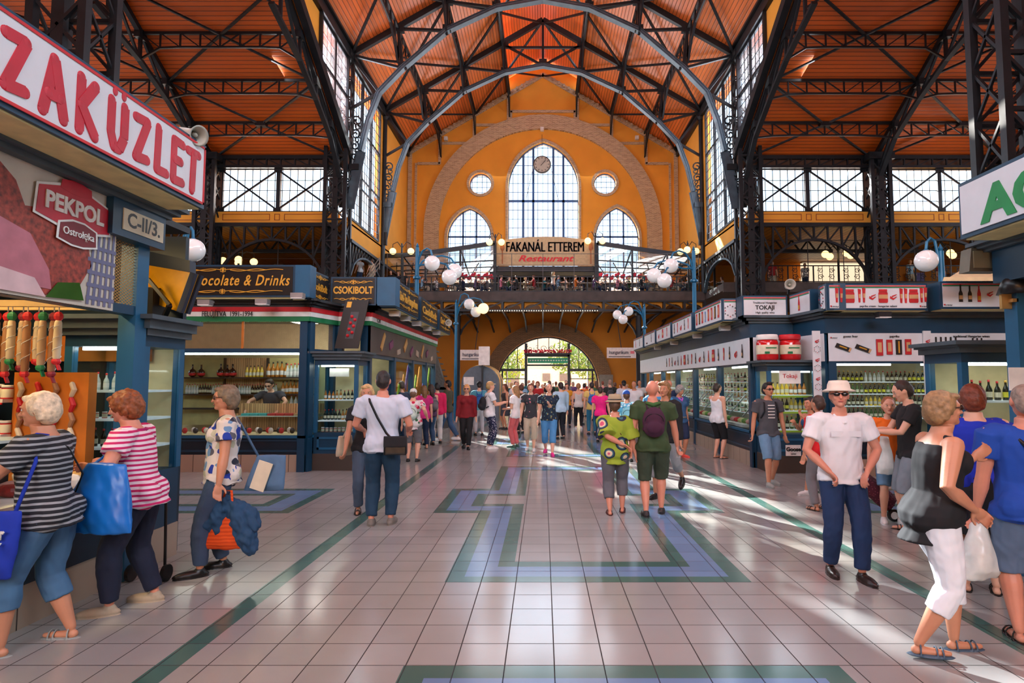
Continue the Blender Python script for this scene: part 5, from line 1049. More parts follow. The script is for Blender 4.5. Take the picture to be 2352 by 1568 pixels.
# banner with ham picture
t2 = thing('banner', 'hanging banner with smoked ham picture and a red maker badge', 'banner', (-3.54, 3.2, 2.28)); MB().box(-3.56, 1.2, 2.28, -3.54, 4.88, 3.22).build('cloth', mat('banner cloth', (206, 196, 180), .6, 0, .1, 4), t2)
def BN(y, z, e=.004): return V((-3.54 + e, y, z))
hm = mat('printed smoked crust', (150, 56, 40), .5, 0, .6, 26); hp = mat('printed ham flesh', (190, 110, 122), .5, 0, .15, 8); hf = mat('printed fat', (222, 186, 186), .5)
def shape(pts, e, m, n): k = MB(); q = [BN(a, b, e) for a, b in pts]; q2 = [BN(a, b, e + .003) for a, b in pts]; N = len(q); k.add(q + q2, [tuple(range(N, 2 * N))] + [(i, (i + 1) % N, N + (i + 1) % N, N + i) for i in range(N)]); k.build(n, m, t2)
shape([(1.3, 2.3), (3.9, 2.3), (4.45, 2.33), (4.62, 2.6), (4.55, 2.85), (4.3, 2.95), (4.0, 2.9), (3.92, 3.05), (3.7, 3.2), (1.3, 3.2)], .002, hm, 'smoked_crust_picture'); shape([(1.3, 2.4), (4.25, 2.36), (4.22, 2.5), (4.05, 2.72), (3.3, 2.9), (1.3, 2.9)], .006, hp, 'ham_slice_picture'); shape([(1.3, 2.3), (4.2, 2.3), (4.1, 2.42), (3.2, 2.52), (1.3, 2.52)], .010, hf, 'fat_slice_picture')
shape([(4.2, 2.3), (4.55, 2.32), (4.5, 2.45), (4.3, 2.42)], .011, GRB, 'herb_picture'); k = MB()
for i in range(5): k.add([BN(4.58 + i * .06, 2.3, .005), BN(4.61 + i * .06, 2.3, .005), BN(4.66 + i * .05, 2.95, .005), BN(4.64 + i * .05, 2.95, .005)], [(0, 1, 2, 3)]); k.add([BN(4.58, 2.34 + .1 * i, .006), BN(4.88, 2.34 + .1 * i, .006), BN(4.88, 2.37 + .1 * i, .006), BN(4.58, 2.37 + .1 * i, .006)], [(0, 1, 2, 3)])
k.build('plaid_cloth_picture', mat('blue grey plaid', (110, 110, 140), .6), t2)
def hexa(yc, zc, w_, h_, b=.25): return [(yc - w_, zc - h_ * .7), (yc - w_ * .3, zc - h_), (yc + w_ * .3, zc - h_), (yc + w_, zc - h_ * .7), (yc + w_ * .95, zc + h_ * .6), (yc + w_ * .3, zc + h_), (yc - w_ * .3, zc + h_), (yc - w_ * .95, zc + h_ * .6)]
for (yc, zc, w_, h_, m, e) in ((4.42, 2.99, .37, .17, WHP, .014), (4.42, 2.99, .35, .15, RL, .018), (4.42, 3.15, .15, .05, RL, .02), (4.45, 2.81, .2, .1, WHP, .02), (4.45, 2.81, .18, .085, mat('dark red badge', (120, 24, 34), .5), .024)): shape(hexa(yc, zc, w_, h_), e, m, 'badge_layer')
lettering('PEKPOL', (-3.515, 4.42, 2.99), (0, 1, 0), .17, WHP, t2, fit=.56, bold=.006); lettering('Ostrołęka', (-3.51, 4.45, 2.81), (0, 1, 0), .08, WHP, t2, fit=.3)
vitrine(-4.35, 5.42, -3.62, 6.02, .86, 2.02, 2.3, 'tall teal display cabinet at the end of the near butcher stall', (1.1, 1.36, 1.62))
for i, z in enumerate((1.1, 1.36, 1.62)):
    lab = ('low', 'middle', 'top')[i]; row([[BM['dark'], JAR], [JAR], [BM['clear'], BM['amber']]][i], (-4.25, 5.6, z), (-3.7, 5.6, z), .08, 'small item on the %s shelf of the tall teal cabinet' % lab, 'goods on the %s cabinet shelf' % lab, .62)
t2 = thing('light_box', 'yellow tilted light box with black bracket on top of the tall teal cabinet', 'light box', (-3.8, 5.9, 2.3)); A, B, C_, D_ = at(338, 608, 5.9), at(446, 627, 5.7), at(414, 717, 5.7), at(334, 690, 5.9); off = V((0, .1, 0)); k = MB(); k.add([A, B, C_, D_, A + off, B + off, C_ + off, D_ + off], [(0, 3, 2, 1), (4, 5, 6, 7), (0, 1, 5, 4), (1, 2, 6, 5), (2, 3, 7, 6), (3, 0, 4, 7)]); k.build('yellow_housing', mat('glossy signal yellow', (226, 158, 20), .25), t2)
k = MB(); k.bar(B, C_, .05); k.bar(B + V((0, .1, 0)), C_ + V((0, .1, 0)), .05); k.build('rim', mat('blue black rim', (26, 38, 60), .4), t2)
E_, F_, G_, H_ = at(334, 575, 5.9), at(436, 598, 5.7), at(436, 625, 5.7), at(336, 608, 5.9); k = MB(); k.add([E_, F_, G_, H_, E_ + off, F_ + off, G_ + off, H_ + off], [(0, 3, 2, 1), (4, 5, 6, 7), (0, 1, 5, 4), (1, 2, 6, 5), (2, 3, 7, 6), (3, 0, 4, 7)]); k.build('dark_hood', mat('blue black rim', (0, 0, 0)), t2)
k = MB(); k.bar((-3.85, 5.85, 2.28), at(352, 660, 5.8), .13, .2); k.bar(at(340, 640, 5.66), at(390, 700, 5.66), .03); k.bar(at(390, 700, 5.66), (-3.72, 5.8, 2.28), .04); k.build('bracket', BLACKP, t2)
# ================= near stall on the right
t = thing('market_stall', 'near teal stall at the right edge under a white sign with green letters', 'market stall', (4.6, 3.6, 0))
MB().box(4.2, .8, 0, 4.32, 5.3, .3).build('plinth', BASET, t); MB().box(4.18, .8, .3, 4.3, 5.3, .85).build('lower_panel', TEAL, t); MB().box(4.2, 5.25, 0, 4.36, 5.4, 2.95).build('post', TEALL, t); MB().box(4.15, .8, 2.6, 4.35, 5.45, 2.9).build('fascia', TEAL, t)
k = MB(); [k.box(4.1 - .05 * i, .8, 2.9 + .03 * i, 4.4, 5.5 + .04 * i, 2.93 + .03 * i) for i in range(3)]; k.build('cornice', GREYC, t); MB().box(4.4, .8, 3.0, 6.6, 5.3, 3.06).build('roof', DARKC, t); MB().box(6.5, .8, 0, 6.6, 5.3, 3.0).build('back_wall', CREAM, t); MB().box(4.2, .8, .85, 4.9, 5.2, .9).build('counter_top', mat('steel counter', (0, 0, 0)), t)
k = MB(); k.bar((4.19, 5.32, 2.35), (4.19, 5.32, 2.5), .16, .03); k.bar((4.19, 5.25, 2.42), (4.19, 5.4, 2.42), .05, .03); k.build('brass_cross', mat('old brass', (190, 150, 90), .4, .5), t)
t2, P = sign_box(3.72, 5.24, 3.72, 1.4, 2.96, 3.46, 0, 'white sign with green letters over the near right stall')
GL_ = mat('leaf green lettering', (20, 140, 70), .45); lettering('AGRO', P(.97, .2, .016), P.d, .4, GL_, t2, fit=1.4, bold=.018)
vitrine(4.35, 6.2, 5.6, 6.8, .85, 1.9, 2.12, 'teal display cabinet beyond the near right stall', (1.2, 1.5))
row([BM['dark'], BM['yellow']], (4.5, 6.4, 1.5), (5.5, 6.4, 1.5), .09, 'bottle on the upper shelf of the cabinet beyond the near right stall', 'bottles in the near right cabinet', .8)
p = at(2262, 596, 5.5); t2 = thing('floodlight', 'large old floodlight hanging by the near right sign', 'floodlight', p); k = MB(); k.prism([(-.15, -.11), (.15, -.11), (.12, .11), (-.12, .11)], lambda a, b, t_: (p.x + a, p.y + t_, p.z + b), 0, .14); k.build('housing', mat('worn grey metal', (120, 112, 96), .5, .3), t2); MB().box(p.x - .11, p.y - .012, p.z - .08, p.x + .11, p.y, p.z + .08).build('glass_front', mat('dusty lamp glass', (150, 140, 110), .2), t2); MB().bar((p.x, p.y + .08, p.z + .1), (p.x + .1, p.y + .1, p.z + .3), .04).build('bracket', IRON, t2)
p = at(2330, 652, 5.3); t2 = thing('spot_lamp', 'black shaded spot lamp on the post of the near right stall', 'lamp', p); k = MB(); k.lathe([(.14, -.09), (.1, .02), (.04, .1)], p, 16); k.build('shade', BLACKP, t2, True); MB().bar(p, p + V((.1, .02, .18)), .03).build('arm', IRON, t2)
p = at(2337, 870, 5.2); o = MB().box(p.x - .07, p.y, p.z - .1, p.x + .07, p.y + .01, p.z + .1).build('notice_sheet', WHP, off=p); tag(o, 'white sheet of paper on the near right post', 'notice')
p = at(2240, 640, 9.2); t2 = thing('awning', 'cream canvas awning corner behind the jar sign', 'awning', p); k = MB(); k.add([at(2170, 643, 9.6), at(2340, 643, 9.6), at(2340, 628, 10.4), at(2240, 600, 11.4)], [(0, 1, 2), (0, 2, 3)]); k.add([at(2165, 645, 9.55), at(2345, 645, 9.55), at(2345, 636, 9.6), at(2168, 636, 9.6)], [(0, 1, 2, 3)]); k.build('canvas', CREAM, t2); MB().bar(at(2340, 640, 9.6), at(2340, 740, 9.6), .06).build('pole', IRON, t2)
# ================= far end: doorway, signs, kiosk, stairs
def fd(y): return lambda a, b, t_: (a, y + t_, b)
dfr = MB(); A = arc(DX, 1.25, 3.72, 0, 180, 32); yd = YW + .3
for a, b in zip(A, A[1:]): dfr.bar((a[0], yd, a[1]), (b[0], yd, b[1]), .16)
for x in (-1.42, 1.72): dfr.bar((DX + x - .15, yd, 0), (DX + x - .15, yd, 4.5), .2)
dfr.bar((DX - 1.5, yd, 3.62), (DX + 1.6, yd, 3.62), .2); dfr.bar((DX - 1.5, yd, 2.9), (DX + 1.6, yd, 2.9), .12); dfr.bar((DX - 3.7, yd, 2.55), (DX - 1.5, yd, 2.55), .18); dfr.bar((DX + 1.6, yd, 2.55), (DX + 3.7, yd, 2.55), .18); dfr.bar((DX - 3.4, yd, 1.9), (DX - 1.5, yd, 1.9), .06); dfr.bar((DX + 1.6, yd, 1.9), (DX + 3.4, yd, 1.9), .06)
for x in (-2.9, -2.2, -.7, .1, .9, 2.3, 3.0): dfr.bar((DX + x, yd, 2.55 if abs(x) > 1.6 else 3.6), (DX + x, yd, 1.25 + math.sqrt(3.7 ** 2 - x * x)), .05)
for s in (-1, 1):
    for k_ in range(3): scroll(dfr, (DX + s * (2.0 + .5 * k_), 3.0 + .1 * (2 - k_)), .25, k_, 1.2, lambda a, b: V((a, yd, b)), .02, 10); scroll(dfr, (DX + s * .5 * (k_ + .6), 4.1), .26, k_, 1.2, lambda a, b: V((a, yd, b)), .02, 10)
    dfr.bar((DX + s * 3.3, yd, 0), (DX + s * 3.3, yd, 2.5), .12)
d1 = struct('door_1', dfr, IRON)
g = MB(); g.prism([(DX - 3.7, 2.6)] + list(reversed([a for a in A if a[1] > 2.6])) + [(DX + 3.7, 2.6)], w_y, yd + .02, yd + .03); g.build('fanlight_pane', GL, d1)
for s, lab in ((-1, 'left'), (1, 'right')):
    MB().box(DX + s * 2.95, yd + .05, 0, DX + s * 3.0, yd + 1.0, 2.45).build('open_door_leaf', WHP if 0 else mat('grey door leaf', (150, 146, 140), .5), d1)
o = MB().box(DX - 1.45, yd - .2, 3.05, DX + 1.5, yd - .15, 3.42).build('banner', mat('green banner', (40, 150, 110), .5), off=(DX, yd, 3.2)); tag(o, 'green banner with white dots across the top of the doorway', 'banner')
k = MB(); [k.box(DX - 1.3 + i * .19, yd - .215, 3.2, DX - 1.2 + i * .19, yd - .2, 3.28) for i in range(15)]; k.build('white_lettering', WHP, o)
t2 = thing('flower_box', 'row of red flowers hung along the beam of the doorway', 'flowers', (DX, yd - .3, 3.72)); MB().box(DX - 1.7, yd - .4, 3.66, DX + 1.75, yd - .15, 3.78).build('trough', IRON, t2); k = MB()
for i in range(120): k.ell((DX + random.uniform(-1.7, 1.75), yd - .28 + random.uniform(-.1, .1), 3.85 + random.uniform(-.08, .18)), .06, 5, 4)
tag(k.build('blossom', mat('geranium red', (210, 40, 70), .6), t2), kind='stuff')
for u0, u1, v0, v1, sd in ((1057, 1125, 803, 827, 'left'), (1394, 1461, 798, 822, 'right')):
    a, b = at(u0, v0, 34), at(u1, v1, 34); t2 = thing('hanging_sign', 'white board sign hanging %s of the doorway' % sd, 'sign', (a.x, 34, b.z)); MB().box(a.x, 34, b.z, b.x, 34.08, a.z).build('board', WHP, t2); lettering('hungarikum', ((a.x * .93 + b.x * 1.07 if 0 else (a.x + b.x) / 2 - .15), 33.98, (a.z + b.z) / 2 + .02), 'front', .28, mat('slate lettering', (52, 60, 84), .5), t2, fit=1.1, bold=.004)
    MB().box(a.x + .1, 33.985, b.z + .06, b.x - .3, 34, b.z + .1).build('small_print', mat('grey print', (120, 120, 126), .5), t2); MB().box(b.x - .32, 33.985, (a.z + b.z) / 2 - .05, b.x - .1, 34, (a.z + b.z) / 2 + .1).build('red_mark', mat('pink mark', (230, 120, 130), .5), t2); MB().bar(((a.x + b.x) / 2, 34.1, a.z), ((a.x + b.x) / 2, 36.5, 6.1), .04).build('hanger', IRON, t2)
t2 = thing('kiosk', 'grey barrel-shaped kiosk with arched top left of the doorway', 'kiosk', (-2.75, 26, 0)); pr = [(-3.55, 0), (-1.95, 0)] + [(-2.75 + .8 * math.cos(R(a)), 1.6 + .8 * math.sin(R(a))) for a in range(0, 181, 15)]
k = MB(); k.prism(pr, w_y, 26, 29.5); k.build('body', mat('grey kiosk paint', (92, 106, 118), .5), t2); k = MB(); k.prism([(x * 1 + (x + 2.75) * .06, z * 1.03) for x, z in pr], w_y, 27.0, 27.2); k.prism([(x + (x + 2.75) * .06, z * 1.03) for x, z in pr], w_y, 28.4, 28.6); k.build('hoop', mat('brass hoop', (180, 150, 100), .3, .6), t2); MB().box(-3.45, 25.97, 1.55, -3.0, 26, 1.9).build('poster', WHP, t2); MB().box(-2.5, 25.96, .2, -2.1, 26, 1.3).build('side_door', mat('dark kiosk door', (60, 72, 82), .5), t2)
MB().box(-2.75, 25.5, 2.4, -2.3, 25.8, 3.2).build('lamp_head', WHP, t2); MB().bar((-2.6, 25.65, 0), (-2.6, 25.65, 2.4), .08).build('pole', IRON, t2)
t2 = thing('staircase', 'dark sloping stair flank beyond the black and gold stall', 'stairs', (-4.5, 22, 0)); k = MB(); k.prism([(-4.1, 1.4), (-3.55, 1.4), (-4.15, 3.3), (-4.75, 3.3)], w_y, 22.0, 22.3); k.build('flank', mat('dark stair panel', (52, 50, 54), .4, 0, .5, 14), t2); MB().box(-4.2, 22, 0, -3.45, 22.3, 1.5).build('base_block', mat('charcoal', (50, 50, 54), .5), t2); k = MB()
for i in range(8): k.box(-4.15 - i * .08, 22.3, 1.4 + i * .24, -3.6 - i * .08, 23.5, 1.45 + i * .24)
k.build('tread', IRON, t2)
t2 = thing('stair_rail', 'pale handrails of the stairs climbing to the left gallery', 'handrail', (-10.5, 34, 7)); k = MB()
for e in (0, .35, .7): a, b = at(825, 672 - e * 18, 34), at(872, 612 - e * 30, 34); k.tube([a, b], .03, 6)
for i in range(5): f = i / 4; a = at(825 + 47 * f, 674 - 55 * f, 34); k.bar(a, a + V((0, 0, .7)), .03)
k.build('rails', mat('pale steel', (190, 184, 172), .3, .6), t2).name = 'rail'
for s in (-1, 1):   # potted hearts and flowers hanging under the canopies
    for i in range(12):
        u = (1030 + i * 9.5) if s < 0 else (1378 + i * 13); p = at(u, 632 + 3 * (i % 3), YB + 2.6); o = MB().ell((0, 0, 0), (.17, .08, .15), 8, 6).ell((.1, 0, .1), (.1, .08, .09), 6, 5).build('hanging_flower', mat('geranium red', (0, 0, 0))); o.location = p; tag(o, 'red flower bunch hanging under the %s canopy of the restaurant' % ('left' if s < 0 else 'right'), 'flowers', 'red bunches under the canopies')
    t2 = thing('flower_line', 'thin wire holding the red bunches under the %s canopy' % ('left' if s < 0 else 'right'), 'wire', (s * 5, YB + 2.6, 9)); a, b = at(1020 if s < 0 else 1370, 626, YB + 2.6), at(1140 if s < 0 else 1540, 626, YB + 2.6); MB().bar(a, b, .02).build('strand', IRON, t2)
# things on the gallery wall: bright shop on the right, paintings
p = at(1845, 600, 42); q = at(2010, 675, 42); t2 = thing('gallery_shop', 'brightly lit shop front at the back of the right gallery', 'shop', (p.x, 42, 7.2)); MB().box(p.x, 42.4, 7.2, q.x, 42.5, p.z).build('glowing_wall', glow('glowing shop wall', (255, 232, 196), .9), t2); k = MB(); k.box(p.x - .1, 41.9, p.z - .1, q.x + .1, 42.3, p.z + .15); k.build('canopy', WHP, t2); k = MB(); [k.box(p.x + .3 + i * .55, 42.0, 7.2, p.x + .6 + i * .55, 42.3, 8.1 + .25 * (i % 3)) for i in range(9)]; k.build('display_goods', mat('dim shop goods', (120, 84, 60), .6, 0, .5, 5), t2)  # back wall emits light itself in place of the shop's lamps
for i, (u, v, w_, h_, c) in enumerate(((1775, 628, .7, 1.0, (180, 150, 120)), (1850, 655, .9, 1.0, (206, 186, 150)), (1905, 640, .5, .7, (120, 60, 50)), (2110, 640, .8, .9, (120, 110, 160)), (2200, 640, .7, .9, (190, 200, 210)), (640, 620, .7, .9, (150, 110, 80)), (740, 660, 1.0, 1.1, (170, 150, 130)))):
    p = at(u, v, 42.9); o = MB().box(p.x - w_ / 2, 42.9, p.z - h_ / 2, p.x + w_ / 2, 43.0, p.z + h_ / 2).build('wall_cloth', mat('wall cloth %d' % i, c, .7, 0, .4, 5), off=p); tag(o, 'hanging cloth on the back wall of the %s gallery, %s' % ('left' if u < 1200 else 'right', ('beside the column', 'cream, low behind the railing', 'dark red and small', 'violet', 'pale blue', 'brown', 'beige and wide')[i]), 'textile')
# low wall sensors on the end wall
for u, v, lab in ((1245, 296, 'at the crown of the brick arch'), (1024, 318, 'left under the stepped brickwork'), (1463, 316, 'right under the stepped brickwork')):
    p = at(u, v, YW - .2); o = MB().box(p.x - .13, YW - .3, p.z - .13, p.x + .13, YW - .02, p.z + .13).build('wall_box', WHP, off=(p.x, YW, p.z)); tag(o, 'small white box on the end wall %s' % lab, 'box')
# ================= outside the doorway
struct('floor_street', MB().box(-40, YW + .7, -.12, 40, 90, -.02), mat('street paving', (196, 190, 180), .8))
t2 = thing('building', 'pale townhouse across the street seen through the doorway', 'building', (1, 70, 0)); MB().box(-14, 70, 0, 16, 76, 14).build('wall', mat('cream townhouse plaster', (236, 226, 206), .8), t2)
for x, z, w_, h_ in ((2.6, 2.2, 1.3, .9), (.4, 2.2, .9, .9), (-3.5, 2, 1.4, 2), (6, 2, 1.4, 2), (2.6, 4.6, 1.3, 1.0)): MB().box(x - w_ / 2, 69.9, z - h_ / 2, x + w_ / 2, 70, z + h_ / 2).build('window', mat('dark town window', (120, 116, 116), .3), t2)
k = MB(); [k.bar((2.6, 69.88, 3.2), (2.6 + 1.1 * math.cos(R(a)), 69.88, 3.2 + 1.1 * math.sin(R(a))), .1) for a in range(0, 181, 36)]; k.tube([(2.6 + 1.1 * math.cos(R(a)), 69.88, 3.2 + 1.1 * math.sin(R(a))) for a in range(0, 181, 15)], .07, 6); k.build('arched_window', WHP, t2)
def tree(x, y, h, r, label):
    t = thing('tree', label, 'tree', (x, y, 0)); MB().tube([(x, y, 0), (x + .1, y, h * .5), (x, y, h * .8)], [.16, .12, .05], 8).build('trunk', mat('bark', (96, 80, 62), .9), t); k = MB(); rnd = random.Random(int(x * 7))
    for i in range(900):
        a = rnd.uniform(0, 6.28); b = rnd.uniform(-1, 1); q = r * rnd.random() ** .4; c = V((x + q * math.cos(a) * math.sqrt(1 - b * b), y + q * math.sin(a) * math.sqrt(1 - b * b), h + q * b * .9)); u_ = V((rnd.uniform(-1, 1), rnd.uniform(-1, 1), rnd.uniform(-1, 1))).normalized() * .16; w_ = u_.orthogonal().normalized() * .09; k.add([c - u_, c + w_, c + u_, c - w_], [(0, 1, 2, 3)])
    k.build('crown', mat('summer leaves', (122, 160, 62), .6, 0, .35, 2), t)
tree(-3.2, 52, 3.3, 1.9, 'green tree outside the left part of the doorway'); tree(2.4, 55, 4.0, 1.9, 'pale green tree just right of the open doorway'); tree(4.4, 52, 3.2, 1.7, 'green tree outside the right part of the doorway'); tree(-5.5, 58, 4.5, 2.5, 'tree behind the left one across the street')
# ================= people
def remesh(mb, vox, smooth=2, fold=0.0, seed=0, fs=9.0):
    me = bpy.data.meshes.new('r'); me.from_pydata([tuple(p) for p in mb.v], [], mb.f)
    o = bpy.data.objects.new('r', me); m = o.modifiers.new('r', 'REMESH'); m.mode = 'VOXEL'; m.voxel_size = vox; m.use_smooth_shade = True
    if smooth: s = o.modifiers.new('s', 'SMOOTH'); s.iterations = smooth; s.factor = .6
    out = evaluated(o); bpy.data.objects.remove(o); bpy.data.meshes.remove(me)
    if fold:
        nn = [v.normal.copy() for v in out.vertices]; cs = []
        for v, nv in zip(out.vertices, nn):
            p = v.co; f = noise.noise(V((p.x * fs, p.y * fs, p.z * fs * .45 + seed * 3.1))) + .6 * noise.noise(V((p.x * fs * 2 + 5, p.y * fs * 2, (p.z + p.x * .8) * fs * 1.6 + seed))); cs += tuple(p + nv * (fold * (f * .8 + .25)))
        out.vertices.foreach_set('co', cs); out.update()
    return out
def mo(name, me, m, parent):
    o = bpy.data.objects.new(name, me); COL.objects.link(o); o.parent = parent
    me.materials.clear(); me.materials.append(m); return o
def ik(s, t, l1, l2, pole):
    s = V(s); t = V(t); d = t - s; L = min(d.length, (l1 + l2) * .999); d = d.normalized(); a = (l1 * l1 - l2 * l2 + L * L) / (2 * L); h = math.sqrt(max(0, l1 * l1 - a * a))
    p = V(pole); p = p - d * p.dot(d); p = p.normalized() if p.length > 1e-4 else d.orthogonal().normalized(); return s + d * a + p * h, s + d * L
SK = {'fair': mat('fair skin', (226, 170, 142), .5, 0, .06, 9), 'tan': mat('tanned skin', (200, 138, 106), .5, 0, .06, 9), 'ruddy': mat('ruddy skin', (214, 142, 116), .5, 0, .07, 9), 'brown': mat('brown skin', (150, 100, 72), .5, 0, .06, 9)}
def cloth(name, c, var=.1): return mat(name, c, .85, 0, var, 7, bump=.08)
def hairm(name, c): return mat(name, c, .55, 0, .35, 34, bump=.3)
def stripes(name, ca, cb, period, duty=.5, wob=.01):
    if name in MATS: return MATS[name]
    t = NT(name); sp = t.n('ShaderNodeSeparateXYZ'); t.l(t.coord(), sp.inputs[0]); nz = t.n('ShaderNodeTexNoise', Scale=5.0); t.l(t.coord(), nz.inputs['Vector'])
    a = t.n('ShaderNodeMath', _operation='MULTIPLY_ADD'); t.l(nz.outputs[0], a.inputs[0]); a.inputs[1].default_value = wob * 4; t.l(sp.outputs[2], a.inputs[2])
    d = t.n('ShaderNodeMath', _operation='DIVIDE'); t.l(a.outputs[0], d.inputs[0]); d.inputs[1].default_value = period; f = t.n('ShaderNodeMath', _operation='FRACT'); t.l(d.outputs[0], f.inputs[0])
    t.l(t.ramp(f.outputs[0], [(0, lin(ca)), (duty, lin(cb))], 'CONSTANT'), t.b.inputs['Base Color']); t.b.inputs['Roughness'].default_value = .85; MATS[name] = t.m; return t.m
def blotch(name, base, cols, scale=7, thr=.45):
    """printed flowers / circles: voronoi cells with random colours on a ground colour"""
    if name in MATS: return MATS[name]
    t = NT(name); nz = t.n('ShaderNodeTexNoise', Scale=3.0); t.l(t.coord(), nz.inputs['Vector']); vm = t.n('ShaderNodeVectorMath', _operation='MULTIPLY_ADD'); t.l(nz.outputs[1], vm.inputs[0]); vm.inputs[1].default_value = (.12,) * 3; t.l(t.coord(), vm.inputs[2])
    vo = t.n('ShaderNodeTexVoronoi', Scale=float(scale)); t.l(vm.outputs[0], vo.inputs['Vector']); sp = t.n('ShaderNodeSeparateColor'); t.l(vo.outputs['Color'], sp.inputs[0])
    n = len(cols); c1 = t.ramp(sp.outputs[0], [(i / n, lin(c)) for i, c in enumerate(cols)], 'CONSTANT'); c2 = t.ramp(vo.outputs['Distance'], [(0, (1, 1, 1, 1)), (thr, (0, 0, 0, 1))], 'CONSTANT')
    mx = t.n('ShaderNodeMix', _data_type='RGBA'); t.l(c2, mx.inputs[0]); mx.inputs[6].default_value = lin(base); t.l(c1, mx.inputs[7]); t.l(mx.outputs[2], t.b.inputs['Base Color']); t.b.inputs['Roughness'].default_value = .85; MATS[name] = t.m; return t.m
def rings(name, base, cols, scale=4.2):
    if name in MATS: return MATS[name]
    t = NT(name); vo = t.n('ShaderNodeTexVoronoi', Scale=float(scale)); vo.inputs['Randomness'].default_value = .7; t.l(t.coord(), vo.inputs['Vector'])
    t.l(t.ramp(vo.outputs['Distance'], [(0, lin(cols[0])), (.16, lin(cols[1])), (.24, lin(cols[2])), (.30, lin(cols[3])), (.38, lin(base))], 'CONSTANT'), t.b.inputs['Base Color']); t.b.inputs['Roughness'].default_value = .85; MATS[name] = t.m; return t.m
JEAN = cloth('blue denim', (52, 82, 116)); JEAND = cloth('dark denim', (26, 46, 76)); JEANL = cloth('pale denim', (104, 140, 172)); NAVY = cloth('navy trousers', (20, 28, 52)); BLKC = cloth('black cloth', (22, 22, 26)); WHC = cloth('white cotton', (232, 234, 238), .04); GRYC = cloth('grey cotton', (112, 112, 116)); KHA = cloth('khaki cotton', (176, 166, 144))
FING = [(-.034, .072), (-.012, .082), (.011, .078), (.033, .062)]
def hand(mb, W, d, side, S, fine, curl=.45, up=V((0, 0, 1))):
    """palm, four fingers of different length and a thumb at the side of the palm"""
    d = V(d).normalized(); n = V(up) - d * V(up).dot(d); n = n.normalized() if n.length > .05 else d.orthogonal().normalized(); lat = d.cross(n)
    if not fine: mb.cap_tube([W, W + d * .05 * S, W + d * .13 * S], [.022 * S, .034 * S, .018 * S], 8); return
    M = Matrix((lat, d, n)).transposed(); c = W + d * .045 * S
    mb.ell(c, (.04 * S, .058 * S, .017 * S), 10, 8, M)
    for i, (o, L) in enumerate(FING):
        p = W + d * .085 * S + lat * o * S * .95 * side; q = d; pts = [p - d * .02 * S, p]; a = 0
        for seg in (.45, .32, .23): a += curl * (1 + .15 * i); q = d * math.cos(a) - n * math.sin(a); pts.append(pts[-1] + q * L * seg * S)
        mb.cap_tube(pts, [.0098 * S, .0098 * S, .009 * S, .0083 * S, .0072 * S], 7)
    b = W + d * .02 * S - lat * .028 * S * side; q1 = (d * .62 - lat * side * .72 - n * .25).normalized(); q2 = (d * .9 - lat * side * .3 - n * .4).normalized(); mb.cap_tube([b, b + q1 * .038 * S, b + q1 * .038 * S + q2 * .035 * S], [.014 * S, .0115 * S, .009 * S], 7)
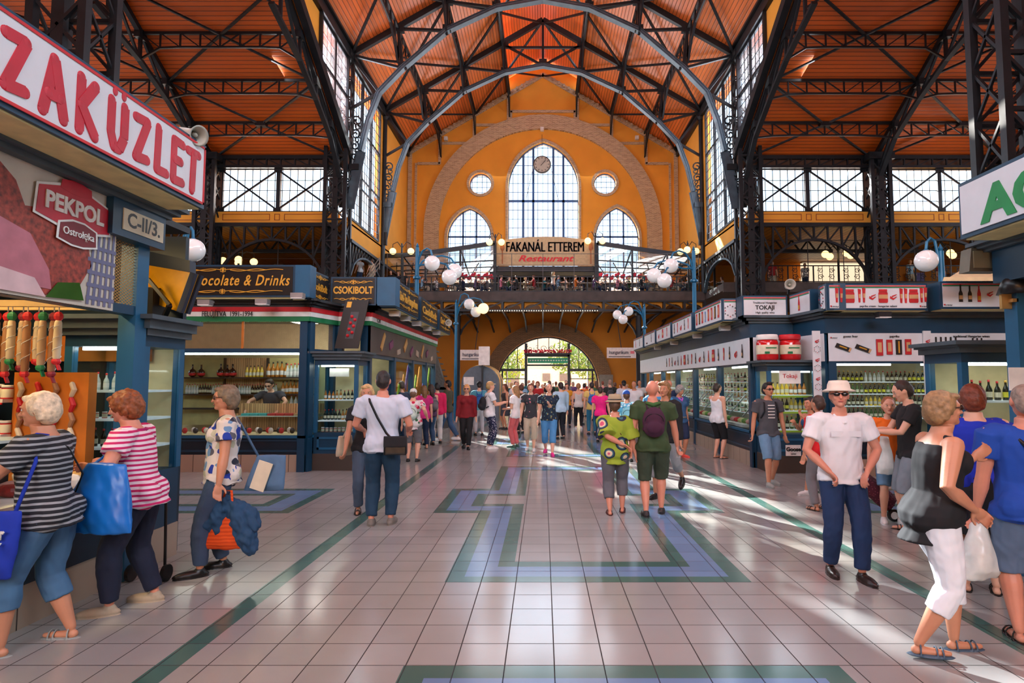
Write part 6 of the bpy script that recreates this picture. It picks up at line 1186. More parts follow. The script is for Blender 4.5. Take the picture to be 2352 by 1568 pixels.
def person(label, u=None, v=None, rz=0, H=1.7, skin='fair', top='tee', topm=WHC, bot='long', botm=JEAN, hair='short', hairc=(60, 44, 32), shoe=('shoe', BLK), g=1.0, fem=False,
           hl=None, hr=None, fl=None, fr=None, pl=None, pr=None, lean=0, look=(0, 0), vox=None, extras=None, pos=None, group=None, sit=0, turn=0, cat='person', bust=None):
    """hl/hr hand targets, fl/fr ankle targets in body units (1 = height); forward is +y"""
    p0 = V(pos) if pos is not None else gr(u, v); dist = p0.y; k = H
    vox = vox or (.0068 if dist < 6.2 else .009 if dist < 10 else .014 if dist < 18 else .026)
    fine = vox < .0100; face = vox < .016; S = H / 1.72
    root = thing('person', label, cat, (0, 0, 0), group)
    pz = .53 - sit; hipz = pz - .01; gw = g ** .8
    L = V((0, math.sin(R(lean)), math.cos(R(lean)))); SX = V((math.cos(R(turn)), math.sin(R(turn)), 0)); PEL = V((0, 0, pz))
    def T(z, x=0, y=0):  # torso point at height z (standing), offset x,y
        return (PEL + L * (z - .53) + SX * x + V((0, 1, 0)) * y) * k
    sh = .103 if fem else .115; sh *= 1 + .25 * (g - 1); hj = .05 * gw
    body = MB(); shirt = MB(); pants = MB()
    secs = [(.47, .05, .05, 0), (.50, .092, .064, -.004), (.535, .097 if fem else .092, .068, -.006), (.57, .09, .062, -.002), (.62, .076 if fem else .082, .055, .002), (.67, .078 if fem else .086, .057, .002), (.72, .088 if fem else .095, .063, 0), (.765, .094 if fem else .102, .06, -.003), (.80, .088 if fem else .098, .05, -.006), (.826, .052, .037, -.006), (.842, .034, .034, -.002), (.87, .031, .033, .004)]
    def trunk(mb, zs, inf, gx=1.0, bulge=1.0):
        pts = [(z, w, d, y) for z, w, d, y in secs if zs[0] <= z <= zs[1]]
        mb.tube([T(z, 0, y + (.02 * (g - 1) * 2 * math.exp(-((z - .6) / .07) ** 2))) for z, w, d, y in pts], [((w * gw * gx + inf) * k, (d * (1 + (g - 1) * (1.3 if z < .7 else .8)) + inf) * k) for z, w, d, y in pts], 18)
    # ring axes: first axis must lie on x
    def trunk2(mb, z0, z1, inf, hem=0):
        n = 18; vs = []; fs = []; pts = []
        for z, w, d, y in secs:
            if z0 - .001 <= z <= z1: pts.append((z, w, d, y))
        if z0 < pts[0][0]: pts = [(z0, pts[0][1] * 1.0 + hem, pts[0][2] + hem, pts[0][3])] + pts
        for z, w, d, y in pts:
            fl_ = .015 if top in ('tunic', 'long_shirt') and mb is shirt and z < .58 else 0; a_ = w * gw + inf + fl_; b_ = d * (1 + (g - 1) * (1.3 if z < .7 else .8)) + inf + fl_; c = T(z, 0, y + .04 * (g - 1) * math.exp(-((z - .6) / .08) ** 2)); f_ = L.cross(SX) * -1 if 0 else V((-math.sin(R(turn)), math.cos(R(turn)), 0)) - L * 0
            for q in range(n): an = 2 * math.pi * q / n; vs.append(c + SX * (a_ * k * math.cos(an)) + f_ * (b_ * k * math.sin(an)))
        for i in range(len(pts) - 1):
            for q in range(n): a0 = i * n; fs.append((a0 + q, a0 + (q + 1) % n, a0 + n + (q + 1) % n, a0 + n + q))
        fs.append(tuple(reversed(range(n)))); fs.append(tuple(range(len(vs) - n, len(vs)))); mb.add(vs, fs)
    trunk2(body, .47, .88, 0)
    topz = {'tank': .79, 'dress': .78, 'sleeveless': .818, 'tunic': .818}.get(top, .832); hemz = {'long_shirt': .44, 'dress': .36, 'tunic': .425, 'loose': .43}.get(top, .478); inf = .007 if top != 'loose' else .016
    trunk2(shirt, hemz, topz, inf, .016 if top in ('loose', 'dress', 'tunic', 'long_shirt') else .009); trunk2(pants, .468, .52, .003)
    if fem or (bust or 0):
        for s in (-1, 1):
            c = T(.735, s * .042 * gw, .045 * gw); r_ = (.036 * gw * k, .032 * gw * k, .036 * gw * k); body.ell(c, r_); shirt.ell(c, tuple(q + .006 * k for q in r_))
    for s in (-1, 1):
        c = T(.515, s * .045 * gw, -.035 * gw) if not sit else T(.515, s * .045, -.02); body.ell(c, (.048 * gw * k, .04 * gw * k, .05 * k)); pants.ell(c, (.046 * gw * k, .033 * gw * k, .048 * k)); shirt.ell(c + V((0, (.012 if top == 'tunic' else 0) * k, .012 * k)), (.056 * gw * k, .046 * gw * k, .064 * k))
    arms = {}
    for s, tgt, pole in ((-1, hl, pl), (1, hr, pr)):
        S0 = T(.802, s * sh, -.004); tgt = V(tgt or (s * (sh + .045 * gw), .03, .455)) * k; pole = V(pole or (s * .35, -1, -.1)); E0, W0 = ik(S0, tgt, .168 * k, .15 * k, pole); arms[s] = (S0, E0, W0); ag = 1 + (g - 1) * .8
        body.cap_tube([S0, S0.lerp(E0, .5), E0, E0.lerp(W0, .35), W0], [.031 * k * ag, .0265 * k * ag, .0215 * k * ag, .023 * k * ag, .0145 * k], 10); body.ell(T(.798, s * (sh - .02), -.004), (.036 * k, .033 * k, .036 * k))
        hand(body, W0, (W0 - E0), s, S, fine, .35 + .25 * (s > 0), V((s * -.9, .3, .1)))
        sl = {'tee': .55, 'shirt': .62, 'loose': .95, 'long': 1.9, 'long_shirt': .6, 'jacket': 1.9}.get(top, 0)
        if sl:
            r0 = (.036 + inf) * k * ag; pts = [S0 + V((0, 0, .004 * k)), S0.lerp(E0, min(1, sl) * .5), S0.lerp(E0, min(1, sl))]; rs = [r0, r0 * .95, r0 * (1.0 if top != 'loose' else 1.35)]
            if sl > 1: pts += [E0.lerp(W0, .5), E0.lerp(W0, .92)]; rs[2] = .031 * k * ag; rs += [.027 * k * ag, .021 * k]
            shirt.tube([pts[0] - (pts[1] - pts[0]) * .25] + pts, [r0 * .5] + rs, 12); shirt.ell(T(.80, s * (sh - .018), -.004), (.046 * k * ag, .043 * k * ag, .044 * k)); shirt.ell(T(.812, s * sh * .58, -.005), (.052 * k, .046 * k, .027 * k))
        elif top in ('sleeveless', 'tank', 'tunic'): shirt.bar(T(.76, s * sh * .62, .045), T(.828, s * sh * .55, 0), .035 * k, .02 * k); shirt.bar(T(.828, s * sh * .55, 0), T(.76, s * sh * .62, -.05), .035 * k, .02 * k)
    for s, tgt in ((-1, fl), (1, fr)):
        S0 = (PEL + V((s * hj, 0, -.015))) * k; tgt = V(tgt or (s * .06, 0, .045)) * k; K0, A0 = ik(S0, tgt, .247 * k, .24 * k, (s * .08, 1, 0)); lg = 1 + (g - 1) * .7
        body.cap_tube([S0, S0.lerp(K0, .5), K0, K0.lerp(A0, .28), K0.lerp(A0, .65), A0], [.05 * k * gw, .044 * k * lg, .030 * k * lg, .034 * k * lg, .025 * k * lg, .0185 * k], 12)
        toe = V((s * .12, 1, 0)).normalized(); hd = A0 + V((0, 0, -.03 * k)); 
        if tgt.z > .075 * k and not sit: toe = (toe + V((0, 0, -.55 if tgt.y < 0 else .3))).normalized()
        body.cap_tube([hd - toe * .012 * k, hd + toe * .05 * k + V((0, 0, -.002 * k)), hd + toe * .1 * k - V((0, 0, .003 * k))], [.017 * k, .0155 * k, .010 * k], 8)
        sk_, sm = shoe; so = MB(); so.M = None; right = V((toe.y, -toe.x, 0)).normalized(); upv = right.cross(toe); Mx = Matrix((right, toe, upv)).transposed(); base = hd - upv * .012 * k
        if sk_ == 'sandal':
            so.ell(hd + toe * .038 * k - upv * .016 * k, (.027 * k, .085 * k, .009 * k), 12, 6, Mx)
            for f_ in (.0, .055, .075): so.tube([hd + toe * f_ * k + right * (.024 * k * math.cos(a)) + upv * (-.014 * k + (.032 if f_ else .05) * k * math.sin(a)) for a in [math.pi * i / 6 for i in range(7)]], .0042 * k, 5)
        else:
            so.ell(hd + toe * .04 * k - upv * .002 * k, (.029 * k, .088 * k, .026 * k), 12, 8, Mx); so.ell(hd - upv * -.004 * k, (.025 * k, .032 * k, .034 * k), 10, 8, Mx); so.ell(hd + toe * .038 * k - upv * .017 * k, (.031 * k, .092 * k, .010 * k), 12, 6, Mx)
        if vox < .02: mo('shoe', remesh(so, max(.006, vox * .7), 1), sm, root) if dist < 20 else None
        else: so.build('shoe', sm, root, True)
        frac = {'long': 1.93, 'capri': 1.45, 'shorts': .9, 'crop': 1.6, 'bermuda': 1.08}.get(bot, 0)
        if frac:
            def at_(f): return S0.lerp(K0, f) if f <= 1 else K0.lerp(A0, f - 1)
            loose = {'shorts': .012, 'bermuda': .011, 'crop': .009}.get(bot, .0065); n_ = max(3, int(frac * 5)); fs_ = [frac * i / n_ for i in range(n_ + 1)]
            def rad(f): 
                x = [(0, .053 * gw), (.5, .047 * lg), (1, .034 * lg), (1.3, .036 * lg), (1.65, .028 * lg), (2, .024)]
                for (a_, b_), (c_, d_) in zip(x, x[1:]):
                    if a_ <= f <= c_: return b_ + (d_ - b_) * (f - a_) / (c_ - a_)
                return .024
            if not sit and (S0 - tgt).z > .2 * k and top not in ('tunic', 'dress', 'loose', 'long_shirt'): shirt.tube([at_(0) + V((0, 0, .03 * k)), at_(0), at_(.13)], [.04 * gw * k, (rad(0) + loose * .6 + .006) * k, (rad(.13) + loose * .7 + .009) * k], 14)
            pants.tube([at_(f) for f in fs_], [(rad(f) + loose * (.6 + .4 * f)) * k for f in fs_], 14)
        K_ = K0
    if bot == 'skirt': pants.tube([T(.56), T(.5), (PEL + V((0, 0, -.12))) * k, (PEL + V((0, 0, -.24))) * k], [.078 * gw * k, .1 * gw * k, .105 * gw * k, .11 * gw * k], 18)
    # head
    hy, hp = look; NK = T(.872, 0, .002); HM = Matrix.Rotation(R(hy) + R(turn), 3, 'Z') @ Matrix.Rotation(R(-hp), 3, 'X')
    hs = k * (1.0 if H > 1.5 else 1.06)
    def HP(x, y, z): return NK + HM @ V((x * hs, y * hs, z * hs))
    HC = (0, .012, .066)
    body.ell(HP(*HC), (.0435 * hs, .0545 * hs, .0575 * hs), 16, 12, HM); body.ell(HP(0, .022, .034), (.034 * hs, .040 * hs, .038 * hs), 14, 10, HM); body.ell(HP(0, .048, .010), (.016 * hs, .014 * hs, .013 * hs), 10, 8, HM)
    if face:
        body.cap_tube([HP(0, .060, .066), HP(0, .0685, .050), HP(0, .072, .044)], [.005 * hs, .0068 * hs, .008 * hs], 7); body.ell(HP(0, .057, .075), (.03 * hs, .01 * hs, .008 * hs), 10, 6, HM)
        for s in (-1, 1): body.ell(HP(s * .0445, .006, .058), (.006 * hs, .013 * hs, .019 * hs), 8, 8, HM); body.ell(HP(s * .021, .048, .045), (.014 * hs, .012 * hs, .012 * hs), 8, 6, HM)
    mo('body', remesh(body, vox, 2 if vox < .01 else 1), SK[skin], root)
    if face:
        for s in (-1, 1):
            MB().ell(HP(s * .0175, .0585, .064), (.0072 * hs, .004 * hs, .0042 * hs), 8, 6, HM).build('eye', mat('eye white', (220, 214, 206), .3), root, True)
            MB().ell(HP(s * .0175, .0622, .064), (.0034 * hs, .002 * hs, .0036 * hs), 8, 6, HM).build('iris', mat('dark iris', (36, 26, 20), .2), root, True)
            MB().ell(HP(s * .019, .0615, .0765), (.011 * hs, .004 * hs, .0024 * hs), 8, 5, HM).build('eyebrow', hairm('hair %s' % str(hairc), hairc), root, True)
        MB().ell(HP(0, .0625, .0265), (.0135 * hs, .004 * hs, .0036 * hs), 10, 6, HM).build('mouth', mat('lips', (170, 84, 80), .45), root, True)
    sd = abs(hash(label)) % 97 if 0 else (len(label) * 7) % 97
    mo({'dress': 'dress', 'tank': 'tank_top', 'sleeveless': 'sleeveless_top', 'tunic': 'sleeveless_top', 'long': 'sweater', 'jacket': 'jacket', 'loose': 'blouse', 'shirt': 'shirt', 'long_shirt': 'shirt'}.get(top, 't_shirt'), remesh(shirt, vox * 1.15, 2, .0075 * k if vox < .02 else 0, sd), topm, root)
    if bot and top != 'dress': mo({'long': 'trousers', 'skirt': 'skirt', 'shorts': 'shorts', 'bermuda': 'shorts'}.get(bot, 'cropped_trousers'), remesh(pants, vox * 1.15, 2, .006 * k if vox < .02 else 0, sd + 3, 12), botm, root)
    hm = hairm('hair %s' % str(hairc), hairc); hb = MB()
    if hair != 'bald':
        e = {'curly': .013, 'short': .004, 'crop': .001, 'bob': .009}.get(hair, .006); z0 = .0
        hb.ell(HP(0, -.002, .078), ((.044 + e) * hs, (.052 + e) * hs, (.052 + e * .8) * hs), 14, 10, HM); hb.ell(HP(0, -.022, .055), ((.041 + e) * hs, (.036 + e) * hs, (.044 + e) * hs), 14, 10, HM)
        if hair in ('bob', 'curly', 'long', 'tail', 'wavy'):
            for s in (-1, 1): hb.cap_tube([HP(s * .034, .012, .095), HP(s * .044, .002, .06), HP(s * .042, -.006, .03 if hair != 'long' else .0)], [.014 * hs, (.013 + e * .5) * hs, .012 * hs], 8)
            if hair in ('bob', 'wavy'): hb.ell(HP(0, -.024, .036), (.05 * hs, .034 * hs, .04 * hs), 12, 8, HM)
            hb.ell(HP(.01, .046, .108), (.034 * hs, .018 * hs, .014 * hs), 10, 6, HM)
        if hair in ('long', 'wavy'): hb.cap_tube([HP(0, -.03, .05), HP(0, -.04, .0), HP(0, -.042, -.07), HP(0, -.038, -.11)], [.04 * hs, .042 * hs, .034 * hs, .018 * hs], 10)
        if hair == 'tail': hb.cap_tube([HP(0, -.05, .07), HP(0, -.075, .05), HP(0, -.07, -.0), HP(0, -.06, -.04)], [.012 * hs, .017 * hs, .014 * hs, .007 * hs], 8)
        if hair == 'quiff': hb.ell(HP(0, .035, .122), (.032 * hs, .028 * hs, .018 * hs), 10, 8, HM)
        mo('hair', remesh(hb, max(vox, .0055), 1, {'curly': .011, 'bob': .0045, 'wavy': .007}.get(hair, .003) * k if face else 0, sd, 30 if hair == 'curly' else 22), hm, root)
    P = dict(T=T, HP=HP, HM=HM, arms=arms, root=root, k=k, hs=hs, L=L, SX=SX, body_vox=vox)
    if extras: extras(P)
    root.location = p0; root.rotation_euler = (0, 0, R(rz)); root['label'] = label
    return P
# ---- worn things are children; carried bags are things of their own placed in the same frame
def add(P, mb, name, m, smooth=False):
    r = P['root']; keep = V(r.location); r.location = (0, 0, 0); o = mb.build(name, m, r, smooth); r.location = keep; return o
def carried(P, name, label, cat, parts, p0, rz):
    """a bag modelled in its carrier's frame, top level"""
    t = thing(name, label, cat, (0, 0, 0)); 
    for n_, mb, m_ in parts: mb.build(n_, m_, t, True)
    t.location = p0; t.rotation_euler = (0, 0, R(rz)); return t
def hat(P, m, band, brim=.034, crown=.052, z=.088):
    hs = P['hs']; M4 = Matrix.Translation(P['HP'](0, .0, z)) @ P['HM'].to_4x4(); k = MB(); k.M = M4
    k.lathe([(.056 * hs, 0), ((.056 + brim) * hs, -.008 * hs), ((.058 + brim) * hs, -.004 * hs), (.058 * hs, .008 * hs), (.055 * hs, .03 * hs), (.046 * hs, crown * hs), (.02 * hs, (crown + .002) * hs), (.005 * hs, (crown - .004) * hs)], n=24); add(P, k, 'hat', m, True)
    if band: k = MB(); k.M = M4; k.lathe([(.0585 * hs, .004 * hs), (.0575 * hs, .018 * hs)], n=24); add(P, k, 'hat_band', band, True)
def cap(P, m):
    hs = P['hs']; k = MB(); k.ell(P['HP'](0, .002, .085), (.051 * hs, .06 * hs, .05 * hs), 14, 10, P['HM']); k.ell(P['HP'](0, .06, .09), (.034 * hs, .034 * hs, .005 * hs), 12, 6, P['HM']); add(P, k, 'cap', m, True)
def glasses(P, dark=True):
    hs = P['hs']; k = MB()
    for s in (-1, 1): k.ell(P['HP'](s * .0185, .066, .064), (.0165 * hs, .004 * hs, .0105 * hs), 10, 6, P['HM']); k.bar(P['HP'](s * .034, .062, .067), P['HP'](s * .046, .006, .066), .004 * hs)
    k.bar(P['HP'](-.01, .068, .068), P['HP'](.01, .068, .068), .004 * hs); add(P, k, 'sunglasses' if dark else 'glasses', mat('black lens', (12, 12, 14), .08) if dark else mat('thin dark frames', (60, 40, 36), .3), True)
def backpack(P, label, m, p0, rz, w_=.085, zc=.68, h_=.085, strapm=None):
    T = P['T']; k = P['k']; b = MB(); b.ell(T(zc, 0, -.105), (w_ * k, .05 * k, h_ * 1.15 * k), 14, 10); b.ell(T(zc - .05, 0, -.115), (w_ * .92 * k, .052 * k, h_ * .75 * k), 14, 10); b.ell(T(zc - .045, 0, -.155), (w_ * .7 * k, .022 * k, h_ * .5 * k), 12, 8)
    t = thing('backpack', label, 'backpack', (0, 0, 0)); mo('bag_body', remesh(b, max(.008, P['body_vox'] * 1.2), 2, .004, 3, 16), m, t); st = MB()
    for s in (-1, 1): st.tube([T(zc + .08, s * .04, -.08), T(.838, s * .055, -.02), T(.80, s * .062, .055), T(.72, s * .07, .072), T(.66, s * .085, .03), T(zc - .07, s * .07, -.075)], (.014 * k, .005 * k) if 0 else .0085 * k, 6)
    st.build('shoulder_strap', strapm or m, t, True); z = MB(); z.tube([T(zc + .0 + .055 * math.sin(a), w_ * .8 * math.cos(a), -.145) for a in [math.pi * i / 8 for i in range(9)]], .003 * k, 5); z.build('zip', BLKC, t); t.location = p0; t.rotation_euler = (0, 0, R(rz)); return t
def bag(name, label, cat, m, top_, bot_, wt, wb, dep, handles=None, hm=None, fold=.01, vox=.01, text=None):
    """soft bag between a top centre and bottom centre (world), wt/wb half widths along axis a"""
    t = thing(name, label, cat, (0, 0, 0)); A = V(top_[0]); B = V(bot_[0]); a = V(top_[1]).normalized(); n = V((0, 0, 1)).cross(a).normalized(); b = MB(); N = 7; vs = []; fs = []; n_ = 16
    for i in range(N):
        f = i / (N - 1); c = A.lerp(B, f); w_ = wt + (wb - wt) * f; d_ = dep * (.35 + .65 * math.sin(min(1, f * 1.3) * 1.6)) * (1 if i < N - 1 else .5)
        for q in range(n_): an = 2 * math.pi * q / n_; cx = math.copysign(abs(math.cos(an)) ** .6, math.cos(an)); vs.append(c + a * w_ * cx + n * d_ * math.sin(an))
    for i in range(N - 1):
        for q in range(n_): a0 = i * n_; fs.append((a0 + q, a0 + n_ + q, a0 + n_ + (q + 1) % n_, a0 + (q + 1) % n_))
    fs.append(tuple(range(n_))); fs.append(tuple(reversed(range(len(vs) - n_, len(vs))))); b.add(vs, fs); mo('bag_body', remesh(b, vox, 1, fold, len(label), 8), m, t)
    if handles: 
        for i, h in enumerate(handles): MB().tube([V(p) for p in h], .011, 6).build('handle', hm or m, t, True)
    return t
def seat(P, name='chair'): pass
# ================= the cast
def W(P, loc, rz, p):  # body-unit point to world
    p = V(p) * P['k']; c, s = math.cos(R(rz)), math.sin(R(rz)); return V((loc.x + p.x * c - p.y * s, loc.y + p.x * s + p.y * c, p.z))
def strap(P, pts, m, name='bag_strap', r=.009): add(P, MB().tube([P['T'](*q) for q in pts], r, 6), name, m, True)
GREY_SAND = mat('grey sandal', (150, 156, 152), .6); BLS = mat('black leather', (22, 20, 20), .35); WSH = mat('white trainer', (226, 226, 224), .5); BEIGES = mat('beige suede', (170, 152, 128), .7)
# striped woman with the blue tote at the butcher counter
l = V((-3.22, 3.95, 0)); P = person('woman with short white-blond hair in a black and grey striped top at the butcher counter', pos=l, rz=100, H=1.63, skin='tan', top='tee', topm=stripes('black grey stripes', (26, 28, 36), (150, 156, 160), .034, .6, .004), bot='capri', botm=cloth('washed denim', (70, 110, 146)), hair='bob', hairc=(222, 200, 168), shoe=('sandal', GREY_SAND), g=1.28, fem=True, hl=(-.16, .25, .6), hr=(.2, .2, .56), fl=(-.07, .1, .045), fr=(.08, -.06, .045), lean=6, look=(8, 4), turn=4)
strap(P, [(.83, -.05, -.03), (.78, .0, -.085), (.66, .09, -.09), (.56, .13, -.03)], BLS, r=.006)
c = l + V((-.12, -.30, 0)); bag('tote_bag', 'royal blue tote bag with white lettering hanging from the striped woman', 'bag', cloth('royal blue tote', (20, 52, 170)), (V((c.x, c.y, .92)), (1, .05, 0)), (V((c.x - .05, c.y, .52)), (1, .05, 0)), .2, .2, .045, handles=[[(c.x + .16, c.y, .9), (c.x + .17, c.y + .12, 1.2), (l.x + .03, l.y - .16, 1.37), (l.x, l.y + .02, 1.34)], [(c.x - .12, c.y, .9), (c.x + .0, c.y + .1, 1.15), (l.x + .0, l.y - .12, 1.36)]], fold=.012)
tb = bpy.data.objects['tote_bag']; lettering('Webster', (c.x + .03, c.y - .062, .8), 'front', .1, WHP, tb, fit=.26, bold=.003); lettering('UNIVERSITY', (c.x + .02, c.y - .064, .73), 'front', .05, WHP, tb, fit=.26, bold=.001)
# curly red haired woman with the blue plastic bag
l = V((-3.07, 4.62, 0)); P = person('woman with curly auburn hair in a pink and white striped polo shirt', pos=l, rz=104, H=1.63, skin='ruddy', top='tee', topm=stripes('pink white stripes', (200, 30, 100), (236, 220, 226), .036, .45, .004), bot='long', botm=NAVY, hair='curly', hairc=(140, 76, 40), shoe=('shoe', BEIGES), g=1.3, fem=True, hl=(-.1, .17, .66), hr=(.16, .2, .66), pl=(-.8, -.3, -.6), pr=(.9, -.3, -.6), fl=(-.07, .08, .045), fr=(.08, -.05, .045), lean=10, look=(4, 12))
add(P, MB().ell(P['arms'][1][2], (.03, .03, .012), 10, 6), 'wrist_watch', mat('steel', (0, 0, 0)), True); add(P, MB().tube([P['T'](.822, .07 * math.cos(a), .06 * math.sin(a)) for a in [k_ * .52 for k_ in range(13)]], .014, 6), 'collar', cloth('magenta collar', (176, 20, 100)), True)
bag('carrier_bag', 'large bright blue plastic bag on the forearm of the auburn haired woman', 'bag', mat('bright blue plastic', (20, 110, 196), .35, 0, .1, 6), (V((-3.07, 4.25, 1.12)), (1, -.1, 0)), (V((-3.11, 4.2, .66)), (1, -.1, 0)), .15, .29, .07, handles=[[(-3.19, 4.25, 1.1), (-3.17, 4.38, 1.17), (-3.14, 4.5, 1.1)]], fold=.016)
t = thing('shopping_trolley', 'dark blue two-wheeled shopping trolley behind the auburn haired woman', 'trolley', (-3.35, 5.1, 0)); k = MB(); k.box(-3.5, 4.98, .2, -3.2, 5.2, .78); mo('trolley_bag', remesh(k, .02, 3, .012, 2), cloth('navy nylon', (24, 34, 62)), t); MB().tube([(-3.25, 5.25, .05), (-3.25, 5.22, .8), (-3.45, 5.22, .8), (-3.45, 5.25, .05)], .012, 6).build('frame', BLS, t)
for x in (-.17, .13): k = MB(); k.tube([(-3.35 + x - .015, 5.22, .07), (-3.35 + x + .015, 5.22, .07)], .07, 16); k.build('wheel', BLS, t)
# woman in floral top with handbags
l = gr(503, 1312); P = person('woman with grey bob and red glasses in a white top printed with blue flowers', pos=l, rz=118, H=1.66, skin='tan', top='tee', topm=blotch('blue flower print', (222, 214, 206), [(30, 60, 160), (40, 44, 60), (222, 214, 206), (110, 150, 190), (222, 214, 206), (196, 196, 170), (222, 214, 206), (90, 90, 100), (222, 214, 206)], 17, .7), bot='long', botm=cloth('mid denim', (58, 78, 106)), hair='bob', hairc=(122, 104, 82), shoe=('shoe', BLS), g=1.2, fem=True, hl=(-.17, .02, .44), hr=(.155, -.02, .45), fl=(-.05, .09, .045), fr=(.07, -.02, .045), lean=-2, look=(4, 0)); glasses(P, False)
bag('handbag', 'blue denim shoulder bag with cream panel behind the flower-print woman', 'bag', cloth('blue bag denim', (84, 116, 148)), (l + V((.40, .1, 1.02)), (1, .1, 0)), (l + V((.33, .1, .70)), (1, .1, 0)), .13, .18, .07, handles=[[l + V((.28, .1, 1.0)), l + V((.12, .05, 1.32)), l + V((.1, -.02, 1.33))]], fold=.006)
hb_ = bpy.data.objects['handbag']; p = l + V((.36, .02, .85)); k = MB(); k.bar(p + V((.03, -.01, .12)), p + V((-.05, -.015, -.13)), .13, .012, up=(0, 1, 0)); k.build('cream_panel', mat('cream leather', (216, 206, 180), .6), hb_)
h0 = l + V((.13, -.14, .74)); bag('shopping_bag', 'orange pleated bag held by the flower-print woman', 'bag', stripes('orange pleats', (226, 84, 20), (206, 66, 10), .03, .5), (h0 + V((0, 0, -.22)), (1, 0, 0)), (h0 + V((-.06, 0, -.5)), (1, 0, 0)), .07, .19, .05, handles=[[h0 + V((-.04, 0, -.2)), h0 + V((-.03, 0, .0)), h0 + V((.03, 0, .0)), h0 + V((.05, 0, -.2))]], fold=.012)
k = MB(); k.cap_tube([h0 + V((-.02, .02, -.12)), h0 + V((-.12, .03, -.24)), h0 + V((-.2, .0, -.36))], [.06, .085, .05]); k.cap_tube([h0 + V((-.06, .04, -.16)), h0 + V((-.08, .04, -.34)), h0 + V((-.14, .02, -.42))], [.07, .09, .05]); k.cap_tube([h0 + V((.02, .03, -.14)), h0 + V((.13, .04, -.24)), h0 + V((.22, .04, -.3))], [.07, .09, .06]); k.cap_tube([h0 + V((.08, .03, -.2)), h0 + V((.15, .03, -.38)), h0 + V((.2, .02, -.5))], [.07, .095, .06]); t = thing('denim_jacket', 'crumpled dark denim jacket draped over the orange bag', 'jacket', (0, 0, 0)); mo('folded_cloth', remesh(k, .009, 1, .045, 4, 14), cloth('jacket denim', (34, 70, 104)), t)
# man in white shirt seen from behind
l = gr(874, 1206); P = person('tall man in a white shirt and jeans standing with his back to the camera', pos=l, rz=6, H=1.83, skin='ruddy', top='shirt', topm=cloth('pale blue white shirt', (206, 216, 232), .04), bot='long', botm=cloth('teal denim', (24, 58, 84)), hair='crop', hairc=(36, 30, 28), shoe=('shoe', mat('grey suede', (120, 112, 104), .7)), g=1.12, hl=(-.15, .16, .6), hr=(.15, .14, .6), fl=(-.06, .0, .045), fr=(.06, .02, .045))
T_ = P['T']; k = MB(); k.tube([T_(.83, -.085, -.02), T_(.8, -.07, -.068), T_(.7, -.02, -.08), T_(.6, .04, -.09), T_(.56, .08, -.105)], .015, 6); t = thing('messenger_bag', 'black messenger bag hanging behind the man in the white shirt', 'bag', (0, 0, 0)); k.build('strap', BLS, t); k = MB(); k.box(.06, -.26, .85, .32, -.15, 1.06); mo('bag_body', remesh(k, .012, 3, .003, 1), BLS, t); k = MB(); k.box(.055, -.268, .94, .325, -.25, 1.07); mo('flap', remesh(k, .01, 1), cloth('black canvas', (30, 30, 34)), t); t.location = l; t.rotation_euler = (0, 0, R(6))
# blond woman beside him
l = gr(838, 1178); P = person('blond woman in a black top and grey jeans facing the tall man in white', pos=l, rz=200, H=1.66, skin='tan', top='tee', topm=BLKC, bot='long', botm=cloth('blue grey denim', (74, 90, 112)), hair='long', hairc=(206, 170, 116), shoe=('sandal', BLS), fem=True, hl=(-.05, .2, .8), hr=(.16, .1, .5), pl=(-.6, .2, -1), fl=(-.05, .03, .045), fr=(.05, -.03, .045), look=(-10, 0))
bag('handbag', 'cream leather shoulder bag beside the blond woman', 'bag', mat('cream bag leather', (196, 182, 156), .5), (l + V((-.27, -.02, 1.0)), (.5, 1, 0)), (l + V((-.27, -.02, .74)), (.5, 1, 0)), .12, .15, .05, handles=[[l + V((-.27, .06, .98)), l + V((-.15, .02, 1.33)), l + V((-.27, -.1, .98))]], fold=.004)
# couple walking away
l = gr(1414, 1180); P = person('woman in a straw hat and lime blouse with printed circles walking away', pos=l, rz=-4, H=1.5, skin='ruddy', top='loose', topm=rings('lime circle print', (150, 170, 50), [(214, 90, 120), (226, 200, 170), (60, 110, 120), (36, 44, 70)], 4.4), bot='crop', botm=cloth('slate linen', (98, 98, 106)), hair='short', hairc=(90, 66, 48), shoe=('sandal', mat('dark red sandal', (70, 26, 26), .5)), g=1.2, fem=True, hl=(.06, -.1, .6), hr=(.19, .0, .44), pl=(-1, -.4, .1), fl=(-.05, -.04, .045), fr=(.06, .06, .05), extras=lambda P: hat(P, mat('straw hat', (176, 156, 124), .8, bump=.1), BLS, .022, .055)); strap(P, [(.835, -.06, -.03), (.76, .0, -.075), (.68, .05, -.08)], mat('dark red leather', (110, 30, 40), .5), r=.005)
l = gr(1502, 1183); rz_ = -6; P = person('bald man in an olive hooded shirt and green shorts walking away', pos=l, rz=rz_, H=1.72, skin='ruddy', top='tee', topm=cloth('olive shirt', (58, 76, 44)), bot='bermuda', botm=cloth('dark olive shorts', (54, 66, 50)), hair='bald', hairc=(80, 60, 50), shoe=('shoe', mat('black and tan trainer', (40, 34, 34), .5)), g=1.2, hl=(-.17, .02, .43), hr=(.2, .1, .44), pr=(.8, -.6, .2), fl=(-.06, -.05, .045), fr=(.06, .07, .045)); backpack(P, 'maroon backpack on the bald man in olive', cloth('maroon nylon', (66, 26, 52)), l, rz_, .085, .7, .09)
add(P, MB().cap_tube([P['T'](.83, -.045, -.055), P['T'](.815, 0, -.07), P['T'](.83, .045, -.055)], [.022, .03, .022]), 'hood', cloth('moss hood', (62, 100, 50)), True)
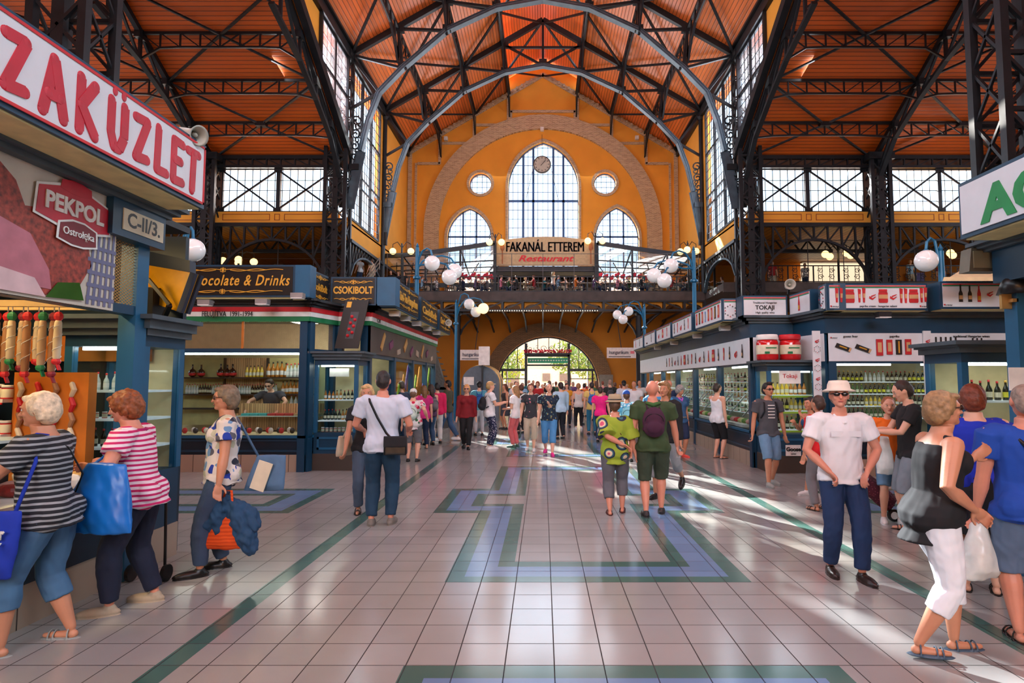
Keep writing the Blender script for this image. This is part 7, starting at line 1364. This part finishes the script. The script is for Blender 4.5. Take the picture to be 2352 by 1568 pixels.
o = MB().lathe([(.03, 0), (.036, .09), (.038, .1)], W(P, l, rz_, (.2, .14, .41)), 14).build('drink_cup', mat('pale grey cup', (190, 190, 196), .5), off=W(P, l, rz_, (.2, .14, .41))); tag(o, 'pale drink cup in the right hand of the bald man in olive', 'cup')
l = gr(1530, 1140); person('partly hidden walker in black behind the bald man in olive, one foot lifted', pos=l, rz=150, H=1.7, skin='tan', top='long', topm=BLKC, bot='capri', botm=cloth('light grey jersey', (150, 152, 156)), hair='wavy', hairc=(140, 104, 64), shoe=('shoe', BLS), fl=(-.06, -.28, .14), fr=(.06, .1, .045), fem=True)
# man in white hat
l = gr(1940, 1320); P = person('man in a cream trilby, sunglasses and white linen shirt, hands at his pockets', pos=l, rz=176, H=1.69, skin='ruddy', top='shirt', topm=cloth('white linen', (232, 230, 232), .03), bot='long', botm=cloth('indigo jeans', (26, 52, 92)), hair='crop', hairc=(150, 120, 100), shoe=('shoe', mat('dark brown leather', (44, 28, 24), .35)), g=1.12, hl=(-.095, .085, .545), hr=(.095, .085, .545), pl=(-1, -.45, .05), pr=(1, -.45, .05), fl=(-.05, .09, .045), fr=(.06, -.03, .045), look=(-14, -4), extras=lambda P: (hat(P, mat('cream trilby', (232, 218, 200), .8), None, .026, .05), glasses(P)))
add(P, MB().cap_tube([P['T'](.79, -.008, .06), P['T'](.83, -.035, .02), P['T'](.838, 0, -.035), P['T'](.83, .035, .02), P['T'](.79, .008, .06)], [.008, .012, .014, .012, .008]), 'collar', cloth('white linen', (0, 0, 0)), True)
T_ = P['T']; k = MB(); [k.bar(T_(.735, s_ * .045 - .03, .0745), T_(.735, s_ * .045 + .03, .0745), .004, .05) for s_ in (-1, 1)]; add(P, k, 'shirt_pocket', cloth('white linen', (0, 0, 0))); k = MB(); [k.ell(T_(.79 - i_ * .055, .0, .072), (.007, .004, .007), 6, 5) for i_ in range(6)]; add(P, k, 'button', mat('pearl button', (200, 196, 190), .3))
# striding woman in black top and white capris
l = V((2.47, 3.86, 0)); P = person('striding woman with short light brown hair in a black sleeveless top and white cropped trousers', pos=l, rz=-98, H=1.64, skin='tan', top='tunic', topm=BLKC, bot='capri', botm=cloth('bright white trousers', (236, 240, 246), .03), hair='bob', hairc=(150, 116, 78), shoe=('sandal', mat('steel blue sandal', (70, 92, 112), .5)), g=1.22, fem=True, hl=(-.02, .17, .74), hr=(.125, .09, .57), pr=(.7, -1.2, .1), fl=(-.05, .085, .045), fr=(.05, -.085, .06), lean=9, look=(0, -4), turn=0); glasses(P, False)
k = MB(); T_ = P['T']; k.add([T_(.8, .065, .052), T_(.8, -.065, .052), T_(.70, 0, .088)], [(0, 1, 2)]); add(P, k, 'embroidered_yoke', stripes('grey pink yoke', (150, 146, 156), (50, 46, 56), .02, .5)); add(P, MB().tube([T_(.835, -.04, 0), T_(.79, -.02, .07), T_(.74, 0, .09)], .008, 5), 'scarf', cloth('coral scarf', (226, 110, 110)))
# people at the right edge
l = V((3.22, 4.0, 0)); P = person('bald man in royal blue T-shirt and grey shorts carrying a white bag', pos=l, rz=-20, H=1.68, skin='ruddy', top='tee', topm=cloth('royal blue jersey', (24, 72, 168)), bot='bermuda', botm=cloth('grey blue shorts', (92, 112, 140)), hair='crop', hairc=(150, 130, 116), shoe=('sandal', BLS), g=1.25, hl=(-.17, .06, .45), hr=(.17, 0, .46)); strap(P, [(.83, -.08, -.03), (.76, -.03, -.09), (.66, .05, -.1), (.58, .1, -.08)], BLS, r=.014)
b0 = P['arms'][-1][2]; c_, s_ = math.cos(R(-20)), math.sin(R(-20)); hw = V((l.x + b0.x * c_ - b0.y * s_, l.y + b0.x * s_ + b0.y * c_, b0.z - .1)); bag('plastic_bag', 'white translucent plastic bag of shopping held by the bald man in royal blue', 'bag', mat('white thin plastic', (216, 220, 216), .3, 0, .12, 8), (hw, (1, .2, 0)), (hw + V((0, 0, -.36)), (1, .2, 0)), .03, .15, .09, fold=.02)
l = V((3.55, 4.95, 0)); P = person('woman with auburn bob in a cobalt blouse and black skirt, seen from behind', pos=l, rz=-25, H=1.67, skin='fair', top='tee', topm=cloth('cobalt blouse', (22, 48, 180)), bot='skirt', botm=BLKC, hair='bob', hairc=(112, 50, 26), shoe=('sandal', BLS), g=1.3, fem=True, hl=(-.16, .1, .5), hr=(.16, .08, .5)); strap(P, [(.835, .07, -.02), (.78, .09, -.08), (.66, .12, -.06)], mat('tan leather', (170, 96, 44), .5), r=.008)
l = gr(2098, 1222); l = V((l.x, l.y, 0)); P = person('dark haired man in black looking down at his phone, side view', pos=l, rz=75, H=1.72, skin='fair', top='tee', topm=BLKC, bot='bermuda', botm=cloth('grey shorts', (130, 140, 150)), hair='short', hairc=(50, 34, 28), shoe=('sandal', BLS), hl=(-.06, .22, .66), hr=(.05, .22, .66), pl=(-.5, -.3, -1), pr=(.5, -.3, -1), look=(0, 22)); p = W(P, l, 75, (0, .3, .68)); o = MB().box(p.x - .07, p.y - .035, p.z - .006, p.x + .07, p.y + .035, p.z + .006).build('phone', BLS, off=p); tag(o, 'black phone in the hands of the dark haired man in black', 'phone')
l = gr(2050, 1200); person('person in an orange top behind the man with the phone', pos=l, rz=160, H=1.5, skin='fair', top='tee', topm=cloth('bright orange', (236, 110, 20)), bot='shorts', botm=JEANL, hair='short', hairc=(150, 90, 50), shoe=('shoe', WSH), hl=(-.14, .05, .5)); bag('plastic_bag', 'white plastic bag hanging beside the person in orange', 'bag', mat('white thin plastic', (0, 0, 0)), (V((l.x - .2, l.y - .25, 1.05)), (1, 0, 0)), (V((l.x - .2, l.y - .25, .62)), (1, 0, 0)), .04, .11, .07, fold=.015)
t = thing('shopping_trolley', 'maroon wheeled shopping bag pulled behind the man in the trilby', 'trolley', (0, 0, 0)); a = gr(2045, 1175, .1); k = MB(); k.tube([a + V((-.42, 0, .48)), a + V((-.2, 0, .28)), a + V((.0, 0, .1))], [(.11, .09), (.13, .1), (.12, .1)], 12); mo('trolley_bag', remesh(k, .012, 2, .008, 5), blotch('maroon dots', (80, 20, 40), [(130, 60, 80)], 40, .3), t)
for x in (-.02, .1): k = MB(); k.tube([a + V((x, -.12, -.02)), a + V((x, -.09, -.02))], .075, 18); k.build('wheel', BLS, t); k = MB(); k.tube([a + V((x, -.125, -.02)), a + V((x, -.085, -.02))], .045, 12); k.build('wheel_hub', WHP, t)
person('grey haired man in dark blue at the far right by the white notice', u=2290, v=1150, rz=150, H=1.72, skin='ruddy', top='tee', topm=cloth('dark steel blue', (34, 56, 88)), bot='long', botm=NAVY, hair='short', hairc=(80, 76, 74), g=1.15); person('balding man half hidden behind the auburn woman', u=2205, v=1145, rz=30, H=1.7, skin='ruddy', top='tee', topm=cloth('blue check', (60, 90, 150)), bot='long', botm=NAVY, hair='crop', hairc=(140, 110, 100), g=1.1)
person('person in a red shirt just behind the man in the trilby', u=1888, v=1172, rz=20, H=1.5, skin='tan', top='tee', topm=cloth('scarlet cotton', (206, 24, 30)), bot='long', botm=cloth('checked grey', (120, 116, 120)), hair='short', hairc=(70, 50, 40), shoe=('sandal', BLS))
l = gr(1768, 1114); P = person('young man in glasses, grey printed T-shirt and denim shorts walking forward', pos=l, rz=186, H=1.68, skin='tan', top='tee', topm=cloth('charcoal tee', (74, 76, 82)), bot='bermuda', botm=JEANL, hair='quiff', hairc=(30, 24, 22), shoe=('shoe', GREY_SAND), hl=(-.16, .03, .45), hr=(.16, -.02, .45), fl=(-.05, -.05, .05), fr=(.05, .08, .045), look=(8, 0)); glasses(P, False); backpack(P, 'dark backpack worn by the young man in the grey T-shirt', BLKC, l, 186, .07, .7, .08); k = MB(); T_ = P['T']; [k.bar(T_(.66 + .03 * i_, -.035, .0715), T_(.66 + .03 * i_, .035, .0715), .004, .014) for i_ in range(5)]; add(P, k, 'shirt_print', WHP)
l = gr(1868, 1132); P = person('dark haired girl in a short denim dress raising one hand by the wine case', pos=l, rz=110, H=1.45, skin='tan', top='dress', topm=cloth('denim dress', (40, 84, 124)), bot=None, hair='long', hairc=(24, 18, 18), shoe=('shoe', WSH), fem=True, hl=(-.06, .16, .8), hr=(.1, .12, .72), pl=(-.5, .3, -1), fl=(-.05, .14, .045), fr=(.05, -.16, .06)); strap(P, [(.83, -.05, 0), (.72, .02, .07), (.6, .09, .03)], BLS, r=.005)
l = gr(1650, 1052); person('man in a white tank top and black shorts looking into the deli window', pos=l, rz=-62, H=1.66, skin='fair', top='tank', topm=WHC, bot='bermuda', botm=BLKC, hair='short', hairc=(50, 36, 28), shoe=('sandal', BLS), hl=(-.1, .16, .5), hr=(.14, .02, .46))
l = gr(1562, 1050); P = person('grey haired woman in a denim jacket and dark shorts with red shoes', pos=l, rz=200, H=1.62, skin='tan', top='tee', topm=cloth('denim jacket blue', (52, 92, 136)), bot='bermuda', botm=cloth('navy denim', (28, 44, 76)), hair='curly', hairc=(150, 148, 144), shoe=('shoe', mat('coral shoe', (226, 80, 70), .5)), g=1.15, fem=True, hl=(-.16, -.04, .5), hr=(.1, .08, .5), look=(0, 22)); add(P, MB().cap_tube([P['T'](.82, -.03, .04), P['T'](.78, 0, .068), P['T'](.82, .03, .04)], [.02, .024, .02]), 'scarf', cloth('violet scarf', (180, 90, 190)), True); add(P, MB().tube([P['T'](.555, .1 * math.cos(a_), .09 * math.sin(a_)) for a_ in [i_ * .5 for i_ in range(14)]], .022, 6), 'waist_bag', GRYC, True)
# middle distance, left to right
MD = [
 ('woman in a white cap and flower-print shirt with a pale backpack', 947, 1060, 0, 1.55, dict(top='long_shirt', topm=blotch('rose print', (230, 224, 222), [(206, 30, 70), (230, 224, 222), (60, 110, 70), (226, 120, 150)], 11, .45), bot='bermuda', botm=GRYC, hair='short', hairc=(110, 80, 60), fem=True, g=1.2, hr=(.2, -.02, .6)), 'cap', ('pale green backpack of the woman in the white cap', (196, 214, 200))),
 ('bald man in a dark polo leaning towards the chocolate window', 925, 1030, 60, 1.72, dict(topm=cloth('slate polo', (44, 60, 84)), botm=JEAND, hair='crop', hairc=(70, 56, 48), lean=8, hl=(-.1, .16, .6)), None, None),
 ('woman in a magenta top beside the chocolate stall', 972, 1030, 30, 1.6, dict(top='tee', topm=cloth('magenta jersey', (206, 40, 120)), botm=JEAND, hair='long', hairc=(120, 84, 50), fem=True, shoe=('sandal', BLS)), None, None),
 ('dark haired girl with a blue bag beside the chocolate stall', 988, 1022, 40, 1.62, dict(top='sleeveless', topm=cloth('violet top', (90, 60, 90)), botm=JEAN, hair='wavy', hairc=(60, 40, 30), fem=True), None, ('grey backpack of the dark haired girl by the chocolate stall', (110, 104, 110))),
 ('young woman in a hot pink jacket near the last chocolate window', 1003, 1018, 20, 1.66, dict(top='jacket', topm=cloth('hot pink jacket', (214, 30, 90)), botm=cloth('white trousers', (214, 210, 206)), hair='short', hairc=(24, 20, 20), fem=True), None, None),
 ('bearded man in an olive jacket with white numbers on the sleeve', 1028, 1012, 80, 1.74, dict(top='jacket', topm=cloth('olive bomber', (70, 68, 50)), botm=JEAN, hair='short', hairc=(20, 16, 16), skin='brown', shoe=('shoe', WSH), fl=(-.05, .16, .045), fr=(.05, -.16, .07)), None, None),
 ('woman in a red sweater and sunglasses walking forward', 1071, 1030, 182, 1.62, dict(top='long', topm=cloth('brick red sweater', (128, 24, 34)), botm=BLKC, hair='bob', hairc=(214, 168, 110), fem=True, g=1.1, fl=(-.04, .1, .045), fr=(.04, -.08, .06)), 'sun', None),
 ('man in a black cap and turquoise shirt behind the woman in red', 1100, 1000, 10, 1.7, dict(topm=cloth('turquoise shirt', (80, 150, 170)), botm=cloth('pale grey trousers', (170, 170, 176)), hair='short', hairc=(40, 30, 26)), 'bcap', ('blue backpack behind the woman in red', (40, 90, 160))),
 ('woman in a white T-shirt and patterned navy trousers', 1124, 1030, -70, 1.7, dict(topm=cloth('plain white tee', (224, 226, 230)), botm=blotch('navy white print', (30, 38, 70), [(200, 204, 216)], 26, .3), hair='short', hairc=(170, 140, 90), shoe=('shoe', WSH), hl=(-.04, .2, .68), hr=(.08, .2, .68), g=1.1), 'visor', ('black backpack of the person in patterned trousers', (34, 36, 42))),
 ('girl in a white T-shirt and salmon pink trousers', 1184, 1027, 62, 1.6, dict(topm=cloth('clean white tee', (228, 228, 230)), botm=cloth('salmon trousers', (206, 100, 104)), hair='long', hairc=(150, 112, 70), fem=True, shoe=('shoe', mat('dark green trainer', (40, 80, 70), .5)), hl=(-.06, .16, .62)), None, None),
 ('woman in a dark tank dress among the crowd near the kiosk', 1160, 985, 120, 1.62, dict(top='sleeveless', topm=cloth('dark brown top', (50, 40, 38)), botm=cloth('dark skirt', (60, 60, 70)), bot='skirt', hair='wavy', hairc=(90, 50, 30), fem=True, skin='tan'), None, None),
 ('woman in a dark printed T-shirt and beige cropped trousers', 1219, 1034, 176, 1.66, dict(topm=blotch('dark tee print', (50, 52, 58), [(200, 120, 130), (50, 52, 58), (50, 52, 58)], 14, .3), bot='capri', botm=cloth('beige capri', (186, 172, 150)), hair='tail', hairc=(110, 64, 40), fem=True, g=1.05, shoe=('shoe', WSH), fl=(-.05, .06, .045), fr=(.05, -.05, .05)), None, None),
 ('woman in a navy printed T-shirt, blue capris and pink shoes', 1261, 1044, 178, 1.66, dict(topm=blotch('navy tee print', (22, 36, 56), [(70, 110, 110), (22, 36, 56), (150, 140, 90)], 20, .35), bot='capri', botm=cloth('bright denim', (70, 130, 180)), hair='short', hairc=(36, 24, 22), fem=True, g=1.15, shoe=('shoe', mat('hot pink trainer', (230, 40, 140), .5)), hl=(.0, .17, .72), fl=(-.05, .12, .045), fr=(.05, -.12, .07), look=(10, -6)), None, None),
 ('woman in a red and green blouse behind the salmon trousers', 1197, 995, 30, 1.6, dict(topm=cloth('red green blouse', (90, 70, 50), .6), botm=BLKC, hair='bob', hairc=(90, 50, 30), fem=True), None, None),
 ('person in pale blue walking beside the crowd centre', 1288, 1008, 30, 1.68, dict(top='long', topm=cloth('ice blue shirt', (176, 206, 226)), botm=cloth('black jeans', (26, 28, 36)), hair='short', hairc=(40, 28, 24)), None, None),
 ('woman in a mustard yellow T-shirt facing the camera', 1302, 980, 180, 1.64, dict(topm=cloth('mustard tee', (220, 150, 30)), botm=cloth('dark leggings', (40, 40, 46)), hair='long', hairc=(50, 34, 26), fem=True), None, None),
 ('woman in a pale tank top and black trousers walking away', 1329, 985, 0, 1.64, dict(top='tank', topm=cloth('oat tank top', (206, 200, 196)), botm=BLKC, hair='tail', hairc=(160, 110, 70), fem=True, shoe=('shoe', WSH)), None, None),
 ('person in yellow with a blue backpack walking away', 1360, 998, 0, 1.68, dict(topm=cloth('pale yellow tee', (222, 190, 110)), botm=cloth('teal jeans', (40, 110, 140)), hair='short', hairc=(40, 28, 24)), None, ('blue and olive backpack in the middle of the crowd', (60, 110, 180))),
 ('person in a hot pink T-shirt left of the straw hat', 1380, 1015, -20, 1.55, dict(topm=cloth('neon pink tee', (236, 30, 130)), botm=JEAND, hair='short', hairc=(60, 44, 36), g=1.1), None, None),
 ('child in a blue cap and light blue shirt beyond the couple', 1440, 1060, 0, 1.5, dict(topm=blotch('sky blue print', (100, 190, 220), [(220, 240, 246), (60, 150, 200)], 18, .4), bot='shorts', botm=JEAN, hair='short', hairc=(90, 60, 40)), 'ucap', ('light blue backpack of the child in the blue cap', (130, 200, 210))),
 ('man in a white polo shirt right of the blue cap', 1458, 1000, 160, 1.72, dict(topm=cloth('chalk polo', (220, 222, 226)), botm=NAVY, hair='crop', hairc=(60, 50, 44), g=1.1, skin='tan'), None, None),
 ('man in a white shirt and black cap farther into the crowd', 1434, 985, 0, 1.74, dict(topm=cloth('blue white shirt', (206, 212, 224)), botm=NAVY, hair='short', hairc=(40, 36, 34)), 'bcap', None),
 ('bald man with a large dark backpack in the crowd', 1402, 975, 0, 1.78, dict(topm=cloth('black green tee', (40, 48, 44)), botm=BLKC, hair='crop', hairc=(150, 120, 104)), None, ('large grey backpack in the crowd', (70, 74, 80))),
 ('bald man in sky blue behind the maroon backpack', 1513, 1090, 10, 1.72, dict(topm=cloth('sky blue tee', (60, 140, 190)), botm=NAVY, hair='bald', skin='ruddy', g=1.15), None, None),
 ('bald man in navy by the deli window', 1540, 1020, 20, 1.74, dict(topm=cloth('ink tee', (30, 44, 80)), botm=BLKC, hair='bald', skin='ruddy'), None, None),
 ('man in white beyond the two bald men', 1470, 975, 170, 1.75, dict(topm=cloth('milk tee', (216, 214, 214)), botm=GRYC, hair='crop', hairc=(50, 40, 36), skin='tan'), None, None),
 ('woman with brown curls behind the denim jacket woman', 1528, 1000, 100, 1.55, dict(top='long', topm=cloth('brown cardigan', (90, 70, 56)), botm=BLKC, hair='curly', hairc=(120, 84, 50), fem=True), None, None),
]
for lab, u, v, rz, H, kw_, ex, bp in MD:
    l = gr(u, v); P = person(lab, pos=l, rz=rz, H=H, **kw_)
    if ex == 'cap': cap(P, mat('white cap', (226, 226, 220), .7))
    if ex == 'bcap': cap(P, BLKC)
    if ex == 'ucap': cap(P, cloth('blue cap', (30, 80, 170)))
    if ex == 'sun': glasses(P)
    if ex == 'visor': cap(P, cloth('tan cap', (190, 150, 100)))
    if bp: backpack(P, bp[0], cloth('pack %s' % str(bp[1]), bp[1]), l, rz)
# shop keeper behind the slatted counter
P = person('young shop keeper in a dark polo leaning on the slatted counter', pos=V((-5.9, 13.1, 0)), rz=176, H=1.78, skin='fair', top='tee', topm=cloth('charcoal polo', (48, 56, 68)), bot='long', botm=BLKC, hair='quiff', hairc=(30, 24, 22), hl=(-.2, .24, .62), hr=(.2, .24, .62), pl=(-1, -.2, .1), pr=(1, -.2, .1), lean=10, look=(0, 25), vox=.012); glasses(P, False)
# crowd near the doorway: copies of a few walkers with their own clothes
base = []
for i, (fem, hr_) in enumerate(((0, 'short'), (1, 'long'), (0, 'crop'), (1, 'bob'))):
    P = person('walker', pos=V((0, 22, 0)), rz=0, H=1.7, topm=WHC, botm=JEAND, hair=hr_, fem=bool(fem), vox=.026, hl=(-.13, .1, .5), hr=(.14, -.04, .46), fl=(-.05, .1, .045), fr=(.05, -.1, .06)); base.append(P['root'])
cols = [('white', (222, 222, 224)), ('black', (28, 28, 32)), ('navy', (30, 40, 74)), ('red', (170, 36, 40)), ('grey', (120, 122, 126)), ('light blue', (140, 176, 206)), ('green', (70, 104, 70)), ('orange', (226, 120, 40)), ('beige', (196, 176, 146)), ('violet', (106, 70, 120)), ('teal', (30, 110, 120)), ('pink', (220, 130, 150))]
hcs = [('dark', (34, 26, 24)), ('brown', (96, 64, 42)), ('blond', (196, 160, 104)), ('grey', (140, 136, 130)), ('auburn', (120, 60, 36))]
def dress(o, top_, hair_, used=set()):
    for c in o.children_recursive:
        n = c.name.split('.')[0]
        if n in ('t_shirt', 'trousers', 'hair') and c.type == 'MESH':
            c.material_slots[0].link = 'OBJECT'; c.material_slots[0].material = cloth('crowd %s' % str(top_), top_) if n == 't_shirt' else hairm('hair %s' % str(hair_), hair_) if n == 'hair' else [JEAND, BLKC, KHA, GRYC][sum(top_) % 4]
rnd = random.Random(5); first = [True] * 4
def crowd(i, loc, rz, s, label, group=None, seated=False):
    b = base[i % 4]; o = b if first[i % 4] else copy_tree(b); first[i % 4] = False
    o.location = loc; o.rotation_euler = (0, 0, R(rz)); o.scale = (s, s, s); o['label'] = label
    if group: o['group'] = group
    return o
spots = [(1185, 23), (1200, 27), (1215, 31), (1235, 24), (1246, 29), (1262, 27), (1277, 33), (1290, 38), (1300, 30), (1316, 35), (1328, 24), (1342, 29), (1356, 33), (1370, 26), (1384, 30), (1398, 36), (1412, 27), (1426, 31), (1440, 34), (1455, 28), (1470, 32), (1175, 31), (1190, 36), (1150, 33), (1225, 37), (1252, 40), (1270, 45), (1236, 47), (1310, 46), (1345, 44)]
used = set()
for i, (u, Y) in enumerate(spots):
    tc = cols[(i * 5 + i // 12) % 12]; hc = hcs[(i * 3 + i // 5) % 5]; x = (u - 1247) / F_PX * Y; s = rnd.uniform(.92, 1.05)
    where = 'in the open doorway' if Y > 42 else 'near the doorway' if Y > 34 else 'amid the far crowd' if Y > 28 else 'in front of the far crowd'
    lab = '%s haired walker in a %s top %s' % (hc[0], tc[0], where)
    if lab in used: lab += ', ' + ('left part' if u < 1300 else 'right part')
    used.add(lab); o = crowd(i, V((x, Y, 0)), rnd.choice([0, 10, -15, 180, 170, 200, 90]), s, lab); dress(o, tc[1], hc[1])
# people on the restaurant bridge
sb = person('guest', pos=V((0, 37.6, 7.2)), rz=90, H=1.7, topm=WHC, botm=JEAND, hair='short', vox=.03, sit=.27, hl=(-.1, .22, .5), hr=(.1, .22, .48), fl=(-.06, .2, .045), fr=(.06, .22, .045))['root']; fs_ = True
seats = [(868, 0), (902, 0), (968, 0), (1000, 1), (1030, 0), (1062, 1), (1092, 0), (1118, 1), (1150, 0), (1168, 0), (1186, 1), (1206, 0), (1226, 1), (1250, 0), (1282, 0), (1300, 1), (1322, 0), (1340, 1), (1366, 0), (1392, 1), (1420, 0), (1446, 1), (1474, 0), (1510, 1), (1545, 0), (1584, 1), (1625, 0), (1662, 1)]
DS = ['at the left end of the bridge', 'left of the cream sign', 'under the cream sign', 'right of the cream sign', 'at the right end of the bridge']
CH = thing('restaurant_chair', 'chair', 'chair', (0, 38, 7.2)); k = MB(); k.box(-.2, 37.8, 7.62, .2, 38.2, 7.66); k.build('seat', mat('dark chair wood', (52, 36, 26), .5), CH); MB().box(-.2, 37.78, 7.66, -.16, 38.2, 8.1).build('backrest', mat('dark chair wood', (0, 0, 0)), CH)
for a_ in (-.18, .18):
    for b_ in (-.18, .18): MB().box(a_ - .015, 38 + b_ - .015, 7.2, a_ + .015, 38 + b_ + .015, 7.62).build('leg', mat('dark chair wood', (0, 0, 0)), CH)
for i, (u, f) in enumerate(seats):
    Y = YB + .75 + .5 * (i % 2); x = (u - 1247) / F_PX * Y; tc = cols[(i * 7 + 3) % 12]; hc = hcs[(i * 2) % 5]
    o = sb if fs_ else copy_tree(sb); ch = CH if fs_ else copy_tree(CH); fs_ = False; rz = 90 if f else -90
    o.location = (x, Y, 7.2); o.rotation_euler = (0, 0, R(rz)); dress(o, tc[1], hc[1]); d_ = DS[0 if u < 930 else 1 if u < 1135 else 2 if u < 1370 else 3 if u < 1500 else 4]
    lab = '%s haired guest in a %s top seated %s' % (hc[0], tc[0], d_); 
    if lab in used: lab += ', farther back'
    used.add(lab); o['label'] = lab; o['category'] = 'person'
    ch.location = (x, Y, 7.2); ch.rotation_euler = (0, 0, R(rz - 90)); ch['label'] = 'chair under the %s haired guest in %s %s' % (hc[0], tc[0], d_) + (', behind' if lab.endswith('farther back') else ''); ch['category'] = 'chair'
tbm = thing('restaurant_table', 'table', 'table', (0, 38, 7.2)); MB().box(-.35, 37.7, 7.93, .35, 38.3, 7.97).build('tabletop', mat('table cloth', (190, 176, 160), .6), tbm); MB().bar((0, 38, 7.2), (0, 38, 7.93), .07).build('stem', IRON, tbm)
for i in range(14):
    u = 985 + i * 52; Y = YB + 1.0; o = tbm if i == 0 else copy_tree(tbm); o.location = ((u - 1247) / F_PX * Y, Y, 7.2); o['label'] = 'small restaurant table on the bridge %s' % ''; o['group'] = 'tables on the bridge'; o['label'] = 'small restaurant table behind the bridge balustrade'
for i, (u, Y, rz, tcn, hcn, s) in enumerate(((1271, 38.9, -60, 0, 3, 1.04), (895, 38.4, 150, 1, 1, 1.0), (925, 38.5, 180, 1, 0, .98), (912, 38.9, 170, 2, 4, 1.02), (878, 39.1, 200, 4, 0, .97), (1480, 39.2, 90, 10, 0, 1.03), (823, 34.2, 60, 0, 0, 1), (850, 34.4, 70, 8, 1, .97), (1700, 37.5, 190, 2, 1, 1), (1780, 35.5, 180, 3, 0, 1), (1855, 36, 150, 0, 1, 1), (2100, 35, 190, 5, 2, 1), (2170, 36, 170, 3, 1, 1))):
    x = (u - 1247) / F_PX * Y; o = crowd(i + 1, V((x, Y, 7.2)), rz, s, '%s haired person in a %s top on the %s' % (hcs[hcn][0], cols[tcn][0], ('bridge under the cream sign', 'bridge behind the left stair rail', 'bridge beside the left globe lamp', 'bridge near the teal street lamp', 'bridge at its far left corner', 'bridge right of the cream sign', 'stairs to the left gallery', 'stairs to the left gallery, farther up', 'right gallery beside the tall column', 'right gallery behind the first arch', 'right gallery by the lit shop', 'right gallery behind the white globe', 'right gallery near the awning')[i])); dress(o, cols[tcn][1], hcs[hcn][1])
bpy.data.scenes.remove(TMP)
